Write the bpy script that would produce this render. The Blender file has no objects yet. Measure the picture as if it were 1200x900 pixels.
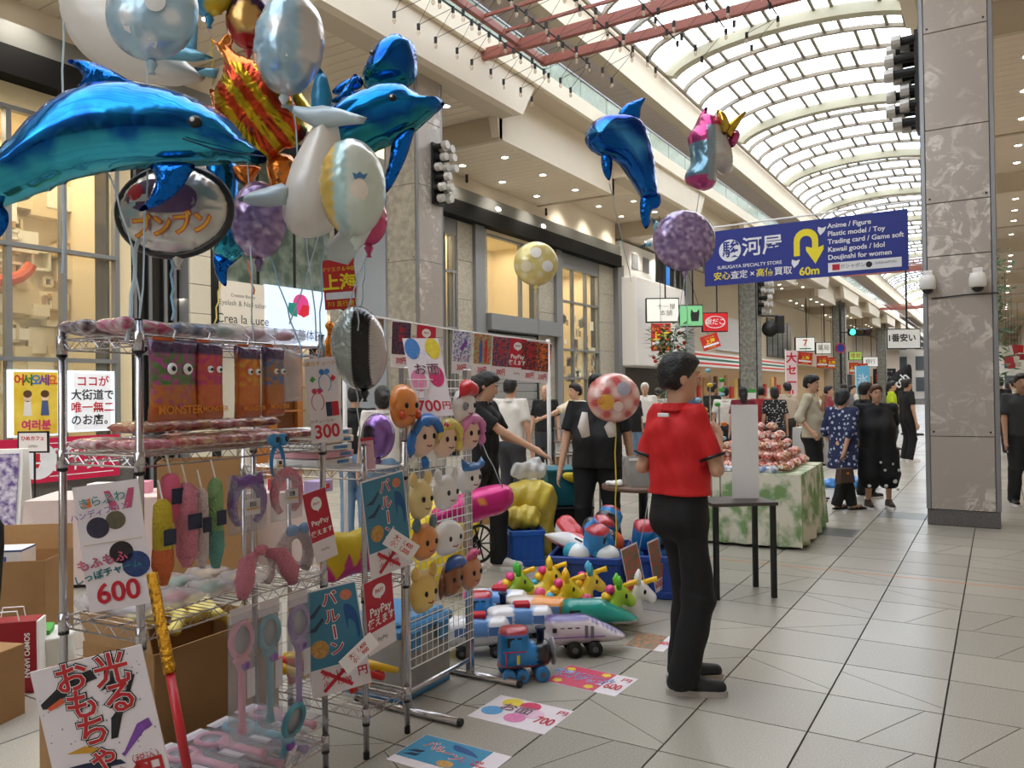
import bpy, bmesh, math, random
import numpy as np
from mathutils import Vector, Matrix, Euler
from mathutils.geometry import delaunay_2d_cdt

random.seed(7)
scene = bpy.context.scene
COL = scene.collection
PI = math.pi

# ------------------------------------------------------------------ camera
FPX = 935.0
YAW = math.radians(31.4)
CAM = Vector((0, 0, 1.55))
_f0 = Vector((-math.sin(YAW), math.cos(YAW), 0)); _r0 = Vector((math.cos(YAW), math.sin(YAW), 0)); _z = Vector((0, 0, 1))
_pit = math.atan(10.0 / FPX); _rol = 0.0125
CF = (_f0 * math.cos(_pit) + _z * math.sin(_pit)).normalized()
_u = (_z * math.cos(_pit) - _f0 * math.sin(_pit)).normalized()
CR = (_r0 * math.cos(_rol) - _u * math.sin(_rol)).normalized()
CU = (_u * math.cos(_rol) + _r0 * math.sin(_rol)).normalized()
cd = bpy.data.cameras.new('camera'); cam = bpy.data.objects.new('camera', cd); COL.objects.link(cam)
cd.sensor_width = 36.0; cd.lens = FPX * 36.0 / 1200.0; cd.clip_start = 0.05; cd.clip_end = 400
cam.matrix_world = Matrix(((CR.x, CU.x, -CF.x, CAM.x), (CR.y, CU.y, -CF.y, CAM.y), (CR.z, CU.z, -CF.z, CAM.z), (0, 0, 0, 1)))
scene.camera = cam
scene.view_settings.view_transform = 'Standard'
scene.view_settings.look = 'None'
scene.view_settings.gamma = 1.0
scene.view_settings.use_curve_mapping = False
scene.view_settings.exposure = 0.0
scene.cycles.max_bounces = 8
scene.cycles.transparent_max_bounces = 16
scene.cycles.diffuse_bounces = 4
scene.cycles.sample_clamp_indirect = 6.0
scene.cycles.caustics_reflective = False
scene.cycles.caustics_refractive = False

# ------------------------------------------------------------------ sky
world = bpy.data.worlds.new('sky'); scene.world = world; world.use_nodes = True
_nt = world.node_tree; _bg = _nt.nodes['Background']
_tc = _nt.nodes.new('ShaderNodeTexCoord'); _no = _nt.nodes.new('ShaderNodeTexNoise'); _cr = _nt.nodes.new('ShaderNodeValToRGB')
_no.inputs['Scale'].default_value = 3.0; _no.inputs['Detail'].default_value = 4
_cr.color_ramp.elements[0].position = 0.35; _cr.color_ramp.elements[0].color = (0.60, 0.76, 1.0, 1)
_cr.color_ramp.elements[1].position = 0.52; _cr.color_ramp.elements[1].color = (1.0, 0.99, 0.97, 1)
_nt.links.new(_tc.outputs['Generated'], _no.inputs['Vector']); _nt.links.new(_no.outputs['Fac'], _cr.inputs['Fac'])
_nt.links.new(_cr.outputs['Color'], _bg.inputs['Color'])
_bg.inputs['Strength'].default_value = 5.4

# ------------------------------------------------------------------ projection helpers (photo pixel -> place in the arcade)
def ray(px, py):
    return CF + CR * ((px - 600) / FPX) - CU * ((py - 450) / FPX)
def P(px, py, zc):
    return CAM + ray(px, py) * zc
def G(px, py, z=0.0):
    d = ray(px, py); return CAM + d * ((z - CAM.z) / d.z)
def onX(px, py, X):
    d = ray(px, py); return CAM + d * (X / d.x)
def onY(px, py, Y):
    d = ray(px, py); return CAM + d * (Y / d.y)
def at(px, zc, z):
    """point at column px, depth zc, height z"""
    p = P(px, 460, zc); return Vector((p.x, p.y, z))

# ------------------------------------------------------------------ materials
def lin(c):
    if isinstance(c, str):
        c = c.lstrip('#'); c = [int(c[i:i + 2], 16) for i in (0, 2, 4)]
    o = []
    for v in c[:3]:
        v = v / 255.0
        o.append(v / 12.92 if v <= 0.04045 else ((v + 0.055) / 1.055) ** 2.4)
    return (o[0], o[1], o[2], 1.0)
_mats = {}
def mat(col, rough=0.55, metal=0.0, noise=0.06, scale=30.0, bump=0.0, emit=0.0, trans=0.0, alpha=1.0, spec=0.5, bscale=None, coat=0.0):
    key = (str(col), rough, metal, noise, scale, bump, emit, trans, alpha, spec, bscale, coat)
    if key in _mats: return _mats[key]
    m = bpy.data.materials.new('m_%d' % len(_mats)); m.use_nodes = True
    nt = m.node_tree; b = nt.nodes['Principled BSDF']; c = lin(col)
    b.inputs['Base Color'].default_value = c
    b.inputs['Roughness'].default_value = rough; b.inputs['Metallic'].default_value = metal
    b.inputs['Specular IOR Level'].default_value = spec
    if coat: b.inputs['Coat Weight'].default_value = coat; b.inputs['Coat Roughness'].default_value = 0.12
    if trans: b.inputs['Transmission Weight'].default_value = trans
    if alpha < 1: b.inputs['Alpha'].default_value = alpha
    if emit:
        b.inputs['Emission Color'].default_value = c; b.inputs['Emission Strength'].default_value = emit
    if noise or bump:
        tc = nt.nodes.new('ShaderNodeTexCoord'); n = nt.nodes.new('ShaderNodeTexNoise')
        n.inputs['Scale'].default_value = scale; n.inputs['Detail'].default_value = 3
        nt.links.new(tc.outputs['Object'], n.inputs['Vector'])
        if noise:
            mx = nt.nodes.new('ShaderNodeMix'); mx.data_type = 'RGBA'
            mx.inputs[6].default_value = [v * (1 - noise) for v in c[:3]] + [1]; mx.inputs[7].default_value = [min(1, v * (1 + noise)) for v in c[:3]] + [1]
            nt.links.new(n.outputs['Fac'], mx.inputs[0]); nt.links.new(mx.outputs[2], b.inputs['Base Color'])
        if bump:
            bp = nt.nodes.new('ShaderNodeBump'); bp.inputs['Strength'].default_value = bump; bp.inputs['Distance'].default_value = 0.02
            if bscale:
                n2 = nt.nodes.new('ShaderNodeTexNoise'); n2.inputs['Scale'].default_value = bscale; n2.inputs['Detail'].default_value = 2
                nt.links.new(tc.outputs['Object'], n2.inputs['Vector']); nt.links.new(n2.outputs['Fac'], bp.inputs['Height'])
            else: nt.links.new(n.outputs['Fac'], bp.inputs['Height'])
            nt.links.new(bp.outputs['Normal'], b.inputs['Normal'])
    _mats[key] = m
    return m
def vcmat(rough=0.4, metal=0.0, bump=0.0, bscale=30.0, coat=0.0, alpha=1.0):
    """base colour from the mesh's own colour attribute, fine noise on top"""
    key = ('vc', rough, metal, bump, bscale, coat, alpha)
    if key in _mats: return _mats[key]
    m = bpy.data.materials.new('print_%d' % len(_mats)); m.use_nodes = True; nt = m.node_tree; b = nt.nodes['Principled BSDF']
    a = nt.nodes.new('ShaderNodeVertexColor'); a.layer_name = 'Col'
    nt.links.new(a.outputs['Color'], b.inputs['Base Color'])
    b.inputs['Roughness'].default_value = rough; b.inputs['Metallic'].default_value = metal; b.inputs['Alpha'].default_value = alpha
    if coat: b.inputs['Coat Weight'].default_value = coat; b.inputs['Coat Roughness'].default_value = 0.08
    if bump:
        tc = nt.nodes.new('ShaderNodeTexCoord'); n = nt.nodes.new('ShaderNodeTexNoise'); n.inputs['Scale'].default_value = bscale; n.inputs['Detail'].default_value = 2
        nt.links.new(tc.outputs['Object'], n.inputs['Vector'])
        bp = nt.nodes.new('ShaderNodeBump'); bp.inputs['Strength'].default_value = bump; bp.inputs['Distance'].default_value = 0.02
        nt.links.new(n.outputs['Fac'], bp.inputs['Height']); nt.links.new(bp.outputs['Normal'], b.inputs['Normal'])
    _mats[key] = m; return m
def speckle(c1, c2, scale=60, rough=0.4, lo=0.35, hi=0.65, metal=0.0, detail=4, spec=0.5):
    key = ('sp', str(c1), str(c2), scale, rough, lo, hi, metal, detail, spec)
    if key in _mats: return _mats[key]
    m = bpy.data.materials.new('speckle_%d' % len(_mats)); m.use_nodes = True; nt = m.node_tree; b = nt.nodes['Principled BSDF']
    tc = nt.nodes.new('ShaderNodeTexCoord'); n = nt.nodes.new('ShaderNodeTexNoise'); r = nt.nodes.new('ShaderNodeValToRGB')
    n.inputs['Scale'].default_value = scale; n.inputs['Detail'].default_value = detail
    r.color_ramp.elements[0].position = lo; r.color_ramp.elements[0].color = lin(c1); r.color_ramp.elements[1].position = hi; r.color_ramp.elements[1].color = lin(c2)
    nt.links.new(tc.outputs['Object'], n.inputs['Vector']); nt.links.new(n.outputs['Fac'], r.inputs['Fac']); nt.links.new(r.outputs['Color'], b.inputs['Base Color'])
    b.inputs['Roughness'].default_value = rough; b.inputs['Metallic'].default_value = metal; b.inputs['Specular IOR Level'].default_value = spec
    _mats[key] = m; return m
def glassmat(tint=(235, 245, 245), opac=0.15, rough=0.05):
    """thin sheet: mostly see-through, partly glossy and partly its own tint"""
    key = ('gl', str(tint), opac, rough)
    if key in _mats: return _mats[key]
    m = bpy.data.materials.new('glass_%d' % len(_mats)); m.use_nodes = True; nt = m.node_tree; nt.nodes.clear()
    out = nt.nodes.new('ShaderNodeOutputMaterial'); tr = nt.nodes.new('ShaderNodeBsdfTransparent'); df = nt.nodes.new('ShaderNodeBsdfPrincipled'); mx = nt.nodes.new('ShaderNodeMixShader')
    n = nt.nodes.new('ShaderNodeTexNoise'); n.inputs['Scale'].default_value = 6
    mp = nt.nodes.new('ShaderNodeMapRange'); mp.inputs['To Min'].default_value = opac * 0.7; mp.inputs['To Max'].default_value = min(1, opac * 1.3)
    tc = nt.nodes.new('ShaderNodeTexCoord'); nt.links.new(tc.outputs['Object'], n.inputs['Vector']); nt.links.new(n.outputs['Fac'], mp.inputs['Value'])
    df.inputs['Base Color'].default_value = lin(tint); df.inputs['Roughness'].default_value = rough
    tr.inputs['Color'].default_value = [1 - (1 - v) * 0.25 for v in lin(tint)[:3]] + [1]
    nt.links.new(mp.outputs['Result'], mx.inputs[0]); nt.links.new(tr.outputs[0], mx.inputs[1]); nt.links.new(df.outputs[0], mx.inputs[2]); nt.links.new(mx.outputs[0], out.inputs[0])
    _mats[key] = m; return m

# ------------------------------------------------------------------ objects
def tag(o, label=None, cat=None, group=None, kind=None):
    if label: o['label'] = label
    if cat: o['category'] = cat
    if group: o['group'] = group
    if kind: o['kind'] = kind
    return o
def thing(name, label, cat, loc=(0, 0, 0), rz=0.0, group=None, rot=None):
    o = bpy.data.objects.new(name, None); COL.objects.link(o); o.empty_display_size = 0.1
    o.location = loc; o.rotation_euler = rot if rot is not None else (0, 0, rz)
    return tag(o, label, cat, group)
def link(name, me, parent=None, loc=None, rot=None, scl=None):
    o = bpy.data.objects.new(name, me); COL.objects.link(o)
    if parent is not None: o.parent = parent
    if loc is not None: o.location = loc
    if rot is not None: o.rotation_euler = rot
    if scl is not None: o.scale = scl
    return o
_kids = {}
def copy_tree(o, parent=None):
    c = o.copy(); COL.objects.link(c)
    if parent is not None: c.parent = parent
    for ch in [x for x in bpy.data.objects if x.parent == o] if o.name not in _kids else _kids[o.name]:
        copy_tree(ch, c)
    return c
def cache_kids(o):
    ks = list(o.children); _kids[o.name] = ks
    for k in ks: cache_kids(k)
def rotm(rx=0, ry=0, rz=0): return Euler((rx, ry, rz)).to_matrix()

class MB:
    """collects shapes; build() links them as one mesh object"""
    def __init__(s): s.v = []; s.f = []; s.m = []; s.c = None; s.k = 0
    def mi(s, k): s.k = k; return s
    def add(s, vs, fs):
        n = len(s.v); s.v.extend([tuple(v) for v in vs]); s.f.extend([tuple(i + n for i in f) for f in fs]); s.m.extend([s.k] * len(fs)); return s
    def box(s, c, d, R=None, tap=1.0):
        c = Vector(c); h = [x / 2 for x in d]; vs = []
        for z in (-1, 1):
            t = tap if z > 0 else 1
            for x, y in ((-1, -1), (1, -1), (1, 1), (-1, 1)):
                p = Vector((x * h[0] * t, y * h[1] * t, z * h[2])); vs.append(c + (R @ p if R is not None else p))
        return s.add(vs, [(3, 2, 1, 0), (4, 5, 6, 7), (0, 1, 5, 4), (1, 2, 6, 5), (2, 3, 7, 6), (3, 0, 4, 7)])
    def bb(s, a, b):
        return s.box([(a[i] + b[i]) / 2 for i in range(3)], [abs(b[i] - a[i]) for i in range(3)])
    def beam(s, a, b, w, h, up=(0, 0, 1)):
        a = Vector(a); b = Vector(b); d = (b - a); L = d.length; d.normalize(); u = Vector(up); r = d.cross(u)
        if r.length < 1e-5: r = d.cross(Vector((1, 0, 0)))
        r.normalize(); u = r.cross(d)
        R = Matrix(((r.x, d.x, u.x), (r.y, d.y, u.y), (r.z, d.z, u.z)))
        return s.box((a + b) / 2, (w, L, h), R)
    def tube(s, pts, r, n=6, closed=False, caps=True):
        pts = [Vector(p) for p in pts]; N = len(pts); rs = r if isinstance(r, (list, tuple)) else [r] * N
        rings = []; prev = None
        for i, p in enumerate(pts):
            if closed: d = pts[(i + 1) % N] - pts[i - 1]
            else: d = pts[min(i + 1, N - 1)] - pts[max(i - 1, 0)]
            if d.length < 1e-9: d = Vector((0, 0, 1))
            d.normalize()
            if prev is None:
                a = Vector((0, 0, 1)) if abs(d.z) < 0.9 else Vector((1, 0, 0)); x = d.cross(a).normalized()
            else:
                x = prev - d * prev.dot(d)
                x = x.normalized() if x.length > 1e-6 else d.orthogonal().normalized()
            prev = x; y = d.cross(x)
            rings.append([p + (x * math.cos(2 * PI * k / n) + y * math.sin(2 * PI * k / n)) * rs[i] for k in range(n)])
        return s.rings(rings, closed, caps)
    def rings(s, rings, closed=False, caps=True):
        n = len(rings[0]); vs = [v for r in rings for v in r]; fs = []; N = len(rings)
        for i in range(N if closed else N - 1):
            j = (i + 1) % N
            for k in range(n):
                l = (k + 1) % n; fs.append((i * n + k, i * n + l, j * n + l, j * n + k))
        if caps and not closed:
            fs.append(tuple(range(n - 1, -1, -1))); fs.append(tuple((N - 1) * n + k for k in range(n)))
        return s.add(vs, fs)
    def cyl(s, a, b, r, n=12, r2=None): return s.tube([a, b], [r, r if r2 is None else r2], n)
    def lathe(s, prof, n=16, c=(0, 0, 0), R=None, sx=1, sy=1):
        c = Vector(c); rings = []
        for r, z in prof:
            ring = []
            for k in range(n):
                p = Vector((r * sx * math.cos(2 * PI * k / n), r * sy * math.sin(2 * PI * k / n), z)); ring.append(c + (R @ p if R is not None else p))
            rings.append(ring)
        return s.rings(rings)
    def ball(s, c, r, n=12, m=8, R=None):
        if not isinstance(r, (list, tuple)): r = (r, r, r)
        c = Vector(c); rings = []
        for i in range(m + 1):
            t = PI * i / m; q = max(math.sin(t), 0.02)
            ring = []
            for k in range(n):
                p = Vector((r[0] * q * math.cos(2 * PI * k / n), r[1] * q * math.sin(2 * PI * k / n), -r[2] * math.cos(t))); ring.append(c + (R @ p if R is not None else p))
            rings.append(ring)
        return s.rings(rings)
    def prism(s, out, y0, y1, plane='xz', M=None):
        def f(p, d):
            v = Vector((p[0], d, p[1])) if plane == 'xz' else (Vector((p[0], p[1], d)) if plane == 'xy' else Vector((d, p[0], p[1])))
            return M @ v if M is not None else v
        n = len(out); vs = [f(p, y0) for p in out] + [f(p, y1) for p in out]
        fs = [tuple(range(n)), tuple(range(2 * n - 1, n - 1, -1))] + [(i, i + n, (i + 1) % n + n, (i + 1) % n) for i in range(n)]
        return s.add(vs, fs)
    def quad(s, a, b, c, d): return s.add([a, b, c, d], [(0, 1, 2, 3)])
    def mesh(s, name, mats, smooth=False, bevel=0.0):
        me = bpy.data.meshes.new(name); me.from_pydata([tuple(v) for v in s.v], [], s.f)
        for m in (mats if isinstance(mats, (list, tuple)) else [mats]): me.materials.append(m)
        me.polygons.foreach_set('material_index', s.m)
        bm = bmesh.new(); bm.from_mesh(me); bmesh.ops.recalc_face_normals(bm, faces=bm.faces)
        if bevel: bmesh.ops.bevel(bm, geom=[e for e in bm.edges], offset=bevel, segments=1, affect='EDGES', clamp_overlap=True)
        bm.to_mesh(me); bm.free()
        if smooth is not False:
            me.polygons.foreach_set('use_smooth', [True] * len(me.polygons))
            if smooth is not True: me.set_sharp_from_angle(angle=smooth)
        me.update(); return me
    def build(s, name, mats, parent=None, smooth=False, bevel=0.0, loc=None, rot=None):
        return link(name, s.mesh(name, mats, smooth, bevel), parent, loc, rot)

# ------------------------------------------------------------------ inflated outlines (foil balloons, masks, bags)
def smooth_outline(pts, n=6, closed=True):
    """Catmull-Rom through the points"""
    out = []; N = len(pts)
    for i in range(N):
        p0, p1, p2, p3 = (Vector(pts[(i + k) % N]) for k in (-1, 0, 1, 2))
        for j in range(n):
            t = j / n
            out.append(tuple(0.5 * ((2 * p1) + (-p0 + p2) * t + (2 * p0 - 5 * p1 + 4 * p2 - p3) * t * t + (-p0 + 3 * p1 - 3 * p2 + p3) * t ** 3)))
    return out
def seg_dist(q, poly):
    q = np.asarray(q, float); a = np.asarray(poly, float); b = np.roll(a, -1, 0); ab = b - a
    L = np.maximum((ab ** 2).sum(1), 1e-12); best = np.full(len(q), 1e9)
    for i in range(len(a)):
        t = np.clip(((q - a[i]) @ ab[i]) / L[i], 0, 1); d = np.linalg.norm(q - (a[i] + t[:, None] * ab[i]), axis=1); best = np.minimum(best, d)
    return best
def inside(q, poly):
    q = np.asarray(q, float); a = np.asarray(poly, float); b = np.roll(a, -1, 0); r = np.zeros(len(q), bool)
    for i in range(len(a)):
        c = ((a[i, 1] > q[:, 1]) != (b[i, 1] > q[:, 1]))
        with np.errstate(divide='ignore', invalid='ignore'):
            xi = (b[i, 0] - a[i, 0]) * (q[:, 1] - a[i, 1]) / (b[i, 1] - a[i, 1]) + a[i, 0]
        r ^= c & (q[:, 0] < xi)
    return r
def triangulate(poly, step, hole=None):
    a = np.asarray(poly, float); lo = a.min(0); hi = a.max(0)
    xs = np.arange(lo[0] + step * 0.5, hi[0], step); ys = np.arange(lo[1] + step * 0.5, hi[1], step * 0.866)
    g = [(x + (step / 2 if j % 2 else 0), y) for j, y in enumerate(ys) for x in xs]
    if g:
        g = np.array(g); ok = inside(g, a); g = g[ok]
        if len(g): g = g[seg_dist(g, a) > step * 0.45]
    n = len(a); pts = [Vector(p) for p in a] + [Vector(p) for p in g]
    v, e, f, ov, oe, of = delaunay_2d_cdt(pts, [(i, (i + 1) % n) for i in range(n)], [], 1, 1e-7)
    v = np.array([tuple(p) for p in v]); 
    cen = np.array([v[list(t)].mean(0) for t in f]); ok = inside(cen, a)
    return v, [tuple(t) for t, k in zip(f, ok) if k]
def pillow(name, outline, thick, mats, parent=None, step=0.03, color=None, back=1.0, soft=1.0, power=0.5, bend=None, rmax=None, loc=None, rot=None, wrinkle=0.0, wn=40):
    """inflate an outline in the local xz plane (front towards -y). color(x, z, front) -> sRGB triple per vertex"""
    v, f = triangulate(outline, step); d = seg_dist(v, outline); n0 = len(outline)
    d[:n0] = 0
    R = rmax if rmax else max(d.max(), 1e-4)
    t = np.clip(d / R, 0, 1); h = thick * (1 - (1 - t) ** 2) ** power
    if wrinkle:
        ang = np.arctan2(v[:, 1] - v[:, 1].mean(), v[:, 0] - v[:, 0].mean())
        h = h * (1 + wrinkle * np.sin(ang * wn) * np.exp(-t * 3.0) * (t > 0))
    vs = []; fs = []; cols = []
    nv = len(v)
    for i in range(nv): vs.append((v[i, 0], -h[i], v[i, 1]))
    for t3 in f: fs.append(tuple(t3))
    if back is not None:
        idx = {}
        for i in range(nv):
            if d[i] < 1e-6: idx[i] = i
            else: idx[i] = len(vs); vs.append((v[i, 0], h[i] * back, v[i, 1]))
        for t3 in f: fs.append((idx[t3[2]], idx[t3[1]], idx[t3[0]]))
    if bend: vs2 = [bend(*p) for p in vs]
    else: vs2 = vs
    m = MB(); m.v = vs2; m.f = fs; m.m = [0] * len(fs)
    me = m.mesh(name, mats, True)
    if color:
        ca = me.color_attributes.new('Col', 'FLOAT_COLOR', 'POINT')
        for i, p in enumerate(vs): ca.data[i].color = lin(color(p[0], p[2], p[1] <= 0))
    return link(name, me, parent, loc, rot)
def circle(r, n=40, cx=0, cy=0, ry=None):
    ry = ry or r; return [(cx + r * math.cos(2 * PI * i / n), cy + ry * math.sin(2 * PI * i / n)) for i in range(n)]

# ------------------------------------------------------------------ lettering (flat print)
_tm = {}
_ts = bpy.data.scenes.new('lettering_bench')       # small bench scene, removed at the end
def text_mesh(body, size, m, bold=0.0, align='CENTER', space=1.0, line=1.0, shear=0.0, ext=0.0):
    key = (body, round(size, 5), m.name, bold, align, space, line, shear, ext)
    if key in _tm: return _tm[key]
    c = bpy.data.curves.new('lettering', 'FONT'); c.body = body; c.size = size; c.align_x = align; c.align_y = 'CENTER'; c.offset = bold * size
    c.space_character = space; c.space_line = line; c.resolution_u = 4 if body.isascii() else 2; c.shear = shear; c.extrude = ext
    o = bpy.data.objects.new('lettering', c); _ts.collection.objects.link(o)
    with bpy.context.temp_override(scene=_ts, view_layer=_ts.view_layers[0]):
        dg = bpy.context.evaluated_depsgraph_get(); me = bpy.data.meshes.new_from_object(o.evaluated_get(dg))
    bpy.data.objects.remove(o); bpy.data.curves.remove(c)
    me.materials.clear(); me.materials.append(m); me.name = 'lettering'
    _tm[key] = me; return me
def text(body, size, m, parent, x=0, z=0, y=-0.002, bold=0.0, align='CENTER', space=1.0, line=1.0, rot=0.0, name='lettering', sx=1.0, shear=0.0):
    """flat lettering in the parent's xz plane, facing -y"""
    me = text_mesh(body, size, m, bold, align, space, line, shear)
    o = link(name, me, parent, (x, y, z), (PI / 2, 0, 0)); o.scale = (sx, 1, 1)
    if rot: o.rotation_euler = (Matrix.Rotation(-rot, 3, 'Y') @ Matrix.Rotation(PI / 2, 3, 'X')).to_euler()
    return o
def vtext(body, size, m, parent, x, z, y=-0.002, step=1.0, **kw):
    for i, ch in enumerate(body): text(ch, size, m, parent, x, z - i * size * step, y, **kw)
def flat(name, out, m, parent, y=-0.0015, th=0.0008):
    """a flat printed patch in the xz plane"""
    return MB().prism(out, y, y + th).build(name, m, parent)
def rect(x0, z0, x1, z1): return [(x0, z0), (x1, z0), (x1, z1), (x0, z1)]
# ================================================================== THE ARCADE
XW, XR = -11.5, 1.9            # shop fronts on either side
XC = -4.85                      # roof axis
Y0, Y1 = -16.0, 128.0
def mx(X): return 2 * XC - X
M_cream = mat((230, 218, 198), 0.6, noise=0.04, scale=2.0)
M_cream2 = mat((238, 228, 206), 0.6, noise=0.04, scale=2.0)
M_soff = mat((206, 192, 170), 0.65, noise=0.05, scale=1.5)
M_plank = mat((228, 214, 192), 0.6, noise=0.07, scale=1.2)
M_plankr = mat((222, 206, 186), 0.6, noise=0.05, scale=1.2)
M_plankp = mat((236, 226, 226), 0.6, noise=0.06, scale=1.2)
M_dark = mat((24, 23, 24), 0.5, noise=0.1)
M_grey = mat((122, 124, 128), 0.45, noise=0.05)
M_steel = mat((150, 152, 156), 0.35, metal=0.7, noise=0.08, scale=8)
M_black = mat((14, 14, 15), 0.4)
M_tilegrey = speckle((150, 144, 132), (172, 166, 152), 14, 0.45)
M_white = mat((236, 234, 232), 0.5, noise=0.03)
def struct(o): o['kind'] = 'structure'; return o

# ---- floor: square stone slabs with recessed joints
TS = 0.515; TX0 = -0.25; TY0 = 3.78
M_slab = [speckle((146, 140, 129), (180, 173, 161), 130, 0.30, 0.3, 0.7), speckle((138, 133, 122), (172, 166, 154), 120, 0.33, 0.3, 0.7), speckle((152, 147, 135), (186, 179, 166), 140, 0.28, 0.3, 0.7)]
M_slabd = speckle((92, 94, 88), (112, 114, 106), 120, 0.35)
floor = struct(MB().bb((-14, Y0, -0.2), (4.5, Y1, -0.012)).build('floor', mat((72, 68, 62), 0.9)))
floor['label'] = 'pale grey stone slab floor of the shopping arcade'
def slab_mesh(kind):
    h = TS / 2 - 0.0045; m = MB(); z0, z1 = -0.03, 0.0; sq = [(-h, -h), (h, -h), (h, h), (-h, h)]; g = 0.0025
    def cut(p, q):
        # two pieces either side of a saw cut from edge point p to edge point q
        P_, Q_ = Vector(p), Vector(q); d = (Q_ - P_).normalized(); nn = Vector((-d.y, d.x)) * g
        for s in (1, -1):
            poly = []
            for i in range(4):
                a, b = Vector(sq[i]), Vector(sq[(i + 1) % 4])
                fa = (a - P_ - nn * s).dot(nn * s); fb = (b - P_ - nn * s).dot(nn * s)
                if fa >= 0: poly.append(tuple(a))
                if (fa >= 0) != (fb >= 0):
                    t = fa / (fa - fb); poly.append(tuple(a + (b - a) * t))
            if len(poly) > 2: m.prism(poly, z0, z1, 'xy')
    if kind == 0: m.prism(sq, z0, z1, 'xy')
    elif kind == 1: cut((-h, -0.1), (h * 0.9, h))
    elif kind == 2: cut((-h, 0.18), (h, -0.12))
    else: cut((-h * 0.7, -h), (h * 0.2, h))
    return m
slabs = [[slab_mesh(k).mesh('slab', [mm]) for k in range(4)] for mm in M_slab]
slabdark = slab_mesh(0).mesh('slab', [M_slabd])
cells = []
for i in range(-24, 8):
    for j in range(-8, 60):
        x = TX0 + (i + 0.5) * TS; y = TY0 + (j + 0.5) * TS
        if x < -12 or x > 2.2: continue
        w = Vector((x, y, 0)) - CAM; zc = w.dot(CF)
        if zc < 1: continue
        u = w.dot(CR) / zc * FPX + 600; v = 450 - w.dot(CU) / zc * FPX
        vis = -60 < u < 1260 and v < 960
        if vis and u < 60 and v > 760: vis = False
        cells.append((0 if vis else 1, zc, x, y, i, j))
cells.sort(); near = cells[:300]; keep = set((c[4], c[5]) for c in near)
rs = random.Random(3)
for c in near:
    me = rs.choice(slabs)[rs.choice((0, 0, 0, 1, 2, 3))]
    if (c[4], c[5]) in ((-1, 13), (-2, 13)): me = slabdark
    link('slab', me, floor, (c[2], c[3], 0), (0, 0, rs.choice((0, PI))))
rest = MB()
for i in range(-24, 8):
    for j in range(-34, 150):
        if (i, j) in keep: continue
        x = TX0 + (i + 0.5) * TS; y = TY0 + (j + 0.5) * TS; h = TS / 2 - 0.0045
        if x < -12 or x > 2.3: continue
        rest.mi(rs.randrange(3)); rest.quad((x - h, y - h, 0), (x + h, y - h, 0), (x + h, y + h, 0), (x - h, y + h, 0))
o = rest.build('slab_field', M_slab, floor); o['kind'] = 'stuff'
# worn orange guide line and the inspection cover
a, b = G(838, 654.6), G(1200, 690.3)
MB().beam(a + Vector((-0.2, 0, 0.0006)), b + (b - a) * 0.4 + Vector((0, 0, 0.0006)), 0.022, 0.001).build('painted_line', mat((214, 150, 104), 0.6, noise=0.25, scale=9), floor)
p = G(945, 621)
hc = thing('manhole_cover', 'steel framed inspection cover set in the slabs before the floral stall', 'cover', p)
MB().box((0, 0, 0.002), (1.0, 0.42, 0.004)).build('lid', M_slabd, hc)
for sx in (-1, 1): MB().box((sx * 0.5, 0, 0.003), (0.02, 0.44, 0.006)).build('frame_bar', M_steel, hc)
for sy in (-1, 1): MB().box((0, sy * 0.21, 0.003), (1.0, 0.02, 0.006)).build('frame_bar', M_steel, hc)

# ---- pillars: steel clad with etched tree panels
def etched(c1, c2, c3, rough=0.38, metal=0.35):
    m = bpy.data.materials.new('etched_steel'); m.use_nodes = True; nt = m.node_tree; b = nt.nodes['Principled BSDF']
    tc = nt.nodes.new('ShaderNodeTexCoord'); n1 = nt.nodes.new('ShaderNodeTexNoise'); n1.inputs['Scale'].default_value = 4.5; n1.inputs['Detail'].default_value = 9; n1.inputs['Roughness'].default_value = 0.68; n1.inputs['Distortion'].default_value = 1.6
    n2 = nt.nodes.new('ShaderNodeTexNoise'); n2.inputs['Scale'].default_value = 1.6; n2.inputs['Detail'].default_value = 2
    n3 = nt.nodes.new('ShaderNodeTexNoise'); n3.inputs['Scale'].default_value = 1.0
    r1 = nt.nodes.new('ShaderNodeValToRGB'); r1.color_ramp.elements[0].position = 0.5; r1.color_ramp.elements[1].position = 0.58
    r2 = nt.nodes.new('ShaderNodeValToRGB'); r2.color_ramp.elements[0].position = 0.42; r2.color_ramp.elements[1].position = 0.58
    mm = nt.nodes.new('ShaderNodeMath'); mm.operation = 'MULTIPLY'
    for n in (n1, n2, n3): nt.links.new(tc.outputs['Object'], n.inputs['Vector'])
    nt.links.new(n1.outputs['Fac'], r1.inputs['Fac']); nt.links.new(n2.outputs['Fac'], r2.inputs['Fac'])
    nt.links.new(r1.outputs['Color'], mm.inputs[0]); nt.links.new(r2.outputs['Color'], mm.inputs[1])
    mx1 = nt.nodes.new('ShaderNodeMix'); mx1.data_type = 'RGBA'; mx1.inputs[6].default_value = lin(c1); mx1.inputs[7].default_value = lin(c3); nt.links.new(n3.outputs['Fac'], mx1.inputs[0])
    mx2 = nt.nodes.new('ShaderNodeMix'); mx2.data_type = 'RGBA'; mx2.inputs[7].default_value = lin(c2); nt.links.new(mx1.outputs[2], mx2.inputs[6]); nt.links.new(mm.outputs[0], mx2.inputs[0])
    nt.links.new(mx2.outputs[2], b.inputs['Base Color']); b.inputs['Roughness'].default_value = rough; b.inputs['Metallic'].default_value = metal
    return m
M_etch = etched((186, 178, 172), (216, 210, 202), (166, 156, 148))
M_etch2 = speckle((150, 144, 132), (178, 170, 156), 9, 0.45, metal=0.2)
M_concrete = speckle((118, 118, 112), (160, 158, 148), 7, 0.7, detail=8)
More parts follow.
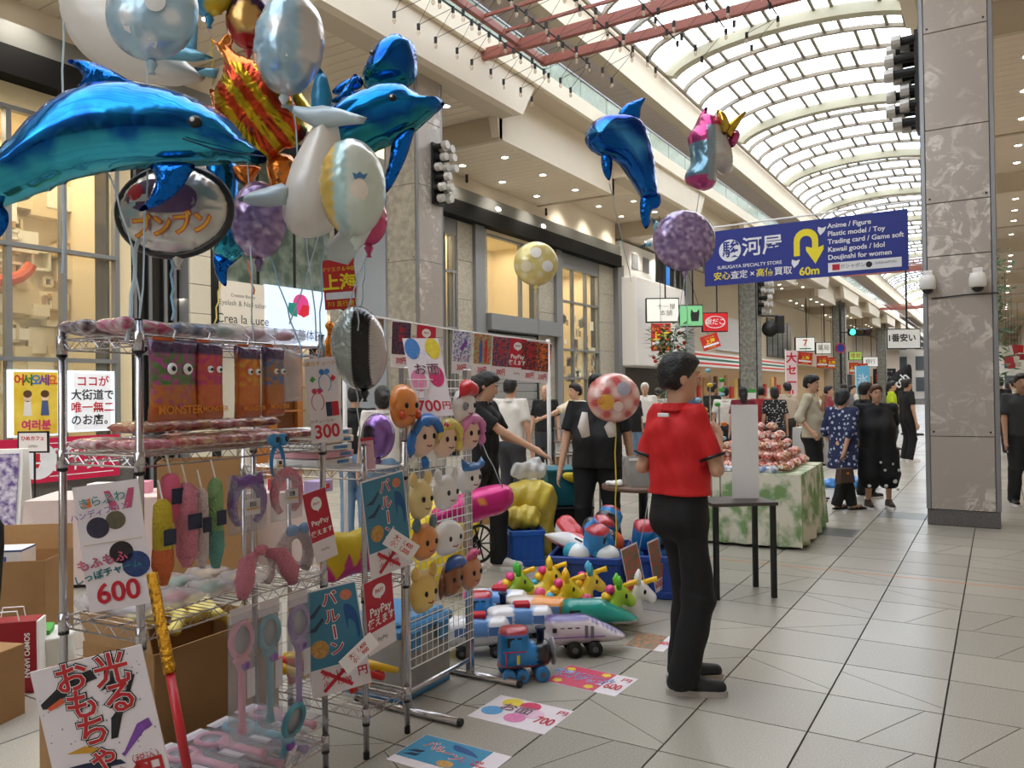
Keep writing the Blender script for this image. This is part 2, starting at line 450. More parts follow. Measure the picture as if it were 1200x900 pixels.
M_granite = speckle((70, 68, 70), (120, 116, 114), 90, 0.35)
def pillar(name, label, x0, y0, w, d, ztop, joints, mfront, mside, far=False):
    t = thing(name, label, 'pillar', (x0 + w / 2, y0 + d / 2, 0)); t['kind'] = 'structure'
    MB().box((0, 0, ztop / 2), (w - 0.03, d - 0.03, ztop)).build('core', M_dark, t)
    MB().box((0, 0, 0.09), (w - 0.01, d - 0.01, 0.18)).build('plinth', M_granite, t, bevel=0.006)
    zs = [0.18] + list(joints) + [ztop]
    for a, b in zip(zs, zs[1:]):
        MB().box((0, -d / 2 + 0.006, (a + b) / 2), (w - 0.1, 0.022, b - a - 0.008)).build('panel', mfront, t, bevel=0.003)
        for s in (-1, 1):
            MB().box((s * (w / 2 - 0.006), 0, (a + b) / 2), (0.022, d - 0.1, b - a - 0.008)).build('panel', mside, t, bevel=0.003)
    if not far:
        for sx in (-1, 1):
            for sy in (-1, 1):
                MB().box((sx * (w / 2 - 0.022), sy * (d / 2 - 0.022), ztop / 2 + 0.09), (0.052, 0.052, ztop - 0.18)).build('corner_trim', M_steel, t, bevel=0.008)
        for z in joints[::2]:
            for sx in (-1, 1): MB().cyl((sx * (w / 2 - 0.085), -d / 2 - 0.004, z + 0.05), (sx * (w / 2 - 0.085), -d / 2 - 0.012, z + 0.05), 0.012, 8).build('bolt', M_dark, t)
    return t
pillar('pillar', 'etched steel clad pillar carrying two white dome cameras', -0.72, 10.15, 0.72, 0.72, 7.6, (1.0, 3.02, 3.62, 4.45, 5.55, 6.4), M_etch, M_etch)
pillar('pillar', 'steel clad pillar behind the leaping dolphin balloons and mask stand', -9.76, 11.5, 0.76, 0.8, 7.55, (1.2, 2.6, 4.0, 5.4, 6.6), M_etch2, M_etch)
pillar('pillar', 'grey concrete pillar below the blue banner with a green notice', -9.76, 35.2, 0.8, 0.8, 7.55, (2.6, 5.2), M_concrete, M_concrete, True)
pillar('pillar', 'grey concrete pillar beside the traffic light', -9.76, 58.5, 0.8, 0.8, 7.55, (2.6, 5.2), M_concrete, M_concrete, True)
pillar('pillar', 'small distant concrete pillar behind the white hanging banner', -9.76, 81.5, 0.8, 0.8, 7.55, (3.0,), M_concrete, M_concrete, True)
pillar('pillar', 'steel pillar standing behind the photographer', -0.72, -13.0, 0.72, 0.72, 7.6, (3.0,), M_etch, M_etch, True)

# ---- walkway ceilings: boarded, stepping between high and low bays
PER = 11.75; PL = 5.9; PE = 14.5
bays = []
for n in range(-3, 10):
    e = PE + n * PER; bays.append((e - PL, e, True)); bays.append((e, e - PL + PER, False))
def ceiling_side(side, name, mplank):
    sx = (lambda X: X) if side == 'left' else mx
    root = MB()
    for a, b, hi in bays:
        z = 7.5 if hi else 7.0; xe = -8.5 if hi else -9.05
        xa, xb = sorted((sx(-12.2), sx(xe + (-0.02))))
        root.bb((xa, a, z + 0.03), (xb, b, z + 0.16))
        if hi:
            for yy in (a, b): root.bb((sx(-12.2), yy - 0.06, 6.98), (sx(-9.05), yy + 0.06, z + 0.1))
    c = struct(root.build(name, mat((196, 182, 160), 0.8))); c['label'] = 'boarded walkway ceiling stepping up at each pillar, %s side' % side
    pm = {}
    for hi in (True, False):
        L = 12.2 - (8.52 if hi else 9.07)
        pm[hi] = MB().box((0, 0, 0), (L, 0.262, 0.02)).mesh('plank', [mplank], bevel=0.004)
    n = 0
    far = MB()
    for a, b, hi in bays:
        z = 7.5 if hi else 7.0; L = 12.2 - (8.52 if hi else 9.07); xm = sx(-12.2 + L / 2); k = int((b - a - 0.12) / 0.27)
        for i in range(k):
            y = a + 0.06 + (i + 0.5) * (b - a - 0.12) / k
            if y < -3: continue
            if y < 34: link('plank', pm[hi], c, (xm, y, z + 0.018))
            elif y < 70: far.box((xm, y, z + 0.018), (L, 0.25, 0.02))
    o = far.build('far_planks', mplank, c); o['kind'] = 'stuff'
    # fascia panels along the edge, slanted at each end
    f = MB(); f2 = MB()
    fm = M_cream
    ob = struct(MB().bb((sx(-8.62), Y0, 8.2), (sx(-8.4), Y1, 8.56)).build('trim_%d' % (1 if side == 'left' else 2), M_cream2)); ob['label'] = 'cream coping strip above the walkway fascia, %s side' % side
    for a, b, hi in bays:
        if b < -4 or a > 110: continue
        if hi:
            m = MB(); x0, x1 = sx(-8.7), sx(-8.5)
            m.prism([(a, 7.42), (b, 7.42), (b + 0.55, 8.2), (a - 0.55, 8.2)], x0, x1, 'yz').build('fascia_panel', fm, ob)
            for yy in (a, b): MB().bb((sx(-9.25), yy - .05, 7.45), (sx(-8.6), yy + .05, 8.2)).build('end_panel', fm, ob)
            MB().prism([(a, 7.44), (b, 7.44), (b, 7.5), (a, 7.5)], sx(-9.2), sx(-8.52), 'yz').build('soffit_strip', M_soff, ob)
        else:
            m = MB(); x0, x1 = sx(-9.25), sx(-9.05)
            m.prism([(a - 0.4, 8.2), (a - 0.05, 7.0), (b + 0.05, 7.0), (b + 0.4, 8.2)], x0, x1, 'yz').build('fascia_panel', fm, ob)
            MB().prism([(a - 0.3, 8.19), (b + 0.3, 8.19), (b + 0.3, 8.25), (a - 0.3, 8.25)], sx(-9.2), sx(-8.5), 'yz').build('soffit_strip', M_soff, ob)
    # glass balustrade
    gm = glassmat((206, 222, 206), 0.5, 0.15)
    gl = MB().box((0, 0, 0), (0.02, 1.46, 0.5)).mesh('glass_panel', [gm])
    br = thing('balustrade', 'pale green glass balustrade along the upper level, %s side' % side, 'balustrade', (sx(-8.5), 0, 8.56)); br['kind'] = 'structure'
    for i in range(-4, 60): link('glass_panel', gl, br, (0, i * 1.5, 0.25))
    MB().bb((-0.03, Y0, 0.5), (0.03, Y1, 0.54)).build('hand_rail', M_steel, br)
    # upper soffit and eaves beam
    us = struct(MB().bb((sx(-12.6), Y0, 10.32), (sx(-8.7), Y1, 10.5)).build('ceiling', mat((120, 112, 112), 0.8))); us['label'] = 'mauve grey boarded soffit under the roof eaves, %s side' % side
    up = MB().box((0, 0, 0), (3.85, 0.37, 0.02)).mesh('plank', [M_plankp], bevel=0.004)
    uf = MB()
    for i in range(0, 300):
        y = -2 + i * 0.38
        if y > 110: break
        if 9 < y < 52: link('plank', up, us, (sx(-10.63), y, 10.305))
        else: uf.box((sx(-10.63), y, 10.305), (3.85, 0.36, 0.02))
    o = uf.build('far_planks', M_plankp, us); o['kind'] = 'stuff'
    for z0, z1, xx, mm in ((10.22, 10.75, -8.62, M_cream2), (10.75, 11.23, -8.72, M_cream)):
        e = struct(MB().bb((sx(-8.95), Y0, z0), (sx(xx), Y1, z1)).build('beam', mm)); e['label'] = 'cream eaves beam under the glass roof, %s side, %s course' % (side, 'lower' if z0 < 10.5 else 'upper')
    wu = struct(MB().bb((sx(-12.7), Y0, 7.5), (sx(-12.5), Y1, 13)).build('wall_%s_upper' % side, M_soff)); wu['label'] = 'upper storey wall behind the balustrade, %s side' % side
    return c
ceiling_side('left', 'ceiling', M_plank)
ceiling_side('right', 'ceiling', M_plankr)

# ---- glazed vault
A_, B_, ZS = 3.78, 0.95, 11.2
def arc(t, off=0.0): return Vector((XC + (A_ + off) * math.cos(t), 0, ZS + (B_ + off) * math.sin(t)))
ts = np.linspace(0.06, PI - 0.06, 400); aps = [arc(t) for t in ts]; al = [0]
for i in range(1, 400): al.append(al[-1] + (aps[i] - aps[i - 1]).length)
AL = al[-1]
def arcL(s):
    s = min(max(s, 0), AL); i = min(int(np.searchsorted(al, s)), 399); i = max(i, 1); q = (s - al[i - 1]) / max(al[i] - al[i - 1], 1e-9)
    return aps[i - 1].lerp(aps[i], q)
M_rib = mat((176, 172, 150), 0.5, noise=0.05); M_bar = mat((128, 118, 102), 0.5, noise=0.05)
M_pane = [glassmat((238, 244, 250), 0.10, 0.1), glassmat((222, 234, 246), 0.16, 0.1)]
roof = thing('roof', 'barrel vaulted glass roof on curved steel ribs over the arcade', 'roof'); roof['kind'] = 'structure'
RIBS = [15.7 + 7.83 * n for n in range(-4, 14)]
def arch_bar(y, w, d, off=0.0, n=36):
    m = MB(); rings = []
    for i in range(n + 1):
        s = AL * i / n; p = arcL(s); q = (arcL(min(s + 0.05, AL)) - arcL(max(s - 0.05, 0))).normalized(); nn = Vector((-q.z, 0, q.x))
        if nn.z < 0: nn = -nn
        c = p + nn * off
        rings.append([c + Vector((0, y - w / 2, 0)) - nn * d / 2, c + Vector((0, y + w / 2, 0)) - nn * d / 2, c + Vector((0, y + w / 2, 0)) + nn * d / 2, c + Vector((0, y - w / 2, 0)) + nn * d / 2])
    return m.rings(rings)
rib_me = arch_bar(0, 0.34, 0.30, -0.14).mesh('rib', [M_rib]); bar_me = arch_bar(0, 0.11, 0.12, -0.02).mesh('purlin', [M_bar])
pane_me = {}
NR = 5; rowh = 7.83 / NR; npane = 0
barfar = MB(); panefar = MB()
for bi, yr in enumerate(RIBS[:-1]):
    link('rib', rib_me, roof, (0, yr, 0))
    nearb = 7 < yr < 48
    for r in range(NR):
        y0 = yr + r * rowh
        if r and yr < 90: link('purlin', bar_me, roof, (0, y0, 0))
        wd, nw = 1.22, 0.48; s = -0.8 if r % 2 else 0.0; k = 0
        bars = MB()
        while s < AL:
            w = (wd, nw)[k % 2] if not (k % 5 == 4) else wd
            a, b = max(s, 0), min(s + w, AL); s += w; k += 1
            if b - a < 0.12: continue
            pa, pb = arcL(a), arcL(b); c = (pa + pb) / 2; ang = math.atan2(pb.z - pa.z, pb.x - pa.x)
            if nearb and npane < 290 and r < NR:
                key = (round((pb - pa).length, 2), (k * 7 + r) % 5 == 0)
                if key not in pane_me: pane_me[key] = MB().box((0, 0, 0), (key[0] - 0.05, rowh - 0.08, 0.012)).mesh('pane', [M_pane[1 if key[1] else 0]])
                link('pane', pane_me[key], roof, (c.x, y0 + rowh / 2, c.z), (0, -ang, 0)); npane += 1
            elif yr < 80:
                R = Matrix.Rotation(-ang, 3, 'Y'); panefar.box((c.x, y0 + rowh / 2, c.z), ((pb - pa).length - 0.05, rowh - 0.08, 0.012), R)
            d = bars if nearb else barfar
            d.beam((pb.x, y0, pb.z), (pb.x, y0 + rowh, pb.z), 0.085, 0.07)
        if nearb: bars.build('glazing_bars', M_bar, roof)
o = barfar.build('far_glazing_bars', M_bar, roof); o['kind'] = 'stuff'
o = panefar.build('far_panes', M_pane[0], roof); o['kind'] = 'stuff'
# flat roof slabs over the side storeys
for s_, nm in ((1, 'left'), (-1, 'right')):
    xs = sorted((-14.0, -8.75)) if s_ == 1 else sorted((mx(-14.0), mx(-8.75)))
    q = struct(MB().bb((xs[0], Y0, 11.25), (xs[1], Y1, 11.5)).build('roof_slab', M_soff)); q['label'] = 'flat roof slab over the upper storey, %s side' % nm

# ---- plain walls
def wallbox(name, label, a, b, m):
    o = struct(MB().bb(a, b).build(name, m)); o['label'] = label; return o
wallbox('wall_right', 'shop fronts along the near side walkway', (XR, Y0, 0), (XR + 0.3, Y1, 7.3), mat((206, 196, 182), 0.6))
wallbox('wall_back', 'cross wall far behind the photographer', (-14, Y0 - 0.3, 0), (4.5, Y0, 9.0), M_soff)
wallbox('wall_left_rear', 'closing wall behind the shop displays', (-15.0, Y0, 0), (-14.7, Y1, 11.5), M_dark)  # unseen backing, added to stop sky leaking through the front's gaps
# ================================================================== SHOP FRONTS ON THE FAR SIDE (X = XW)
def fY(px): return onX(px, 460, XW).y
def fZ(px, py): return onX(px, py, XW).z
M_lite = mat((240, 226, 190), 0.6, noise=0.03)
M_ivory = mat((234, 218, 180), 0.6, noise=0.04)
M_mull = mat((132, 134, 136), 0.4, metal=0.3, noise=0.04)
M_wglass = glassmat((240, 240, 230), 0.06, 0.03)
def lampA(name, loc, rot, sx, sy, power, col=(1, 0.87, 0.66)):
    l = bpy.data.lights.new(name, 'AREA'); l.shape = 'RECTANGLE'; l.size = sx; l.size_y = sy; l.energy = power; l.color = col
    o = bpy.data.objects.new(name, l); COL.objects.link(o); o.location = loc; o.rotation_euler = rot; return o
def wall_piece(label, ya, yb, za, zb, m, name='wall_left', proud=0.0, dep=0.25):
    o = struct(MB().bb((XW - dep, ya, za), (XW + proud, yb, zb)).build(name, m)); o['label'] = label; return o
def window(n, label, ya, yb, za, zb, cols, rows, depth=0.12, room=1.6, back=None, power=60, frost=None):
    """mullioned shop window with a lit room behind; cols/rows: fractions of the mullion lines"""
    t = thing('window_%d' % n, label, 'window', (XW, (ya + yb) / 2, za)); t['kind'] = 'structure'
    h = zb - za; w = yb - ya
    for y in [0.0] + list(cols) + [1.0]:
        MB().box((-depth / 2, (y - 0.5) * w, h / 2), (depth, 0.07, h)).build('mullion', M_mull, t)
    for z in [0.0] + list(rows) + [1.0]:
        MB().box((-depth / 2 + 0.005, 0, z * h), (depth, w, 0.06)).build('transom', M_mull, t)
    cs = [0.0] + list(cols) + [1.0]; rw = [0.0] + list(rows) + [1.0]
    for a, b in zip(cs, cs[1:]):
        for c, d in zip(rw, rw[1:]):
            MB().box((-depth / 2, ((a + b) / 2 - 0.5) * w, (c + d) / 2 * h), (0.01, (b - a) * w - 0.06, (d - c) * h - 0.06)).build('pane', frost or M_wglass, t)
    rm = MB(); X = -room
    bk = MB().bb((X - 0.1, -w / 2 - 0.2, -0.1), (X, w / 2 + 0.2, h + 0.2)).build('display_back', back or M_ivory, t)
    s = MB(); s.bb((X, -w / 2 - 0.3, -0.1), (-depth, -w / 2 - 0.05, h + 0.2)); s.bb((X, w / 2 + 0.05, -0.1), (-depth, w / 2 + 0.3, h + 0.2)); s.bb((X, -w / 2 - 0.3, h + 0.1), (-depth, w / 2 + 0.3, h + 0.3)); s.bb((X, -w / 2 - 0.3, -0.2), (-depth, w / 2 + 0.3, -0.05))
    s.build('display_shell', M_ivory, t)
    if power: lampA('window_lamp', (XW - room * 0.55, (ya + yb) / 2, zb + 0.02), (0, 0, 0), room * 0.6, w * 0.8, power)
    return t
# --- bay of the cream tiled window (photo columns 0 to 140)
yA, yB = fY(-140), fY(139)
w1 = window(1, 'tall shop window with warm cream block display behind grey mullions', yA, yB, 0.62, 5.55, [(fY(-60) - yA) / (yB - yA), (fY(12) - yA) / (yB - yA), (fY(77) - yA) / (yB - yA)], [0.30, 0.62], power=70)
rs = random.Random(11)
bm_ = [mat((244, 230, 196), 0.6), mat((228, 208, 166), 0.6), mat((250, 242, 222), 0.6), mat((196, 160, 106), 0.6)]
for i in range(150):
    y = rs.uniform(fY(-30), yB + .3) - (yA + yB) / 2; z = rs.uniform(.9, 4.8); s = rs.choice((0.12, 0.18, 0.26, 0.4)); d = rs.uniform(0.06, 0.3)
    m = MB(); hh = s * rs.uniform(0.6, 1.2)
    if s < 0.3 and rs.random() < 0.45:
        t_ = 0.04; m.box((-1.6 + d / 2, y, z + hh / 2), (d, s, t_)); m.box((-1.6 + d / 2, y, z - hh / 2), (d, s, t_)); m.box((-1.6 + d / 2, y - s / 2, z), (d, t_, hh)); m.box((-1.6 + d / 2, y + s / 2, z), (d, t_, hh))
    else: m.box((-1.6 + d / 2, y, z), (d, s, hh))
    m.build('display_block', rs.choice(bm_), w1)
MB().tube([(-1.2, fY(50) - (yA + yB) / 2 + 0.5 * math.cos(a_), 3.1 + 0.4 * math.sin(a_)) for a_ in np.linspace(2.6, 6.0, 12)], 0.09, 8).build('display_ribbon', mat((214, 92, 50), 0.5), w1)
wall_piece('dark bulkhead above the shop windows', -12, fY(139), 5.55, 5.9, M_ivory)
wall_piece('granite plinth under the near shop window', -12, fY(150), 0.0, 0.62, M_granite, proud=0.12)
wall_piece('shop wall beside the photographer', -12, yA, 0.62, 5.55, M_grey)
# --- dark entrance, tiled column, marble wall with the two sign panels
yC, yD = fY(139), fY(223)
wall_piece('black glazed entrance recess', yC, yD, 0.0, 5.9, mat((30, 29, 30), 0.25, noise=0.1), dep=0.6, proud=-0.3)
for px in (150, 168, 186, 204, 215):
    o = wall_piece('upright steel strip in the dark entrance', fY(px), fY(px) + 0.05, 0.0, 5.6, M_grey, 'trim_3', proud=-0.22)
yE = fY(247)
colm = thing('column', 'cream tiled column between the dark entrance and the marble wall', 'column', (XW, (yD + yE) / 2, 0)); colm['kind'] = 'structure'
MB().box((-0.15, 0, 2.95), (0.28, yE - yD - 0.02, 5.9)).build('core', M_grey, colm)
for k in range(12): MB().box((0.0, 0, 0.25 + k * 0.49), (0.05, yE - yD, 0.48)).build('tile', mat((214, 206, 188), 0.4), colm, bevel=0.004)
wall_piece('black strip beside the marble wall', yE, fY(259), 0.0, 5.9, M_black)
yF, yG = fY(259), fY(388)
M_marble = speckle((70, 86, 76), (140, 150, 138), 3.5, 0.3, 0.4, 0.66, detail=9)
wall_piece('upper wall of dark green marble', yF, yG, 3.35, 5.9, M_marble)
for px in (302, 345): wall_piece('dark joint in the marble wall', fY(px), fY(px) + 0.06, 3.35, 5.9, M_black, 'trim_4', proud=0.01)
def panel_sign(name, label, px0, px1, py0, py1, m, emit=None):
    a = onX(px0, (py0 + py1) / 2, XW + 0.06); b = onX(px1, (py0 + py1) / 2, XW + 0.06); zt = onX((px0 + px1) / 2, py0, XW + 0.06).z; zb = onX((px0 + px1) / 2, py1, XW + 0.06).z
    w = b.y - a.y; h = zt - zb
    t = thing(name, label, 'sign', (XW + 0.06, (a.y + b.y) / 2, (zt + zb) / 2), PI / 2)
    MB().box((0, 0.025, 0), (w, 0.05, h)).build('board', m, t)
    return t, w, h
M_lightbox = mat((206, 222, 246), 0.4, emit=0.75, noise=0.02)
M_ink = mat((40, 38, 40), 0.6); M_inkg = mat((110, 106, 102), 0.6)
t, w, h = panel_sign('shop_sign', 'cream shop sign lettered Crea la Luce on the marble wall', 259, 310, 331, 402, mat((222, 214, 200), 0.5, emit=0.12))
text('Eyelash & Nail salon', h * 0.12, M_inkg, t, 0, h * 0.14); text('Crea la Luce', h * 0.21, M_ink, t, 0, -h * 0.12); text('Creation Beauty', h * 0.075, M_inkg, t, 0, h * 0.27)
t, w, h = panel_sign('light_box_sign', 'glowing pale blue clinic light box with green and red emblem', 311, 383, 338, 405, M_lightbox)
flat('emblem_disc', circle(h * 0.19, 24, w * 0.06, h * 0.22), mat((206, 60, 130), 0.5, emit=0.5), t)
flat('emblem_leaf', [(-w * 0.14, h * .24), (-w * .02, h * .24), (-w * .0, h * .0), (-w * .1, h * .02), (-w * .15, h * .1)], mat((30, 130, 118), 0.5, emit=0.4), t, -0.003)
flat('emblem_cup', [(w * 0.08, h * .22), (w * .2, h * .22), (w * .19, h * .06), (w * .1, h * .0), (w * .02, h * .05)], mat((206, 30, 50), 0.5, emit=0.4), t, -0.004)
text('うの花整体院', h * 0.2, mat((30, 60, 110), 0.6), t, 0, -h * 0.32)
# below the signs: timber shop entrance
M_wood = mat((176, 112, 52), 0.5, noise=0.15, scale=6); M_wood2 = mat((120, 72, 34), 0.5, noise=0.15)
wall_piece('back wall of the timber fronted shop', yF, yG, 0.0, 3.35, mat((196, 184, 162), 0.6), dep=0.9, proud=-0.6)
dr = thing('door_1', 'timber framed shop entrance under the clinic sign', 'door', (XW, (fY(292) + fY(362)) / 2, 0)); dr['kind'] = 'structure'
wd = fY(362) - fY(292)
for k in (-0.5, 0.05, 0.5): MB().box((-0.3, k * wd, 1.45), (0.12, 0.14, 2.9)).build('post', M_wood, dr)
MB().box((-0.3, 0, 2.8), (0.14, wd, 0.24)).build('lintel', M_wood, dr); MB().box((-0.3, -wd * 0.22, 0.45), (0.1, wd * 0.52, 0.9)).build('counter_panel', M_wood, dr)
MB().box((-0.34, wd * 0.27, 1.6), (0.05, wd * 0.4, 2.1)).build('shelf_back', M_wood2, dr)
for z in (0.8, 1.25, 1.7, 2.15): MB().box((-0.2, wd * 0.27, z), (0.3, wd * 0.4, 0.03)).build('shelf', M_wood, dr)
for px, c in ((262, (206, 198, 180)), (285, (196, 190, 176))): wall_piece('pale pier of the timber fronted shop', fY(px), fY(px) + 0.35, 0, 3.35, mat(c, 0.6), 'trim_5', proud=-0.1)
# grey steel and tile piers up to the pillar
wall_piece('grey tiled pier by the marble wall', yG, fY(400), 0, 5.9, M_tilegrey)
wall_piece('dark slit between two piers', fY(400), fY(407), 0, 5.9, M_black)
wall_piece('blue grey panelled pier behind the steel pillar', fY(407), fY(523), 0, 5.9, mat((150, 158, 164), 0.5))
lampA('shop_lamp', (XW - 0.35, (yF + yG) / 2, 3.2), (0, 0, 0), 0.4, 4.0, 70)
# --- beyond the pillar
def tile_pier(label, pxa, pxb, m=None):
    ya, yb = fY(pxa), fY(pxb); t = thing('wall_pier', label, 'wall', (XW, (ya + yb) / 2, 0)); t['kind'] = 'structure'
    MB().box((-0.16, 0, 2.95), (0.3, yb - ya - 0.02, 5.9)).build('core', M_dark, t)
    for k in range(6): MB().box((0, 0, 0.48 + k * 0.98), (0.05, yb - ya - 0.01, 0.97)).build('tile', m or M_tilegrey, t, bevel=0.005)
    return t
def steel_col(label, pxa, pxb, proud=0.12):
    o = wall_piece(label, fY(pxa), fY(pxb), 0, 6.0, M_grey, 'column', proud); return o
ya, yb = fY(523), fY(537)
wq = window(2, 'narrow lit window between the steel pillar and the tiled pier', ya, yb, 0.3, 5.5, [0.75], [0.25, 0.55, 0.82], power=28)
wall_piece('lintel over the narrow lit window', ya, yb, 5.5, 5.9, M_grey)
tile_pier('grey tiled pier left of the jewellers window', 537, 555)
steel_col('grey steel mullion column before the jewellers window', 555, 566)
tile_pier('slim tiled pier at the edge of the jewellers window', 566, 572)
ya, yb = fY(572), fY(632)
zb_, zt_ = fZ(600, 372), fZ(600, 283)
wj = window(3, 'warm lit show window with golden lettering above the grey shutter', ya, yb, zb_, zt_, [0.66], [], power=36)
w_ = yb - ya
text('NONNOI', 0.34, mat((214, 140, 50), 0.3, metal=0.6, emit=0.2), wj, 0, 0).parent = None
for o in [x for x in COL.objects if x.name.startswith('lettering') and x.parent is None]:
    o.parent = wj; o.location = (-1.35, -w_ * 0.22, (zt_ - zb_) * 0.52); o.rotation_euler = (PI / 2, 0, PI / 2)
wall_piece('pale lintel over the show window', ya, yb, zt_, 5.9, M_ivory)
wall_piece('steel beam under the show window', fY(568), fY(652), zb_ - 0.42, zb_, M_grey, 'trim_6', 0.25)
wall_piece('dark wall behind the roller shutter', ya, yb, 0, zb_, M_dark, proud=-0.16)  # added backing, keeps the sky from shining between the slats
sh = thing('shutter', 'grey roller shutter under the show window', 'shutter', (XW, (ya + yb) / 2, 0)); sh['kind'] = 'structure'
for k in range(14): MB().box((-0.1, 0, 0.1 + k * (zb_ - 0.45) / 14), (0.06, yb - ya, (zb_ - 0.45) / 14 - 0.015)).build('slat', mat((138, 138, 138), 0.5), sh)
tile_pier('tiled pier right of the show window', 632, 650)
steel_col('grey steel column beside the many paned window', 650, 657)
ya, yb = fY(657), fY(703)
wm = window(4, 'many paned lit window with small notices pasted inside', ya, yb, 1.0, 5.45, [0.34, 0.67], [0.22, 0.42, 0.76], power=42)
rs = random.Random(5)
for i in range(70):
    s = rs.uniform(0.12, 0.3); MB().box((-0.14, rs.uniform(-0.47, 0.47) * (yb - ya), rs.uniform(0.2, 2.9)), (0.004, s, s * 1.2)).build('notice', rs.choice(bm_ + [mat((206, 214, 208), 0.6), mat((190, 150, 110), 0.6)]), wm)
wall_piece('lintel over the many paned window', ya, yb, 5.45, 5.9, M_grey); wall_piece('sill wall under the many paned window', ya, yb, 0, 1.0, M_tilegrey)
tile_pier('tiled pier at the end of the shop row', 703, 720)
steel_col('steel corner post at the end of the shop row', 720, 727, 0.2)
# --- black fascia, steel trim with little spots, cream cove
fa = struct(MB().bb((XW - 0.2, -12, 5.88), (XW + 0.32, fY(721), 6.27)).build('wall_left_fascia', mat((11, 10, 10), 0.7, spec=0.2))); fa['label'] = 'long black fascia above the shop windows'
tr = struct(MB().bb((XW - 0.2, -12, 6.27), (XW + 0.24, fY(722), 6.62)).build('trim_7', mat((120, 120, 116), 0.4, metal=0.3))); tr['label'] = 'grey steel trim above the black fascia'
cv = struct(MB().bb((XW - 0.3, -12, 6.62), (XW + 0.05, fY(722), 7.55)).build('wall_left_cove', M_cream)); cv['label'] = 'cream cove between fascia trim and ceiling'
# --- next building: white box front, cross street, convenience store
yz = fY(722)
M_whitewall = mat((226, 224, 222), 0.5, noise=0.03)
bx = thing('building', 'white panelled shop building with boxy sign frame beyond the shop row', 'building', (XW, yz, 0))
MB().bb((-3, 0, 0), (-0.4, 5.2, 7.0)).build('wall', M_whitewall, bx)
z0, z1 = fZ(760, 431), fZ(760, 336)
MB().bb((-0.4, 0.15, z0), (0.75, fY(783) - yz, z1)).build('sign_box', M_whitewall, bx, bevel=0.03)
MB().bb((-0.4, 0.15, z1 + 0.02), (0.15, fY(766) - yz, z1 + 1.3)).build('air_vent_box', M_whitewall, bx)
for px in (738, 751): MB().bb((0.15, fY(px) - yz, z1 + 0.45), (0.17, fY(px + 7) - yz, z1 + 1.0)).build('louvre', M_grey, bx)
MB().bb((-0.4, fY(768) - yz, z1), (0.1, fY(800) - yz, 6.9)).build('dark_window', M_black, bx)
MB().bb((0.1, fY(777) - yz, z1), (0.14, fY(783) - yz, 6.7)).build('blue_strip', mat((40, 110, 190), 0.4), bx)
for px in (789, 795, 801): MB().bb((0.1, fY(px) - yz, z1), (0.15, fY(px) - yz + 0.12, 6.8)).build('steel_strip', M_grey, bx)
MB().bb((-0.4, fY(800) - yz, 0), (0.1, fY(812) - yz, 6.9)).build('pier', mat((170, 172, 172), 0.5), bx)
MB().bb((-0.5, 0.2, 0), (-0.3, fY(800) - yz, z0)).build('shop_opening', mat((64, 58, 52), 0.6), bx)
ys = fY(812)
b2 = thing('building', 'cream corner building above the convenience store', 'building', (XW, ys, 0))
MB().bb((-3, 0, 3.2), (-0.2, 36, 7.0)).build('wall', mat((214, 200, 176), 0.6), b2)
MB().bb((-0.2, 4, 3.5), (-0.1, 12, 5.2)).build('white_panel', M_whitewall, b2)
for k in range(5): MB().bb((-0.2, 14 + k * 1.3, 3.5), (-0.12, 15.1 + k * 1.3, 5.8)).build('window_pane', mat((70, 76, 76), 0.2), b2)
MB().bb((-3, 0, 0), (-0.9, 36, 3.2)).build('shop_interior', mat((206, 176, 136), 0.6, emit=0.1), b2)
rs = random.Random(8)
for k in range(22):
    y = 0.5 + k * 0.9; MB().bb((-0.9, y, rs.uniform(0.3, 1.2)), (-0.8, y + rs.uniform(0.3, 0.8), rs.uniform(1.6, 2.4))).build('shelf_display', mat(rs.choice(((200, 60, 50), (230, 200, 120), (240, 236, 226), (110, 70, 50), (190, 150, 100))), 0.6, emit=0.1), b2)
st = thing('store_fascia', 'convenience store fascia with white, orange, green and red stripes', 'sign', (XW + 0.15, ys, 2.62))
for i, c in enumerate(((232, 232, 228), (222, 60, 50), (236, 236, 232), (32, 110, 90), (236, 236, 232), (222, 70, 50), (236, 234, 230))):
    MB().bb((-0.2, 0.0, i * 0.095), (0.0, 17, (i + 1) * 0.095)).build('stripe', mat(c, 0.4, emit=0.18), st)
b3 = thing('building', 'distant row of shops along the far stretch of the arcade', 'building', (XW, ys + 36, 0))
MB().bb((-2.5, 0.1, 0), (0, 50, 6.9)).build('wall', mat((206, 192, 172), 0.6), b3)
for k in range(12): MB().bb((0, 1 + k * 4, 0.2), (0.1, 4 + k * 4, 2.8)).build('shop_opening', mat(rs.choice(((90, 70, 56), (190, 150, 100), (60, 56, 56), (216, 190, 140))), 0.6), b3)
b4 = thing('building', 'pale block closing the far end of the arcade', 'building', (XC, Y1, 0))
MB().bb((-9, -0.5, 0), (9, 1.5, 11)).build('wall', mat((226, 222, 214), 0.6), b4)
for i in range(6):
    for j in range(3): MB().bb((-8 + i * 2.7, -0.56, 1 + j * 3), (-6.4 + i * 2.7, -0.5, 3 + j * 3)).build('window_pane', mat((90, 98, 104), 0.2), b4)

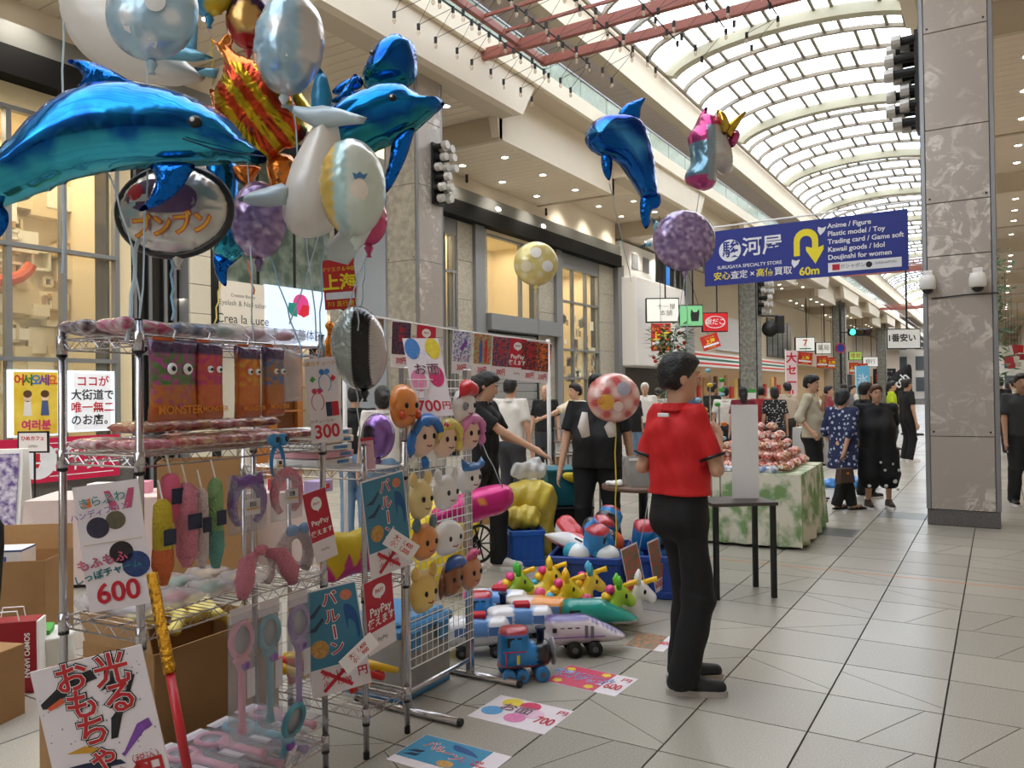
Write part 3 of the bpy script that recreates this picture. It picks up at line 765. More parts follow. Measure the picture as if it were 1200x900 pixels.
# ---- downlights
M_lamp = mat((255, 250, 236), 0.4, emit=22.0, noise=0)
def downlight(loc, power, i):
    t = thing('downlight', 'small round recessed downlight in the walkway ceiling', 'light', loc, group='recessed ceiling downlights')
    MB().lathe([(0.05, 0.02), (0.105, 0.02), (0.115, 0.0), (0.1, -0.008), (0.075, 0.0)], 14).build('ring', M_white, t, True)
    MB().cyl((0, 0, 0.004), (0, 0, -0.002), 0.075, 14).build('lens', M_lamp, t)
    if power:
        l = bpy.data.lights.new('downlight_lamp', 'SPOT'); l.energy = power; l.spot_size = 2.1; l.spot_blend = 0.8; l.shadow_soft_size = 0.08; l.color = (1, 0.93, 0.82)
        o = link('lamp', l, t, (0, 0, -0.03))
k = 0
for a, b, hi in bays:
    if b < 0 or a > 75: continue
    z = 7.5 if hi else 7.0
    for yy in (a + 1.2, a + 3.0, a + 4.8):
        for xx in (-9.7, -10.9):
            if abs(yy - 11.9) < 0.8 and xx > -10: continue
            k += 1; downlight((xx, yy, z + 0.004), 150 if yy < 32 else 0, k)
        if 8 < yy < 75: downlight((mx(-10.2), yy, z + 0.004), 150 if yy < 30 else 0, k)
for px, py in ((584, 245), (637, 265)):
    q = onX(px, py, XW + 0.245)
    s_ = thing('fascia_spot', 'tiny spot lamp in the steel trim above the black fascia', 'light', q, group='fascia spot lamps'); MB().ball((0, 0, 0), (0.02, 0.12, 0.05)).build('lens', M_lamp, s_, True)
# little ceiling fittings
for px, py in ((547, 205), (640, 245)):
    if px < 800:
        q = G(px, py, 7.0); s_ = thing('sprinkler', 'small dark sprinkler head hanging from the walkway ceiling', 'sprinkler', (q.x, q.y, 7.0), group='ceiling sprinklers')
        MB().cyl((0, 0, 0.02), (0, 0, -0.14), 0.035, 8).build('stem', M_dark, s_); MB().cyl((0, 0, -0.14), (0, 0, -0.2), 0.05, 8, 0.02).build('nozzle', M_dark, s_)

# ---- red steel frames with strings of bulbs
M_red = mat((158, 94, 82), 0.5, noise=0.06); M_cable = mat((52, 48, 46), 0.6); M_bulb = glassmat((236, 220, 200), 0.35, 0.05)
def red_frame(label, y, full):
    t = thing('steel_frame', label, 'frame', (0, y, 8.15))
    MB().bb((-8.5, -0.9 - 0.06, -0.1), (-1.2, -0.9 + 0.06, 0.1)).build('main_beam', M_red, t)
    MB().bb((-7.7, -0.06, -0.08), (-2.0, 0.06, 0.08)).build('main_beam', M_red, t)
    for s in (-7.65, -2.05): MB().bb((s - 0.05, -4.2, -0.06), (s + 0.05, 0, 0.06)).build('side_rail', M_red, t)
    for k in (-1.5, -2.2, -3.0, -4.0): MB().bb((-7.7, k - 0.025, 0.0), (-2.0, k + 0.025, 0.05)).build('cross_bar', M_red, t)
    if not full:
        return t
    cap = MB().cyl((0, 0, 0), (0, 0, -0.1), 0.028, 8).mesh('socket', [M_dark]); gl = MB().lathe([(0.012, 0), (0.03, -0.03), (0.032, -0.06), (0.02, -0.09), (0.004, -0.1)], 8).mesh('bulb', [M_bulb], True)
    for i, X in enumerate((-7.65, -6.75, -5.85, -4.95, -4.05, -3.15)):
        c = thing('string_light', 'bulb garland slung along the red steel frame, garland %s' % ('over the walkway edge', 'second out', 'third out', 'fourth out', 'fifth out', 'furthest out')[i], 'string light', (X, y, 7.97), group='bulb garlands under the red frame')
        pts = [(0, -4.4 + 0.1 * k, 0.0) for k in range(46)]
        MB().tube(pts[::9] + [pts[-1]], 0.014, 6).build('cable', M_cable, c)
        zz = []
        for k in range(9):
            yy = -4.2 + k * 0.55; zz.append((0, yy, -0.01)); zz.append((-0.5 + 0.06 * (k % 2), yy + 0.18, -0.33))
        MB().tube(zz, 0.006, 4).build('wire', M_cable, c)
        for q in zz:
            link('socket', cap, c, (q[0], q[1], q[2] + 0.02)); link('bulb', gl, c, (q[0], q[1], q[2] - 0.08))
    return t
red_frame('red steel frame hung with bulb garlands under the roof', 13.9, True)
red_frame('distant red steel frame under the glass roof', 50.0, False)
red_frame('most distant red steel frame, small beside the pillar', 74.0, False)

# ---- lamp clusters and cameras on the pillars
def lamp_cluster(label, loc, rz, rows=6, s=1.0):
    t = thing('lamp_cluster', label, 'light', loc, rz)
    MB().box((0, -0.02, 0), (0.34 * s, 0.04, 1.15 * s)).build('back_plate', M_dark, t)
    for i in range(rows):
        for j in range(3 if i % 2 else 2):
            x = (-0.14 + 0.14 * j) * s if i % 2 else (-0.07 + 0.16 * j) * s; z = (-0.47 + i * 0.19) * s; d = (0.1 + 0.08 * ((i + j) % 3)) * s
            h = MB().cyl((x, -0.03, z), (x, -d, z), 0.05 * s, 10).build('lamp_head', M_dark, t)
            MB().cyl((x, -d, z), (x, -d - 0.1 * s, z + 0.0), 0.082 * s, 12, 0.075 * s).build('reflector', mat((200, 196, 190), 0.35, metal=0.3), t)
    return t
q = onX(512, 205, -8.98); lamp_cluster('cluster of round lamp heads on the pillar above the show windows', (q.x, q.y, q.z), PI / 2, s=1.0)
lamp_cluster('cluster of dark lamp heads projecting from the camera pillar', (-0.74, 10.5, onY(1045, 100, 10.4).z), -PI / 2, s=1.0)
lamp_cluster('small cluster of lamp heads on the concrete pillar below the blue banner', (-8.94, 35.6, 5.7), PI / 2, s=1.6)
for px, py, lb in ((1088, 333, 'white dome camera on the steel pillar, on the banner side'), (1146, 330, 'white dome camera on the steel pillar, on the side away from the banner')):
    q = onY(px, py, 10.13); t = thing('dome_camera', lb, 'camera', (q.x, 10.13, q.z))
    MB().box((0, -0.02, 0.1), (0.1, 0.04, 0.1)).build('bracket', M_white, t, bevel=0.008)
    MB().lathe([(0.01, 0.09), (0.07, 0.08), (0.085, 0.02), (0.085, -0.06), (0.07, -0.075)], 16, (0, -0.12, 0)).build('housing', M_white, t, True)
    MB().ball((0, -0.12, -0.075), (0.06, 0.06, 0.05), 12, 8).build('dome', M_black, t, True)
qa, qb = onY(1092, 350, 10.12), onY(1170, 343, 10.12)
tag(MB().tube([qa, (qa + qb) / 2 + Vector((0, 0, 0.01)), qb], 0.008, 6).build('camera_cable', M_dark), 'black cable running across the steel pillar below the dome cameras', 'cable')
# ================================================================== RACKS, STANDS AND PRICE CARDS
CA = math.radians(121.4)                    # world heading of the camera axis
M_chrome = mat((196, 192, 194), 0.22, metal=0.95, noise=0.08, scale=40)
M_paper = mat((232, 222, 226), 0.55, noise=0.02); M_paper2 = mat((240, 234, 232), 0.5, noise=0.02)
M_redink = mat((196, 26, 48), 0.5); M_bluep = mat((64, 128, 158), 0.5, noise=0.1, scale=12); M_whitep = mat((244, 242, 242), 0.5)
M_paypay = mat((190, 34, 56), 0.5, noise=0.03); M_navy = mat((24, 34, 66), 0.5)
def wire_shelf(parent, L, D, z, name='shelf', wires=True):
    m = MB(); h = 0.035
    cs = [(0, 0), (L, 0), (L, D), (0, D)]
    for i in range(4):
        a = Vector((*cs[i], z)); b = Vector((*cs[(i + 1) % 4], z))
        m.tube([a, b], 0.0035, 5); m.tube([a - Vector((0, 0, h)), b - Vector((0, 0, h))], 0.0035, 5)
        n = max(4, int((b - a).length / 0.035)); zz = [a.lerp(b, k / n) - Vector((0, 0, h if k % 2 else 0)) for k in range(n + 1)]
        m.tube(zz, 0.0022, 4)
    n = int(L / 0.03)
    for k in range(1, n): m.tube([(L * k / n, 0, z), (L * k / n, D, z)], 0.0018, 4)
    for k in (1, 2): m.tube([(0, D * k / 3, z - 0.004), (L, D * k / 3, z - 0.004)], 0.003, 4)
    return m.build(name, M_chrome, parent)
def wire_rack(label, origin, rz, L, D, shelves, ztop):
    t = thing('wire_rack', label, 'rack', origin, rz)
    for x in (0, L):
        for y in (0, D):
            p = MB(); p.cyl((x, y, 0.02), (x, y, ztop), 0.0125, 12)
            p.build('post', M_chrome, t, True)
            MB().cyl((x, y, 0), (x, y, 0.03), 0.014, 10).build('foot', M_black, t)
            MB().cyl((x, y, ztop), (x, y, ztop + 0.006), 0.0125, 10).build('cap', M_black, t)
            for z in shelves: MB().cyl((x, y, z - 0.05), (x, y, z + 0.012), 0.0165, 12).build('collar', M_chrome, t, True)
            for z in shelves: MB().cyl((x, y, z - 0.058), (x, y, z - 0.05), 0.0168, 12).build('sleeve', M_black, t)
    for z in shelves: wire_shelf(t, L, D, z)
    return t
RZA = CA - math.radians(27)
NA = at(163, 2.5, 0); UA = Vector((math.cos(RZA), math.sin(RZA), 0)); VA = Vector((-math.sin(RZA), math.cos(RZA), 0))
SA = (0.15, 0.82, 1.365, 1.745); LA, DA = 0.86, 0.38
rackA = wire_rack('chrome wire rack hung with packets and toy headbands', NA, RZA, LA, DA, SA, 1.79)
RZB = CA - math.radians(29)
NB = at(425, 3.41, 0); UB = Vector((math.cos(RZB), math.sin(RZB), 0)); VB = Vector((-math.sin(RZB), math.cos(RZB), 0))
rackB = wire_rack('lower chrome wire rack carrying the blue balloon price cards', NB, RZB, 0.29, 0.72, (0.2, 0.72, 1.22), 1.33)
def onA(x, y, z): return NA + UA * x + VA * y + Vector((0, 0, z))
def onB(x, y, z): return NB + UB * x + VB * y + Vector((0, 0, z))
# mask stand: grid panel on two T feet
RZM = CA - math.radians(30)
NM = at(473, 3.88, 0); UM = Vector((math.cos(RZM), math.sin(RZM), 0)); VM = Vector((-math.sin(RZM), math.cos(RZM), 0)); LM = 0.56
def onM(x, y, z): return NM + UM * x + VM * y + Vector((0, 0, z))
stand = thing('grid_stand', 'white wire grid stand hung with toy face masks', 'stand', NM, RZM)
for x in (0, LM):
    MB().box((x, 0, 0.85), (0.036, 0.036, 1.66)).build('post', M_chrome, stand, bevel=0.004)
    MB().cyl((x, -0.3, 0.02), (x, 0.3, 0.02), 0.018, 10).build('foot_bar', M_chrome, stand, True)
    for s in (-1, 1): MB().cyl((x, s * 0.3, 0.02), (x, s * 0.318, 0.02), 0.019, 10).build('end_cap', M_black, stand)
MB().cyl((0, 0, 0.1), (LM, 0, 0.1), 0.012, 8).build('cross_bar', M_chrome, stand)
g = MB(); z0, z1 = 0.22, 1.62
for k in range(13): x = LM * k / 12; g.tube([(x, -0.022, z0), (x, -0.022, z1)], 0.0024, 4)
for k in range(32): z = z0 + (z1 - z0) * k / 31; g.tube([(0, -0.025, z), (LM, -0.025, z)], 0.0024 if k % 5 else 0.004, 4)
g.build('grid', mat((226, 226, 222), 0.4), stand)

# ---- cards
def card4(name, label, cat, TL, TR, BR, BL, m, th=0.002, group=None, curl=0.0):
    TL, TR, BR, BL = map(Vector, (TL, TR, BR, BL)); c = (TL + TR + BR + BL) / 4
    x = (TR - TL + BR - BL).normalized(); z = (TL - BL + TR - BR); z = (z - x * z.dot(x)).normalized(); y = z.cross(x)
    w = ((TR - TL).length + (BR - BL).length) / 2; h = ((TL - BL).length + (TR - BR).length) / 2
    t = thing(name, label, cat, c, group=group); t.rotation_euler = Matrix(((x.x, y.x, z.x), (x.y, y.y, z.y), (x.z, y.z, z.z))).to_euler()
    if m is not None:
        nx = 8 if curl else 1; s = MB(); vs = []; fs = []
        for k in (0, 1):
            for i in range(nx + 1):
                u = i / nx - 0.5
                for zz in (-0.5, 0.5): vs.append((u * w, (th if k else 0) + curl * (u * u * 4 - 1) * -1 * 0, zz * h))
        s.box((0, th / 2, 0), (w, th, h)).build('sheet', m, t)
    return t, w, h
def card(name, label, cat, pts, zl, zr, m, zb=None, **kw):
    """photo corners TL TR BR BL, depth of the left and right edges (zb: extra depth of the foot)"""
    zb = zb or 0
    return card4(name, label, cat, P(*pts[0], zl), P(*pts[1], zr), P(*pts[2], zr + zb), P(*pts[3], zl + zb), m, **kw)
def fcard(name, label, cat, pts, m, z=0.002, **kw):
    return card4(name, label, cat, *[G(*p, z) for p in pts], m, **kw)
def outlined(s, size, t, x, z, fill, edge, y=-0.003, eb=0.035, fb=0.012, edge2=None, **kw):
    if edge2: text(s, size, edge2, t, x, z, y + 0.001, bold=eb * 1.8, **kw)
    text(s, size, edge, t, x, z, y, bold=eb, **kw); text(s, size, fill, t, x, z, y - 0.0006, bold=fb, **kw)
def dots(t, w, h, n, m, seed, r=0.002):
    q = MB(); rs = random.Random(seed)
    for i in range(n):
        x, z = rs.uniform(-.48, .48) * w, rs.uniform(-.48, .48) * h; q.prism(circle(r * rs.uniform(.6, 1.2), 6, x, z), -0.0012, -0.0006)
    o = q.build('printed_dots', m, t); o['kind'] = 'stuff'
M_pink = mat((222, 96, 130), 0.5); M_gold = mat((206, 150, 40), 0.4); M_ylw = mat((236, 206, 40), 0.5); M_purple = mat((126, 70, 160), 0.5); M_orange = mat((232, 120, 40), 0.5); M_green = mat((70, 150, 70), 0.5); M_teal = mat((46, 130, 140), 0.5)
# big light-up toys card
t, w, h = card('price_card', 'large white card lettered for light-up toys at the foot of the wire rack', 'sign', [(49, 786), (182, 752), (192, 950), (66, 985)], 2.12, 2.16, M_paper, th=0.006)
dots(t, w, h, 90, mat((120, 110, 160), 0.6), 3)
M_inkr = mat((190, 34, 40), 0.5); M_inkd = mat((30, 28, 32), 0.6)
for i, ch in enumerate('おもちゃ'): outlined(ch, 0.088 if ch != 'ゃ' else 0.08, t, -w * 0.16 + i * 0.012, h * 0.40 - i * 0.076, M_inkr, M_whitep, edge2=M_inkd, eb=0.04, fb=0.02)
for i, ch in enumerate('光る'): outlined(ch, 0.092, t, w * 0.2 + i * 0.006, h * 0.39 - i * 0.078, M_inkr, M_whitep, edge2=M_inkd, eb=0.04, fb=0.02)
flat('printed_blaster', [(-w * .47, h * .30), (-w * .2, h * .41), (w * .02, h * .43), (w * .06, h * .37), (-w * .06, h * .36), (-w * .2, h * .33), (-w * .38, h * .26), (-w * .46, h * .27)], M_inkd, t)
flat('printed_grip', [(-w * .42, h * .27), (-w * .28, h * .31), (-w * .26, h * .28), (-w * .4, h * .25)], mat((214, 90, 50), 0.5), t, -0.0022)
flat('printed_sword', [(w * .36, h * .34), (w * .39, h * .34), (w * .28, h * .20), (w * .2, h * .12), (w * .12, h * -.0), (w * .06, h * .0), (w * .1, h * .12), (w * .2, h * .18)], M_inkd, t)
flat('printed_wand', [(w * .12, -h * .1), (w * .15, -h * .09), (w * .31, h * .05), (w * .42, h * .07), (w * .44, h * .02), (w * .36, h * .0), (w * .14, -h * .12)], M_purple, t)
flat('printed_rocket', [(-w * .35, -h * .02), (-w * .18, h * .0), (w * .0, -h * .05), (-w * .12, -h * .05)], M_gold, t)
flat('printed_jet', [(-w * .36, -h * .1), (-w * .2, -h * .1), (w * .1, -h * .13), (w * .14, -h * .16), (-w * .1, -h * .15)], M_navy, t)
text('800', 0.1, M_inkr, t, w * 0.08, -h * 0.27, bold=0.03); text('円', 0.08, M_inkr, t, w * 0.34, -h * 0.25, bold=0.02); text('（税込）', 0.026, M_inkr, t, w * 0.32, -h * 0.155)
# 600 card
t, w, h = card('price_card', 'white hanging card priced 600 on the rack post', 'sign', [(97, 569), (178, 562), (165, 705), (93, 722)], 2.40, 2.44, M_paper)
text('600', 0.085, M_redink, t, -0.005, -h * 0.37, bold=0.022, sx=0.98); flat('divider', rect(-w * .45, h * .03, w * .45, h * .036), mat((200, 176, 150), 0.6), t)
for x, z, r, c in ((-.2, .16, .032, (50, 44, 66)), (.08, .2, .028, (96, 90, 70)), (.3, -.17, .04, (44, 66, 120)), (.1, -.06, .034, (30, 26, 30))): flat('printed_badge', circle(r, 20, x * w, z * h), mat(c, 0.5, noise=0.5, scale=60), t)
for x, z, a, c in ((.28, .36, -.6, (196, 80, 120)), (.1, .36, .6, (196, 80, 120))): flat('printed_strap', [(x * w - .012, z * h - .03), (x * w + .012, z * h - .03), (x * w + .008 - a * .03, z * h + .03), (x * w - .008 - a * .03, z * h + .03)], mat(c, 0.5), t)
outlined('きらふわ', 0.034, t, -w * 0.08, h * 0.37, M_teal, M_whitep, rot=0.1); outlined('ハンディファン', 0.024, t, -w * 0.14, h * 0.28, M_purple, M_whitep, rot=0.12); outlined('もふもふ', 0.036, t, -w * .2, -h * .11, M_pink, M_navy, rot=0.12); outlined('しっぽチャーム', 0.028, t, -w * .14, -h * .2, M_teal, M_navy, rot=0.15)
flat('printed_cap', [(-w * .38, h * .38), (-w * .26, h * .4), (-w * .25, h * .33), (-w * .38, h * .32)], M_orange, t)
# 300 card
t, w, h = card('price_card', 'tall white card priced 300 with printed headbands at the rack end', 'sign', [(358, 421), (399, 417), (397, 516), (364, 520)], 3.18, 3.24, M_paper)
text('300', 0.075, M_redink, t, 0.0, -h * 0.38, bold=0.022, sx=0.92); outlined('点滅カチューシャ', 0.021, t, 0, h * 0.43, M_gold, M_whitep)
for a_, c, x, z in ((0, (60, 130, 200), .08, .2), (1, (206, 60, 90), -.2, -.02)):
    MB().tube([(x * w + 0.025 * math.cos(q), -0.003, z * h + 0.036 * math.sin(q)) for q in np.linspace(-1.2, 4.3, 14)], 0.0015, 4).build('printed_band', mat(c, 0.5), t)
    flat('printed_eyes', circle(.011, 10, x * w - .01, z * h + .045) , mat(c, 0.5), t); flat('printed_eyes', circle(.011, 10, x * w + .012, z * h + .045), mat(c, 0.5), t, -0.0022)
for x, c in ((-.3, M_green), (.34, M_redink)): flat('printed_leaf', [(x * w - .012, h * .24), (x * w, h * .29), (x * w + .013, h * .25), (x * w, h * .21)], c, t)
flat('printed_box', rect(w * .04, -h * .2, w * .22, -h * .03), M_navy, t); flat('printed_box', rect(w * .23, -h * .2, w * .44, -h * .03), M_redink, t)
text('カチューシャ', 0.016, M_ink, t, -w * .12, -h * .25)
# balloon cards
def balloon_card(label, pts, zl, zr, price=True):
    t, w, h = card('price_card', label, 'sign', pts, zl, zr, M_paper)
    flat('blue_print', rect(-w * .48, -h * .24, w * .48, h * .485), M_bluep, t, -0.0012)
    vt = 'バルーン'; s = h * 0.145
    for i, ch in enumerate(vt[:2]): outlined(ch, s, t, w * .02, h * (.38 - i * .165), M_inkr, M_whitep, edge2=None, eb=0.05)
    flat('long_mark', rect(w * -.005, h * .0, w * .055, h * .14), M_whitep, t, -0.003); flat('long_mark', rect(w * .01, h * .01, w * .04, h * .13), M_inkr, t, -0.0036)
    outlined('ン', s, t, w * .02, -h * .09, M_inkr, M_whitep, eb=0.05)
    for z in (.3, .17): flat('printed_plane', [(-w * .46, h * (z - .05)), (-w * .3, h * (z - .02)), (-w * .14, h * (z + .06)), (-w * .12, h * (z + .035)), (-w * .28, h * (z - .06))], mat((44, 60, 84), 0.5), t, -0.0022)
    flat('printed_fish', smooth_outline([(w * .24, h * .3), (w * .36, h * .28), (w * .44, h * .18), (w * .44, h * .02), (w * .4, -h * .04), (w * .38, h * .1), (w * .28, h * .16), (w * .25, h * .06), (w * .23, h * .18)], 3), mat((28, 80, 140), 0.45), t, -0.0022)
    flat('printed_ball', circle(w * .15, 18, -w * .26, -h * .06, h * .085), mat((200, 150, 80), 0.5, noise=0.6, scale=70), t, -0.0022)
    flat('printed_crab', circle(w * .1, 14, w * .3, h * .39, h * .05), mat((206, 120, 90), 0.5, noise=0.4, scale=70), t, -0.0022)
    text('大：1,500\n小：1,000', h * 0.075, M_redink, t, -w * .06, -h * .36, align='CENTER', bold=0.02, line=1.15, sx=0.82); text('円', h * .1, M_redink, t, w * .38, -h * .36, bold=0.02)
    for s_ in (1, -1): MB().beam((-w * .3, -0.003, -h * .36 - s_ * h * .1), (w * .18, -0.003, -h * .36 + s_ * h * .1), 0.002, 0.014, up=(0, 0, 1)).build('strike', M_redink, t)
    return t
balloon_card('blue balloon price card with crossed out price, lower on the racks', [(359, 691), (427, 682), (425, 798), (355, 826)], 3.12, 3.2)
balloon_card('blue balloon price card with crossed out price, higher beside the masks', [(427, 562), (479, 551), (477, 660), (431, 684)], 3.32, 3.5)
def price_slip(label, pts, zl, zr, s):
    t, w, h = card('price_slip', label, 'sign', pts, zl, zr, M_paper2); text(s, h * .36, M_redink, t, 0, 0, bold=0.02, line=1.0, sx=0.9); return t
price_slip('slanting white price slip taped over the lower balloon card', [(397, 776), (437, 738), (441, 757), (408, 790)], 3.1, 3.18, '大：1,400\n小： 900')
price_slip('slanting white price slip taped over the upper balloon card', [(455, 616), (489, 640), (484, 658), (453, 640)], 3.34, 3.42, '大：1,400\n小：1,000')
def pay_card(label, pts, zl, zr, inv=False):
    t, w, h = card('payment_card', label, 'sign', pts, zl, zr, M_paper)
    flat('red_print', rect(-w * .5, -h * .2, w * .5, h * .5), M_paypay, t, -0.0012)
    flat('speech_bubble', circle(w * .23, 20, 0, h * .32, h * .095) , M_whitep, t, -0.002); flat('bubble_tail', [(-w * .05, h * .24), (w * .06, h * .24), (w * .02, h * .2)], M_whitep, t, -0.002)
    text('PAY!', w * .14, M_paypay, t, 0, h * .32, -0.003, bold=0.02); text('PayPay', w * .28, M_whitep, t, 0, h * .06, -0.003, bold=0.015); text('使えます', w * .24, M_whitep, t, 0, -h * .09, -0.003, bold=0.015); text('PayPay', w * .13, M_ink, t, 0, -h * .34, -0.003)
    return t
pay_card('red payment card reading PayPay on the rack beside the lower balloon card', [(364, 577), (389, 570), (388, 651), (361, 665)], 3.15, 3.22)
pay_card('red payment card under the upper balloon card', [(429, 681), (460, 671), (463, 749), (430, 774)], 3.34, 3.5)
t, w, h = card('payment_slip', 'small pink payment slip standing on the lower rack', 'sign', [(420, 514), (438, 512), (439, 549), (424, 552)], 3.42, 3.46, mat((222, 176, 190), 0.5))
flat('red_band', rect(-w * .5, h * .4, w * .5, h * .5), M_paypay, t); text('PayPay', w * .2, M_paypay, t, 0, h * .26, -0.003)
# 700 yen mask card
t, w, h = card('price_card', 'slanted mask poster priced 700 yen on top of the grid stand', 'sign', [(468, 396), (513, 397), (532, 486), (492, 489)], 4.1, 4.18, M_paper, zb=-0.18)
for x, z, c in ((-.28, .36, (70, 130, 200)), (.28, .36, (236, 206, 60)), (-.26, -.05, (226, 130, 170)), (.24, -.0, (206, 50, 110)), (.0, .2, (236, 220, 226))): flat('printed_patch', circle(w * .21, 18, x * w, z * h, h * .14), mat(c, 0.5, noise=0.3, scale=50), t)
outlined('お面', 0.07, t, 0, h * .08, mat((110, 30, 80), 0.5), M_whitep); text('700', 0.085, M_redink, t, -w * .12, -h * .38, bold=0.02); text('円', 0.05, M_redink, t, w * .36, -h * .38, bold=0.02)
# cards lying on the floor
t, w, h = fcard('floor_card', 'blue balloon price sheet on the slabs at the foot of the racks', 'sign', [(502, 861), (597, 886), (560, 921), (450, 889)], M_paper)
flat('blue_print', rect(-w * .49, -h * .3, w * .3, h * .48), mat((60, 140, 176), 0.5, noise=0.1), t)
flat('printed_fish', smooth_outline([(-w * .1, h * .4), (w * .1, h * .34), (w * .24, h * .2), (w * .1, h * .22), (-w * .05, h * .25)], 3), mat((28, 80, 140), 0.45), t, -0.0024)
for i, ch in enumerate('バルーン'): outlined(ch, h * .22, t, -w * (.3 - i * .12), h * (.2 - i * .06), M_inkr, M_whitep, eb=.05)
for z in (-.1, -.22): flat('printed_plane', [(-w * .44, h * z), (-w * .38, h * (z + .08)), (-w * .28, h * (z + .1)), (-w * .3, h * (z + .02))], M_navy, t, -0.0024)
flat('printed_ball', circle(w * .09, 18, w * .04, -h * .2, h * .1), mat((200, 150, 80), 0.5, noise=0.6, scale=70), t, -0.0024)
text('大：1,400\n小： 900', h * .1, M_redink, t, w * .22, h * .03, bold=.02); text('円', h * .18, M_redink, t, w * .4, -h * .1, bold=.02)
t, w, h = fcard('floor_card', 'mask price sheet reading 700 yen lying on the slabs', 'sign', [(585, 815), (677, 833), (633, 861), (550, 838)], M_paper)
for x, z, c in ((-.24, .3, (236, 206, 60)), (-.34, -.12, (90, 160, 210)), (.0, .3, (206, 50, 90)), (.0, -.2, (226, 130, 180)), (.14, .06, (240, 190, 210))): flat('printed_patch', circle(w * .13, 16, x * w, z * h, h * .17), mat(c, 0.5, noise=0.3, scale=50), t)
outlined('お面', h * .3, t, -w * .1, h * .08, mat((110, 30, 80), 0.5), M_whitep); text('700', h * .34, M_redink, t, w * .34, -h * .1, bold=.02, rot=PI / 2 * 0 + .0, sx=.62); text('円', h * .18, M_redink, t, w * .42, h * .3, bold=.02)
t, w, h = fcard('floor_card', 'pink toy price sheet reading 600 yen beside the train balloons', 'sign', [(667, 780), (749, 795), (720, 817), (638, 797)], M_paper)
flat('pink_print', rect(-w * .49, -h * .48, w * .2, h * .48), mat((206, 60, 96), 0.5, noise=0.15, scale=20), t); outlined('空気ビニール\nトイグッズ', h * .22, t, -w * .14, h * .02, mat((60, 130, 200), 0.5), M_whitep, line=.9)
for x, z in ((-.4, .3), (.1, .34), (-.36, -.34), (.08, -.34)): flat('printed_star', circle(h * .1, 5, x * w, z * h), M_ylw, t, -0.0024)
text('600', h * .36, M_redink, t, w * .34, -h * .12, bold=.02, sx=.6); text('円', h * .2, M_redink, t, w * .4, h * .28, bold=.02)
t, w, h = fcard('floor_card', 'green and brown toy price sheet behind the standing man', 'sign', [(745, 741), (790, 746), (782, 765), (736, 757)], M_paper)
flat('print', rect(-w * .49, -h * .48, w * .25, h * .48), speckle((60, 110, 90), (196, 120, 80), 30, 0.5), t); text('600', h * .3, M_redink, t, w * .36, 0, bold=.02, sx=.5)
# ================================================================== HELIUM BALLOONS
from mathutils import noise as mn
def foil(rough=0.16, metal=0.9, bump=0.35, bscale=22): return vcmat(rough, metal, bump, bscale)
M_rib1 = mat((196, 214, 226), 0.4); M_rib2 = mat((226, 200, 60), 0.4); M_rib3 = mat((226, 110, 60), 0.4); M_rib4 = mat((150, 196, 226), 0.4)
def px2(pts, cx, cy, zc): k = zc / FPX; return [((x - cx) * k, -(y - cy) * k) for x, y in pts]
def balloon(label, cx, cy, zc, group=None, turn=0.0):
    return thing('foil_balloon', label, 'balloon', P(cx, cy, zc), YAW + turn, group)
def ribbon(t, cx, cy, zc, a, b, zb, m=M_rib1, sag=0.0, r=0.003):
    """tether from photo point a (balloon) down to b at depth zb; given in the balloon's own frame"""
    o = Matrix.Rotation(-t.rotation_euler.z, 3, 'Z'); A = o @ (P(*a, zc) - Vector(t.location)); B = o @ (P(*b, zb) - Vector(t.location))
    n = 8; pts = []
    for i in range(n + 1):
        q = A.lerp(B, i / n); q.x += sag * math.sin(PI * i / n) + 0.004 * math.sin(i * 2.1); pts.append(q)
    MB().tube(pts, r, 5).build('ribbon', m, t)
def dolphin(label, body, fins, cx, cy, zc, th, eye=None, top=(14, 112, 208), mid=(26, 136, 206), belly=(58, 166, 190), band=None, turn=0.0, dark=(8, 74, 158), step=0.03):
    t = balloon(label, cx, cy, zc, 'dolphin foil balloons', turn); k = zc / FPX
    ol = smooth_outline(px2(body, cx, cy, zc), 4)
    a = np.array(ol); 
    def col(x, z, front):
        d = abs(a[:, 0] - x); near_ = a[d < 0.05]
        if len(near_) < 2: return mid
        lo, hi = near_[:, 1].min(), near_[:, 1].max(); f = (z - lo) / max(hi - lo, 1e-3)
        w = 0.06 * math.sin(x * 22) + 0.04 * math.sin(x * 47 + z * 30); f += w
        def mixc(p, q, s): s = min(max(s, 0), 1); return tuple(p[i] + (q[i] - p[i]) * s for i in range(3))
        if f > 0.62: return mixc(mid, top, (f - 0.62) / 0.15)
        if f > 0.42: return mixc(dark, mid, (f - 0.42) / 0.16)
        return mixc(belly, dark, (f - 0.26) / 0.12)
    pillow('body', ol, th, foil(0.12, 0.82, 0.1, 9), t, step, col, wrinkle=0.05, wn=50)
    for nm, pts, ft in fins:
        q = px2(pts, cx, cy, zc); s = smooth_outline(q, 4)
        pillow(nm, s, ft, foil(0.16, 0.85, 0.5, 30), t, step * 0.6, lambda x, z, f: (10, 104, 200), loc=(0, -th * 0.5 if nm == 'flipper' else 0.0, 0))
    if eye:
        q = px2([eye[:2]], cx, cy, zc)[0]; r = eye[2] * k; v_, f_ = triangulate(ol, step); R__ = seg_dist(v_, ol).max(); e_ = th * (1 - (1 - min(1, seg_dist([q], ol)[0] / R__)) ** 2) ** .5
        e = MB().ball((q[0], -e_, q[1]), (r, r * 0.35, r * 0.85), 14, 8).build('eye', M_black, t, True)
        MB().ball((q[0] - r * .2, -e_ - r * 0.3, q[1] + r * .25), (r * .3, r * .12, r * .3), 8, 6).build('eye_glint', M_white, e)
    return t
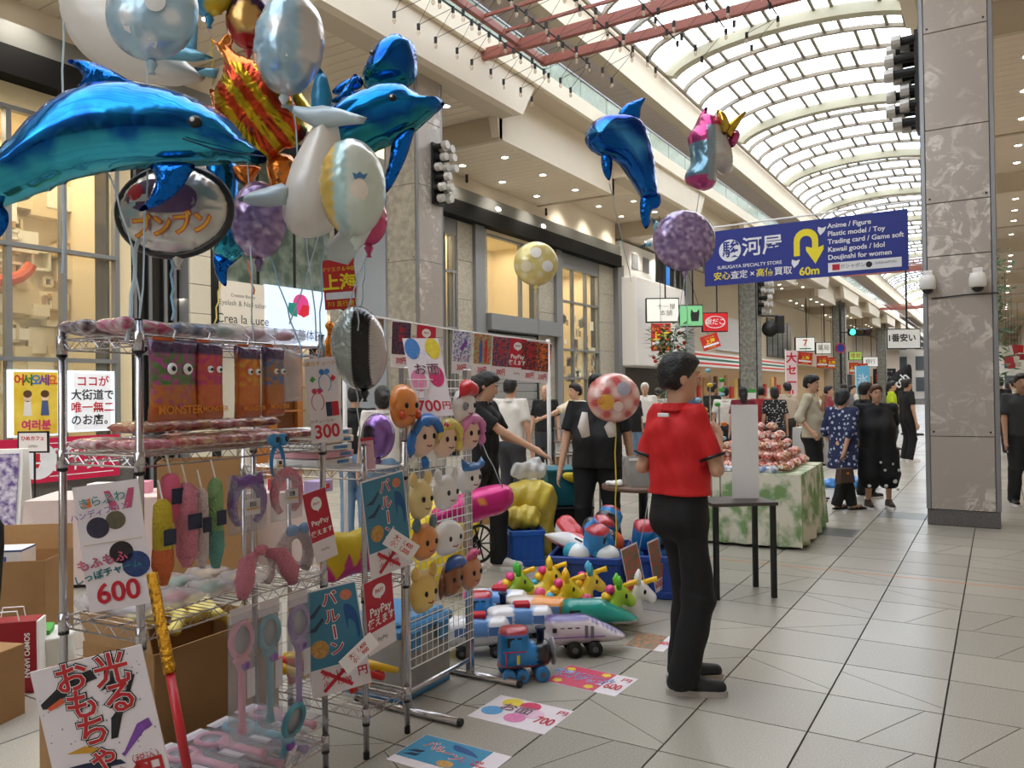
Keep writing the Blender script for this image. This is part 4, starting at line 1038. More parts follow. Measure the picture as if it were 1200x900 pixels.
# the long dolphin in front
d1 = dolphin('long blue dolphin balloon stretched across the upper corner, facing the pillar',
    [(313, 188), (303, 178), (287, 164), (272, 145), (245, 124), (205, 107), (165, 98), (130, 95), (100, 101), (75, 112), (50, 130), (25, 155), (0, 180), (-25, 210), (-45, 240), (-40, 262), (-18, 252), (0, 243), (20, 235), (45, 225), (80, 212), (120, 203), (160, 199), (200, 198), (240, 196), (280, 193), (306, 194)],
    [('dorsal_fin', [(79, 70), (97, 69), (122, 77), (150, 93), (160, 101), (92, 106), (98, 92), (92, 80)], 0.025), ('flipper', [(188, 198), (234, 199), (229, 215), (216, 232), (196, 246), (172, 253), (184, 236), (191, 216)], 0.028), ('tail_fluke', [(-40, 236), (-5, 238), (8, 246), (9, 262), (0, 276), (-12, 280), (-30, 262), (-60, 275), (-70, 250)], 0.025)],
    140, 150, 2.55, 0.115, (243, 157, 8.5))
MB().tube([tuple((-0.115 * 0.55 * 0 - 0.0) + v for v in (0, 0, 0))] * 0 or [((230 - 140) * 2.55 / FPX, -0.108, -(176 - 150) * 2.55 / FPX), ((262 - 140) * 2.55 / FPX, -0.085, -(186 - 150) * 2.55 / FPX), ((290 - 140) * 2.55 / FPX, -0.05, -(188 - 150) * 2.55 / FPX), ((311 - 140) * 2.55 / FPX, -0.012, -(187 - 150) * 2.55 / FPX)], 0.0025, 5).build('mouth_line', mat((6, 30, 80), 0.3), d1)
ribbon(d1, 140, 150, 2.55, (128, 205), (165, 375), 2.5, M_rib1, 0.02)
# dolphin behind, head towards the pillar
d2 = dolphin('blue dolphin balloon with its snout against the steel pillar',
    [(521, 122), (512, 114), (494, 112), (482, 104), (466, 98), (446, 99), (420, 107), (398, 118), (380, 135), (365, 160), (360, 185), (385, 200), (410, 192), (432, 181), (455, 172), (485, 156), (505, 139), (518, 128)],
    [('flipper', [(464, 168), (487, 156), (483, 175), (476, 195), (462, 222), (453, 231), (452, 215), (458, 195)], 0.022), ('tail_fluke', [(388, 118), (400, 108), (408, 96), (416, 86), (421, 92), (414, 105), (424, 112), (410, 124)], 0.02)],
    440, 150, 3.25, 0.12, (465, 127, 5), mid=(16, 132, 200), belly=(40, 140, 150))
ribbon(d2, 440, 150, 3.25, (455, 230), (400, 380), 3.3)
d3 = dolphin('blue dolphin balloon seen head on above the other dolphins',
    [(474, 43), (485, 52), (489, 72), (486, 95), (470, 106), (445, 108), (428, 104), (424, 88), (432, 66), (444, 50), (458, 43)],
    [('flipper', [(424, 95), (405, 100), (392, 112), (402, 116), (426, 108)], 0.02), ('snout', [(450, 48), (466, 42), (478, 48), (474, 58), (458, 62), (447, 58)], 0.07)],
    457, 75, 3.45, 0.11, (441, 71, 4), top=(20, 110, 200), mid=(6, 90, 176), belly=(20, 120, 150))
ribbon(d3, 457, 75, 3.45, (430, 106), (340, 380), 3.2)
d4 = dolphin('blue dolphin balloon hanging tail down behind the silver round balloon',
    [(240, 190), (276, 190), (279, 240), (286, 290), (276, 306), (262, 306), (248, 292), (254, 262), (246, 225)],
    [('tail_fluke', [(250, 296), (268, 300), (282, 300), (274, 308), (266, 316), (264, 336), (252, 322)], 0.02)], 262, 240, 3.3, 0.07, None, top=(10, 110, 190))
ribbon(d4, 262, 240, 3.3, (258, 330), (252, 380), 3.0, M_rib2)
d5 = dolphin('small dark blue dolphin balloon floating below the red frame',
    [(727, 134), (710, 135), (696, 142), (687, 154), (686, 166), (693, 176), (706, 184), (722, 190), (736, 209), (746, 225), (753, 234), (770, 232), (770, 222), (768, 198), (764, 172), (756, 148), (744, 136)],
    [('dorsal_fin', [(757, 115), (744, 118), (732, 124), (726, 136), (748, 142), (752, 126)], 0.02), ('flipper', [(704, 185), (715, 188), (715, 204), (712, 215), (706, 208), (703, 196)], 0.025), ('tail_fluke', [(752, 228), (770, 226), (774, 236), (770, 244), (762, 248), (760, 264), (754, 268), (749, 250)], 0.025)],
    730, 180, 5.0, 0.14, None, top=(10, 60, 150), mid=(70, 150, 210), belly=(10, 90, 170))
ribbon(d5, 730, 180, 5.0, (714, 215), (740, 330), 5.6); 
# round foil balloons
def round_balloon(label, cx, cy, rx, ry, zc, th, col, tilt=0.0, turn=0.0, met=0.35, rough=0.22, group=None, nub=True, step=None, bump=0.15):
    t = balloon(label, cx, cy, zc, group, turn); k = zc / FPX
    ol = circle(rx * k, 56, 0, 0, ry * k); c, s = math.cos(tilt), math.sin(tilt); ol = [(x * c - z * s, x * s + z * c) for x, z in ol]
    pillow('envelope', ol, th, vcmat(rough, met, bump, 14, 0.3), t, step or max(rx * k / 10, 0.018), col, wrinkle=0.2, wn=56, power=0.6)
    if nub: MB().lathe([(0.012, 0), (0.02, -0.015), (0.006, -0.04), (0.012, -0.05)], 8, (ol[42][0], 0, min(p[1] for p in ol) + 0.004)).build('neck', mat(tuple(int(v) for v in col(0, -ry * k, True)), 0.4), t, True)
    return t, k
def mixc(p, q, s): s = min(max(s, 0), 1); return tuple(p[i] + (q[i] - p[i]) * s for i in range(3))
def patch(t, out, m, th, R, name='printed_patch', lift=0.006):
    """print on a round balloon: outline laid over the bulging front"""
    v, f = triangulate(out, 0.02); m_ = MB()
    vs = []
    for x, z in v:
        d = max(0.0, 1 - math.hypot(x / R[0], z / R[1])); q = min(d, 1); h = th * (1 - (1 - q) ** 2) ** 0.6; vs.append((x, -h - lift, z))
    m_.add(vs, [tuple(x) for x in f]); return m_.build(name, m, t, True)
M_stk = mat((238, 236, 232), 0.5)
# pale blue, upper corner
t, k = round_balloon('pale blue round balloon with white clouds and label in the upper corner', 178, 14, 55, 58, 2.85, 0.075, lambda x, z, f: mixc((178, 208, 226), (234, 240, 244), (math.sin(x * 40 + 1) * math.sin(z * 36) - 0.25) * 2.2))
patch(t, [(-.08, -.06), (-.07, -.09), (.03, -.15), (.04, -.13)], M_stk, .075, (55 * k, 58 * k)); patch(t, circle(.035, 16, .045, .0), M_stk, .075, (55 * k, 58 * k), 'printed_cloud')
ribbon(t, 178, 14, 2.85, (172, 72), (164, 380), 2.5, sag=0.01)
t, k = round_balloon('pale blue round balloon turned sideways above the orange balloon', 339, 52, 41, 60, 3.05, 0.13, lambda x, z, f: (216, 212, 210) if x > 0.07 else mixc((172, 204, 224), (226, 234, 238), (math.sin(x * 30 + 2) * math.sin(z * 30 + 1) - 0.3) * 3), tilt=-0.12)
patch(t, [(-.06, -.12), (-.05, -.15), (.03, -.1), (.02, -.08)], M_stk, .13, (41 * k, 60 * k))
ribbon(t, 339, 52, 3.05, (342, 112), (372, 400), 3.2); 
t, k = round_balloon('dark purple and red round balloon at the top edge', 291, 22, 27, 36, 3.35, 0.07, lambda x, z, f: ((60, 30, 70) if z > 0 else (176, 40, 40)) if (x * x + (z + .02) ** 2) > 0.004 else (206, 160, 90), met=0.6)
t, k = round_balloon('yellow, pink and blue round balloon at the top edge', 245, -14, 30, 34, 3.3, 0.07, lambda x, z, f: (230, 196, 50) if x > 0 else (206, 170, 196) if z > -.06 else (60, 150, 190)); ribbon(t, 245, -14, 3.3, (240, 20), (246, 40), 3.3, mat((206, 180, 196), 0.5))
# silver with black rim
t, k = round_balloon('silver round balloon with black rim and printed racing car below the long dolphin', 205, 248, 66, 52, 2.75, 0.07, lambda x, z, f: (28, 26, 28) if not f else mixc((190, 186, 182), (226, 222, 216), .5 + mn.noise(Vector((x * 12, z * 12, 0)))), met=0.55, rough=0.2, tilt=0.06, step=0.013)
R_ = (66 * k, 52 * k)
MB().tube([(66 * k * math.cos(a) * math.cos(.06) - 52 * k * math.sin(a) * math.sin(.06), -.004, 66 * k * math.cos(a) * math.sin(.06) + 52 * k * math.sin(a) * math.cos(.06)) for a in np.linspace(0, 2 * PI, 57)[:-1]], .0135, 8, closed=True).build('black_rim', mat((26, 24, 26), .3, coat=.4), t, True)
outlined('ブンブン', 0.08, t, .02, -.065, mat((236, 176, 30), 0.4), mat((206, 50, 40), 0.4), y=-.073, eb=.06, fb=.02, rot=0.08, sx=.85)
patch(t, smooth_outline([(-.15, .05), (-.1, .09), (-.04, .1), (.06, .08), (.1, .04), (.08, -.01), (-.02, -.02), (-.12, -.0)], 3), mat((96, 70, 110), 0.4), .07, R_, 'printed_car'); patch(t, circle(.03, 16, -.11, .055), mat((190, 40, 50), 0.4), .07, R_, 'printed_wheel', .009); patch(t, rect(-.13, .02, -.06, .045), mat((206, 206, 210), 0.4), .07, R_, 'printed_wing', .009)
ribbon(t, 205, 248, 2.75, (201, 305), (203, 375), 2.6, M_rib4, r=0.0045); ribbon(t, 205, 248, 2.75, (163, 262), (150, 400), 2.5, M_rib1, r=0.007)
# lilac sparkle
def lilac(x, z, f): q = 1.7 * mn.noise(Vector((x * 42, z * 42, 3.1))) + .5 * mn.noise(Vector((x * 90, z * 90, 0))); return mixc((150, 126, 168), (214, 196, 222), q) if q > 0 else mixc((150, 126, 168), (96, 74, 118), -q)
t, k = round_balloon('lilac spotted balloon behind the nose of the white plane balloon', 303, 258, 33, 46, 3.15, 0.08, lilac, met=0.45, step=0.014); ribbon(t, 303, 258, 3.15, (290, 305), (298, 345), 3.1, M_rib3, r=.004); ribbon(t, 303, 258, 3.15, (316, 300), (356, 420), 3.1, M_rib4)
def candy(x, z, f):
    if not f: return (206, 200, 190)
    return (226, 190, 96) if x < -0.05 else (176, 206, 204) if x < -0.005 else mixc((214, 226, 216), (236, 232, 220), z * 4)
t, k = round_balloon('cream, blue and yellow striped balloon in front of the white plane', 413, 220, 39, 58, 2.8, 0.1, candy, tilt=0.06, met=0.25)
R_ = (39 * k, 58 * k)
patch(t, circle(.028, 18, .042, -.03, .036), mat((246, 232, 220), 0.4), .1, R_, 'printed_face'); patch(t, [(.02, .025), (.035, .02), (.045, .03), (.055, .02), (.07, .028), (.06, .005), (.045, .01), (.03, .0)], mat((70, 120, 160), 0.4), .1, R_, 'printed_bow', .008)
patch(t, [(-.01, -.1), (.06, -.12), (.06, -.1), (.0, -.08)], M_stk, .1, R_); ribbon(t, 413, 220, 2.8, (415, 278), (420, 390), 3.2)
t, k = round_balloon('pink round balloon half hidden behind the striped balloon', 432, 258, 22, 30, 3.2, 0.05, lambda x, z, f: (206, 70, 120) if z < 0 else (226, 150, 160), met=.4); ribbon(t, 432, 258, 3.2, (430, 288), (424, 360), 3.3)
t, k = round_balloon('pale yellow round balloon floating before the show window', 628, 309, 26, 26, 6.4, 0.07, lambda x, z, f: mixc((226, 206, 130), (244, 236, 196), math.sin(x * 50) * math.sin(z * 50)), met=0.2)
R_ = (26 * k, 26 * k)
for x, z, c in ((0, .08, (246, 240, 230)), (-.08, -.03, (240, 226, 190)), (.09, -.03, (244, 242, 238))): patch(t, circle(.045, 18, x, z), mat(c, .4), .07, R_, 'printed_face')
ribbon(t, 628, 309, 6.4, (630, 338), (632, 399.5), 8.32)
t, k = round_balloon('lilac patterned round balloon hanging beside the blue banner', 802, 282, 37, 36, 5.0, 0.085, lilac, met=0.35, step=0.02); ribbon(t, 802, 282, 5.0, (804, 318), (806, 420), 5.4)
def pinkb(x, z, f): q = math.sin(x * 42 + 1) * math.sin(z * 40); return mixc((226, 160, 150), (240, 206, 196), q * 2) if q > -.5 else (206, 90, 90)
t, k = round_balloon('pink transparent look round balloon held by the man in black', 719, 466, 31, 29, 5.6, 0.1, pinkb, met=0.15, nub=False)
R_ = (31 * k, 29 * k)
for x, z, rr, c in ((-.06, -.03, .055, (226, 170, 70)), (.06, .06, .05, (170, 166, 176)), (-.1, -.02, .03, (206, 130, 40)), (.02, -.06, .035, (236, 210, 200))): patch(t, circle(rr, 18, x, z), mat(c, .4), .1, R_, 'printed_blob')
for x in (-34, -3): MB().tube([((x) * k, .0, -.1 if x < -20 else -.17), ((x - 2) * k, -.01, -.2), ((x + 1) * k, -.0, -.27)], [.02, .04, .03], 8).build('dangling_foot', mat((226, 216, 206), .6), t, True)
ribbon(t, 719, 466, 5.6, (721, 494), (722, 640), 5.7, M_rib2, r=.005)
t, k = round_balloon('silver balloon with broad black band turned edge on above the price cards', 421, 408, 33, 50, 3.3, 0.12, lambda x, z, f: (176, 186, 180) if x < -.012 else (30, 28, 30) if x < .06 else (200, 192, 192), met=0.45, tilt=0.12, step=0.007); ribbon(t, 421, 408, 3.3, (418, 457), (424, 545), 3.4)
patch(t, [(-.1, .02), (.03, .05), (.03, .06), (-.1, .03)], mat((50, 100, 130), .4), .12, (33 * k, 50 * k), 'printed_line')
t, k = round_balloon('purple and black round balloon low behind the payment slip', 443, 511, 20, 27, 4.0, 0.07, lambda x, z, f: (150, 110, 186) if x > -.01 or z > .05 else (34, 26, 36), met=0.6)
# orange and yellow rocket shaped balloon
def fire(x, z, f):
    u = x * 0.8 + z * 0.6
    return ((206, 170, 30) if math.sin(u * 92) > 0.1 else (206, 70, 34)) if z < 0.13 else (226, 130, 50)
t = balloon('orange and yellow foil rocket balloon behind the long dolphin', 305, 120, 3.2)
pillow('body', smooth_outline(px2([(247, 42), (258, 51), (262, 46), (273, 40), (271, 54), (280, 63), (300, 72), (325, 90), (345, 118), (360, 152), (345, 172), (330, 175), (316, 187), (296, 186), (270, 168), (255, 145), (252, 110), (262, 88), (263, 70), (256, 58)], 305, 120, 3.2), 4), 0.1, foil(0.2, 0.75, 0.25), t, 0.009, fire, wrinkle=.15)
for nm, pts in (('side_fin', [(240, 98), (252, 104), (262, 118), (262, 135), (246, 140), (244, 118)]), ('tail_fin', [(268, 190), (300, 192), (292, 205), (290, 222), (280, 214), (270, 205)]), ('wing', [(322, 92), (345, 98), (352, 108), (364, 128), (350, 135), (330, 118)]), ('lower_fin', [(308, 182), (336, 178), (346, 205), (330, 226), (314, 220)])):
    pillow(nm, smooth_outline(px2(pts, 305, 120, 3.2), 3), 0.05, foil(0.2, 0.75, 0.3), t, 0.02, (lambda x, z, f: (226, 130, 50)) if 'l' in nm[:1] or nm == 'side_fin' or nm == 'tail_fin' else (lambda x, z, f: (206, 176, 40)), loc=(0, 0.05, 0))
ribbon(t, 305, 120, 3.2, (290, 190), (300, 480), 2.9); ribbon(t, 305, 120, 3.2, (248, 45), (250, 100), 3.15, M_rib2)
# white plane balloons with pale blue wings
def skyp(x, z, f): return (120, 186, 214)
M_plw = vcmat(0.3, 0.1, 0.1, 14)
def plane(label, cx, cy, zc, body, bth, parts):
    t = balloon(label, cx, cy, zc, 'white toy plane balloons')
    pillow('fuselage', smooth_outline(px2(body, cx, cy, zc), 4), bth, M_plw, t, 0.022, lambda x, z, f: (236, 230, 222), wrinkle=.06)
    for nm, pts, th, dy, c in parts: pillow(nm, [q_ for i_, a_ in enumerate(px2(pts, cx, cy, zc)) for q_ in (a_, tuple((Vector(a_) + Vector(px2(pts, cx, cy, zc)[(i_ + 1) % len(pts)])) / 2))], th * .8, M_plw, t, 0.02, lambda x, z, f, c=c: c if f else (60, 150, 196), loc=(0, dy, 0))
    return t
sb = (134, 196, 220); pb = (196, 212, 220)
t = plane('white plane balloon with blue tail at the top, behind the pale blue balloon', 150, 30, 3.2, [(72, -30), (70, 5), (76, 30), (92, 57), (118, 79), (152, 94), (190, 101), (222, 100), (240, 92), (215, 70), (200, 30), (190, -30)], 0.1,
    [('tail_fin', [(214, 68), (220, 48), (234, 33), (239, 40), (237, 72)], .02, -.06, sb), ('tailplane', [(190, 70), (214, 66), (240, 72), (262, 82), (240, 86), (205, 83)], .02, -.1, sb), ('tailplane', [(232, 86), (262, 88), (258, 99), (240, 96)], .015, -.05, sb)])
ribbon(t, 150, 30, 3.2, (74, 10), (74, 320), 2.9, r=.004)
t = plane('white plane balloon pointing down among the dolphins', 372, 190, 2.95, [(378, 128), (392, 135), (399, 160), (402, 205), (398, 250), (386, 272), (360, 279), (341, 272), (331, 252), (333, 222), (341, 196), (353, 172), (368, 148)], 0.085,
    [('tail_fin', [(377, 80), (385, 92), (391, 115), (388, 133), (367, 133), (366, 112), (370, 94)], .02, -.01, (30, 130, 176)), ('tailplane', [(335, 128), (365, 132), (383, 130), (402, 134), (434, 145), (430, 152), (398, 155), (378, 158), (360, 148)], .02, -.06, pb), ('wing', [(283, 237), (300, 229), (335, 219), (344, 225), (340, 244), (320, 247), (298, 244)], .022, -.06, pb), ('wing', [(392, 262), (408, 240), (434, 235), (440, 244), (420, 280), (400, 306), (378, 300), (372, 285)], .03, .1, (210, 220, 222))])
ribbon(t, 372, 190, 2.95, (379, 275), (374, 420), 3.0, M_rib4)
t = plane('small pale blue plane balloon peeping out behind the lilac balloon', 765, 278, 5.2, [(756, 285), (775, 276), (800, 284), (798, 300), (775, 300)], .06, [('tail_fin', [(764, 254), (773, 262), (776, 276), (767, 276)], .02, 0, sb), ('tailplane', [(749, 290), (765, 281), (778, 279), (776, 286), (760, 290)], .02, -.03, sb)])
# unicorn
def uni(x, z, f):
    if z > 0.13 and x < 0.06: return (196, 70, 130)
    if x < -.05: return (196, 76, 136) if z > .04 or z < -.17 else (120, 160, 180)
    if z < -.2 : return (206, 90, 150)
    return (206, 200, 196) if x > 0.0 else (150, 166, 176)
t = balloon('pink and white unicorn head balloon with golden horn', 833, 178, 5.0)
pillow('body', smooth_outline(px2([(822, 135), (836, 136), (847, 148), (853, 165), (858, 185), (856, 202), (847, 204), (840, 200), (838, 215), (828, 223), (814, 220), (803, 212), (803, 203), (809, 192), (808, 175), (806, 160), (814, 148)], 833, 178, 5.0), 4), .13, foil(.22, .6, .2), t, .012, uni, wrinkle=.1)
pillow('ear', smooth_outline(px2([(826, 127), (830, 126), (827, 140), (820, 148), (818, 140)], 833, 178, 5.0), 3), .02, foil(), t, .02, lambda x, z, f: (196, 70, 130))
MB().tube([tuple((lambda q: (q[0], -.06 + .0 * i, q[1]))(px2([p], 833, 178, 5.0)[0])) for i, p in enumerate([(848, 160), (860, 147), (871, 135)])], [.04, .024, .006], 8).build('horn', mat((206, 170, 60), .25, metal=.8), t, True)
pillow('forelock', smooth_outline(px2([(835, 136), (845, 140), (850, 155), (843, 165), (838, 152)], 833, 178, 5.0), 3), .03, foil(), t, .02, lambda x, z, f: (206, 170, 70), loc=(0, -.11, 0))
pillow('curl', smooth_outline(px2([(854, 160), (862, 154), (866, 160), (862, 170), (856, 175), (852, 168)], 833, 178, 5.0), 3), .03, foil(), t, .02, lambda x, z, f: (200, 80, 140), loc=(0, -.03, 0))
ribbon(t, 833, 178, 5.0, (820, 224), (748, 652), 6.0)
# gold tiger foil, pink hammer
t = balloon('small gold foil animal balloon between clinic sign and price card', 380, 398, 3.5)
pillow('body', smooth_outline(px2([(388, 376), (393, 384), (389, 392), (391, 405), (388, 419), (368, 420), (372, 408), (380, 400), (384, 390), (381, 381)], 380, 398, 3.5), 4), .03, foil(.25, .9, .4), t, .012, lambda x, z, f: (214, 130, 50)); ribbon(t, 380, 398, 3.5, (376, 420), (376, 524), 3.27)
t = balloon('long magenta foil balloon lying across the mask stand', 560, 592, 4.75)
pillow('body', smooth_outline(px2([(505, 600), (520, 588), (550, 575), (580, 568), (596, 570), (602, 580), (600, 592), (588, 602), (570, 607), (555, 613), (530, 612), (508, 616)], 560, 592, 4.75), 4), .09, vcmat(.25, .2, .1), t, .022, lambda x, z, f: (206, 30, 120) if math.hypot(x - .03, z - .03) > .02 else (236, 150, 60))
ribbon(t, 560, 592, 4.75, (598, 590), (556, 500), 4.6)
# ================================================================== PEOPLE (smoothly blended volumes, polygonised)
def smin(a, b, k):
    h = np.clip(0.5 + 0.5 * (b - a) / k, 0, 1); return b + (a - b) * h - k * h * (1 - h)
def sdf_mesh(prims, vox, k, cut=None, folds=0.0, fs=1.0, seed=0):
    lo = np.array([1e9] * 3); hi = -lo
    for p in prims:
        if p[0] == 'e': c, r = np.array(p[1]), max(p[2]); lo = np.minimum(lo, c - r); hi = np.maximum(hi, c + r)
        else:
            for q, r in ((p[1], p[3]), (p[2], p[4])): q = np.array(q); lo = np.minimum(lo, q - r); hi = np.maximum(hi, q + r)
    lo = lo - 3 * vox - k; hi = hi + 3 * vox + k; n = np.ceil((hi - lo) / vox).astype(int) + 1
    V = np.full(n, 0.2, np.float32)
    ax = [lo[i] + np.arange(n[i]) * vox for i in range(3)]
    for p in prims:
        if p[0] == 'e': c, r = np.array(p[1]), max(p[2]); a, b = c - r, c + r
        else:
            q1, q2, r = np.array(p[1]), np.array(p[2]), max(p[3], p[4]); a, b = np.minimum(q1, q2) - r, np.maximum(q1, q2) + r
        m = k * 1.5 + 3 * vox; i0 = np.maximum(((a - m - lo) / vox).astype(int), 0); i1 = np.minimum(((b + m - lo) / vox).astype(int) + 2, n)
        X, Y, Z = np.meshgrid(ax[0][i0[0]:i1[0]], ax[1][i0[1]:i1[1]], ax[2][i0[2]:i1[2]], indexing='ij')
        if p[0] == 'e':
            Q = np.stack([X - c[0], Y - c[1], Z - c[2]], -1)
            if len(p) > 3: Q = Q @ np.array(p[3])
            R = np.array(p[2]); k0 = np.linalg.norm(Q / R, axis=-1); k1 = np.linalg.norm(Q / (R * R), axis=-1); d = k0 * (k0 - 1) / np.maximum(k1, 1e-6)
        else:
            ab = q2 - q1; L2 = max(ab @ ab, 1e-9); L = math.sqrt(L2)
            px_, py_, pz_ = X - q1[0], Y - q1[1], Z - q1[2]; t = (px_ * ab[0] + py_ * ab[1] + pz_ * ab[2]) / L2
            tc = np.clip(t, 0, 1); d = np.sqrt((px_ - tc * ab[0]) ** 2 + (py_ - tc * ab[1]) ** 2 + (pz_ - tc * ab[2]) ** 2) - (p[3] + (p[4] - p[3]) * tc)
            if p[0] in ('k', 'K'):
                tl = t; lat = np.sqrt(np.maximum((px_ - t * ab[0]) ** 2 + (py_ - t * ab[1]) ** 2 + (pz_ - t * ab[2]) ** 2, 0)) - (p[3] + (p[4] - p[3]) * tc)
                d = np.maximum(lat, (t - 1) * L); d = np.maximum(d, -t * L - (p[3] if p[0] == 'k' else 0))
        s = V[i0[0]:i1[0], i0[1]:i1[1], i0[2]:i1[2]]
        V[i0[0]:i1[0], i0[1]:i1[1], i0[2]:i1[2]] = smin(s, d, p[5] if len(p) > 5 and p[0] != 'e' else k)
    if folds:
        X, Y, Z = np.meshgrid(*ax, indexing='ij'); f = 38 * fs
        V += folds * (np.sin(f * (0.5 * X + 0.9 * Z) + 3 * np.sin(9 * Y + seed)) * np.sin(0.6 * f * (Y - 0.4 * Z) + seed) + 0.6 * np.sin(1.7 * f * (Z * 0.5 - X) + seed * 2))
    if cut is not None:
        for pt, nn in cut:
            X, Y, Z = np.meshgrid(*ax, indexing='ij'); V = np.maximum(V, (X - pt[0]) * nn[0] + (Y - pt[1]) * nn[1] + (Z - pt[2]) * nn[2])
    S = V < 0; N = [x - 1 for x in n]
    cs = {(i, j, l): V[i:N[0] + i, j:N[1] + j, l:N[2] + l] for i in (0, 1) for j in (0, 1) for l in (0, 1)}
    sg = sum((c < 0).astype(np.int8) for c in cs.values()); mask = (sg > 0) & (sg < 8); ii = np.argwhere(mask)
    if len(ii) == 0: return None
    acc = np.zeros((len(ii), 3)); cnt = np.zeros(len(ii))
    for a in cs:
        for d in range(3):
            if a[d]: continue
            b = list(a); b[d] = 1; b = tuple(b); va, vb = cs[a][mask], cs[b][mask]; cr = (va < 0) != (vb < 0)
            with np.errstate(divide='ignore', invalid='ignore'): t = np.where(cr, va / (va - vb), 0)
            q = np.tile(np.array(a, float), (len(ii), 1)); q[:, d] += t; acc[cr] += q[cr]; cnt[cr] += 1
    pts = lo + (ii + acc / cnt[:, None]) * vox
    idx = np.full(N, -1, np.int64); idx[tuple(ii.T)] = np.arange(len(ii)); F = []
    for d in range(3):
        e1, e2 = [(1, 2), (2, 0), (0, 1)][d]
        sl0 = [slice(0, x) for x in n]; sl0[d] = slice(0, n[d] - 1); sl1 = [slice(0, x) for x in n]; sl1[d] = slice(1, n[d])
        ch = np.argwhere(S[tuple(sl0)] != S[tuple(sl1)]); ch = ch[(ch[:, e1] > 0) & (ch[:, e2] > 0) & (ch[:, e1] < N[e1]) & (ch[:, e2] < N[e2])]
        ins = S[tuple(ch.T)]
        def cell(o1, o2): c = ch.copy(); c[:, e1] -= o1; c[:, e2] -= o2; return idx[tuple(c.T)]
        q = np.stack([cell(1, 1), cell(0, 1), cell(0, 0), cell(1, 0)], 1); q[~ins] = q[~ins][:, ::-1]; F.append(q)
    F = np.concatenate(F); F = F[(F >= 0).all(1)]
    return pts, F
def sdf_obj(name, prims, vox, k, m, parent, **kw):
    r = sdf_mesh(prims, vox, k, **kw)
    if r is None: return None
    me = bpy.data.meshes.new(name); me.from_pydata(r[0].tolist(), [], r[1].tolist()); me.materials.append(m)
    me.polygons.foreach_set('use_smooth', [True] * len(me.polygons)); me.update()
    return link(name, me, parent)
def ik(a, b, l1, l2, hint):
    a, b = Vector(a), Vector(b); d = b - a; L = min(d.length, (l1 + l2) * 0.995); u = d.normalized(); x = (L * L + l1 * l1 - l2 * l2) / (2 * L); h = math.sqrt(max(l1 * l1 - x * x, 0)); hv = Vector(hint); hv = hv - u * hv.dot(u)
    hv = hv.normalized() if hv.length > 1e-5 else u.orthogonal().normalized(); return a + u * x + hv * h
def hand_prims(w, d, nrm, side, curl=0.5, s=1.0):
    """wrist, direction, palm normal; five fingers of unequal length with two bends"""
    w, d, nrm = Vector(w), Vector(d).normalized(), Vector(nrm); nrm = (nrm - d * nrm.dot(d)).normalized(); x = d.cross(nrm) * side; pr = []
    c = w + d * 0.045 * s
    for q in (-1, 0, 1): pr.append(('c', tuple(w + x * q * 0.012 * s), tuple(w + d * 0.08 * s + x * q * 0.026 * s), 0.016 * s, 0.014 * s))
    for i, (o, L) in enumerate(((-0.031, 0.062), (-0.0105, 0.072), (0.0105, 0.068), (0.030, 0.054))):
        p0 = w + d * 0.082 * s + x * o * s; a = curl * 0.6; p1 = p0 + (d * math.cos(a) + nrm * math.sin(a) + x * o * 1.2) * L * 0.55 * s; a2 = curl * 1.7; p2 = p1 + (d * math.cos(a2) + nrm * math.sin(a2)) * L * 0.5 * s
        pr.append(('c', tuple(p0), tuple(p1), 0.0095 * s, 0.0088 * s, 0.004)); pr.append(('c', tuple(p1), tuple(p2), 0.0088 * s, 0.0075 * s, 0.004))
    p0 = w + d * 0.025 * s - x * 0.028 * s; p1 = p0 + (d * 0.7 - x * 0.75 + nrm * 0.3).normalized() * 0.035 * s; p2 = p1 + (d * 0.95 - x * 0.15 + nrm * 0.4 * curl).normalized() * 0.032 * s
    pr += [('c', tuple(p0), tuple(p1), 0.0125 * s, 0.0105 * s, 0.006), ('c', tuple(p1), tuple(p2), 0.0105 * s, 0.0085 * s, 0.004)]
    return pr
M_skin = mat((206, 160, 132), 0.55, noise=0.06); M_skin2 = mat((190, 142, 114), 0.55, noise=0.06); M_hair = mat((22, 18, 17), 0.5, noise=0.2, bump=0.5, scale=90)
M_lip = mat((168, 96, 86), 0.5); M_eyew = mat((232, 228, 222), 0.4)
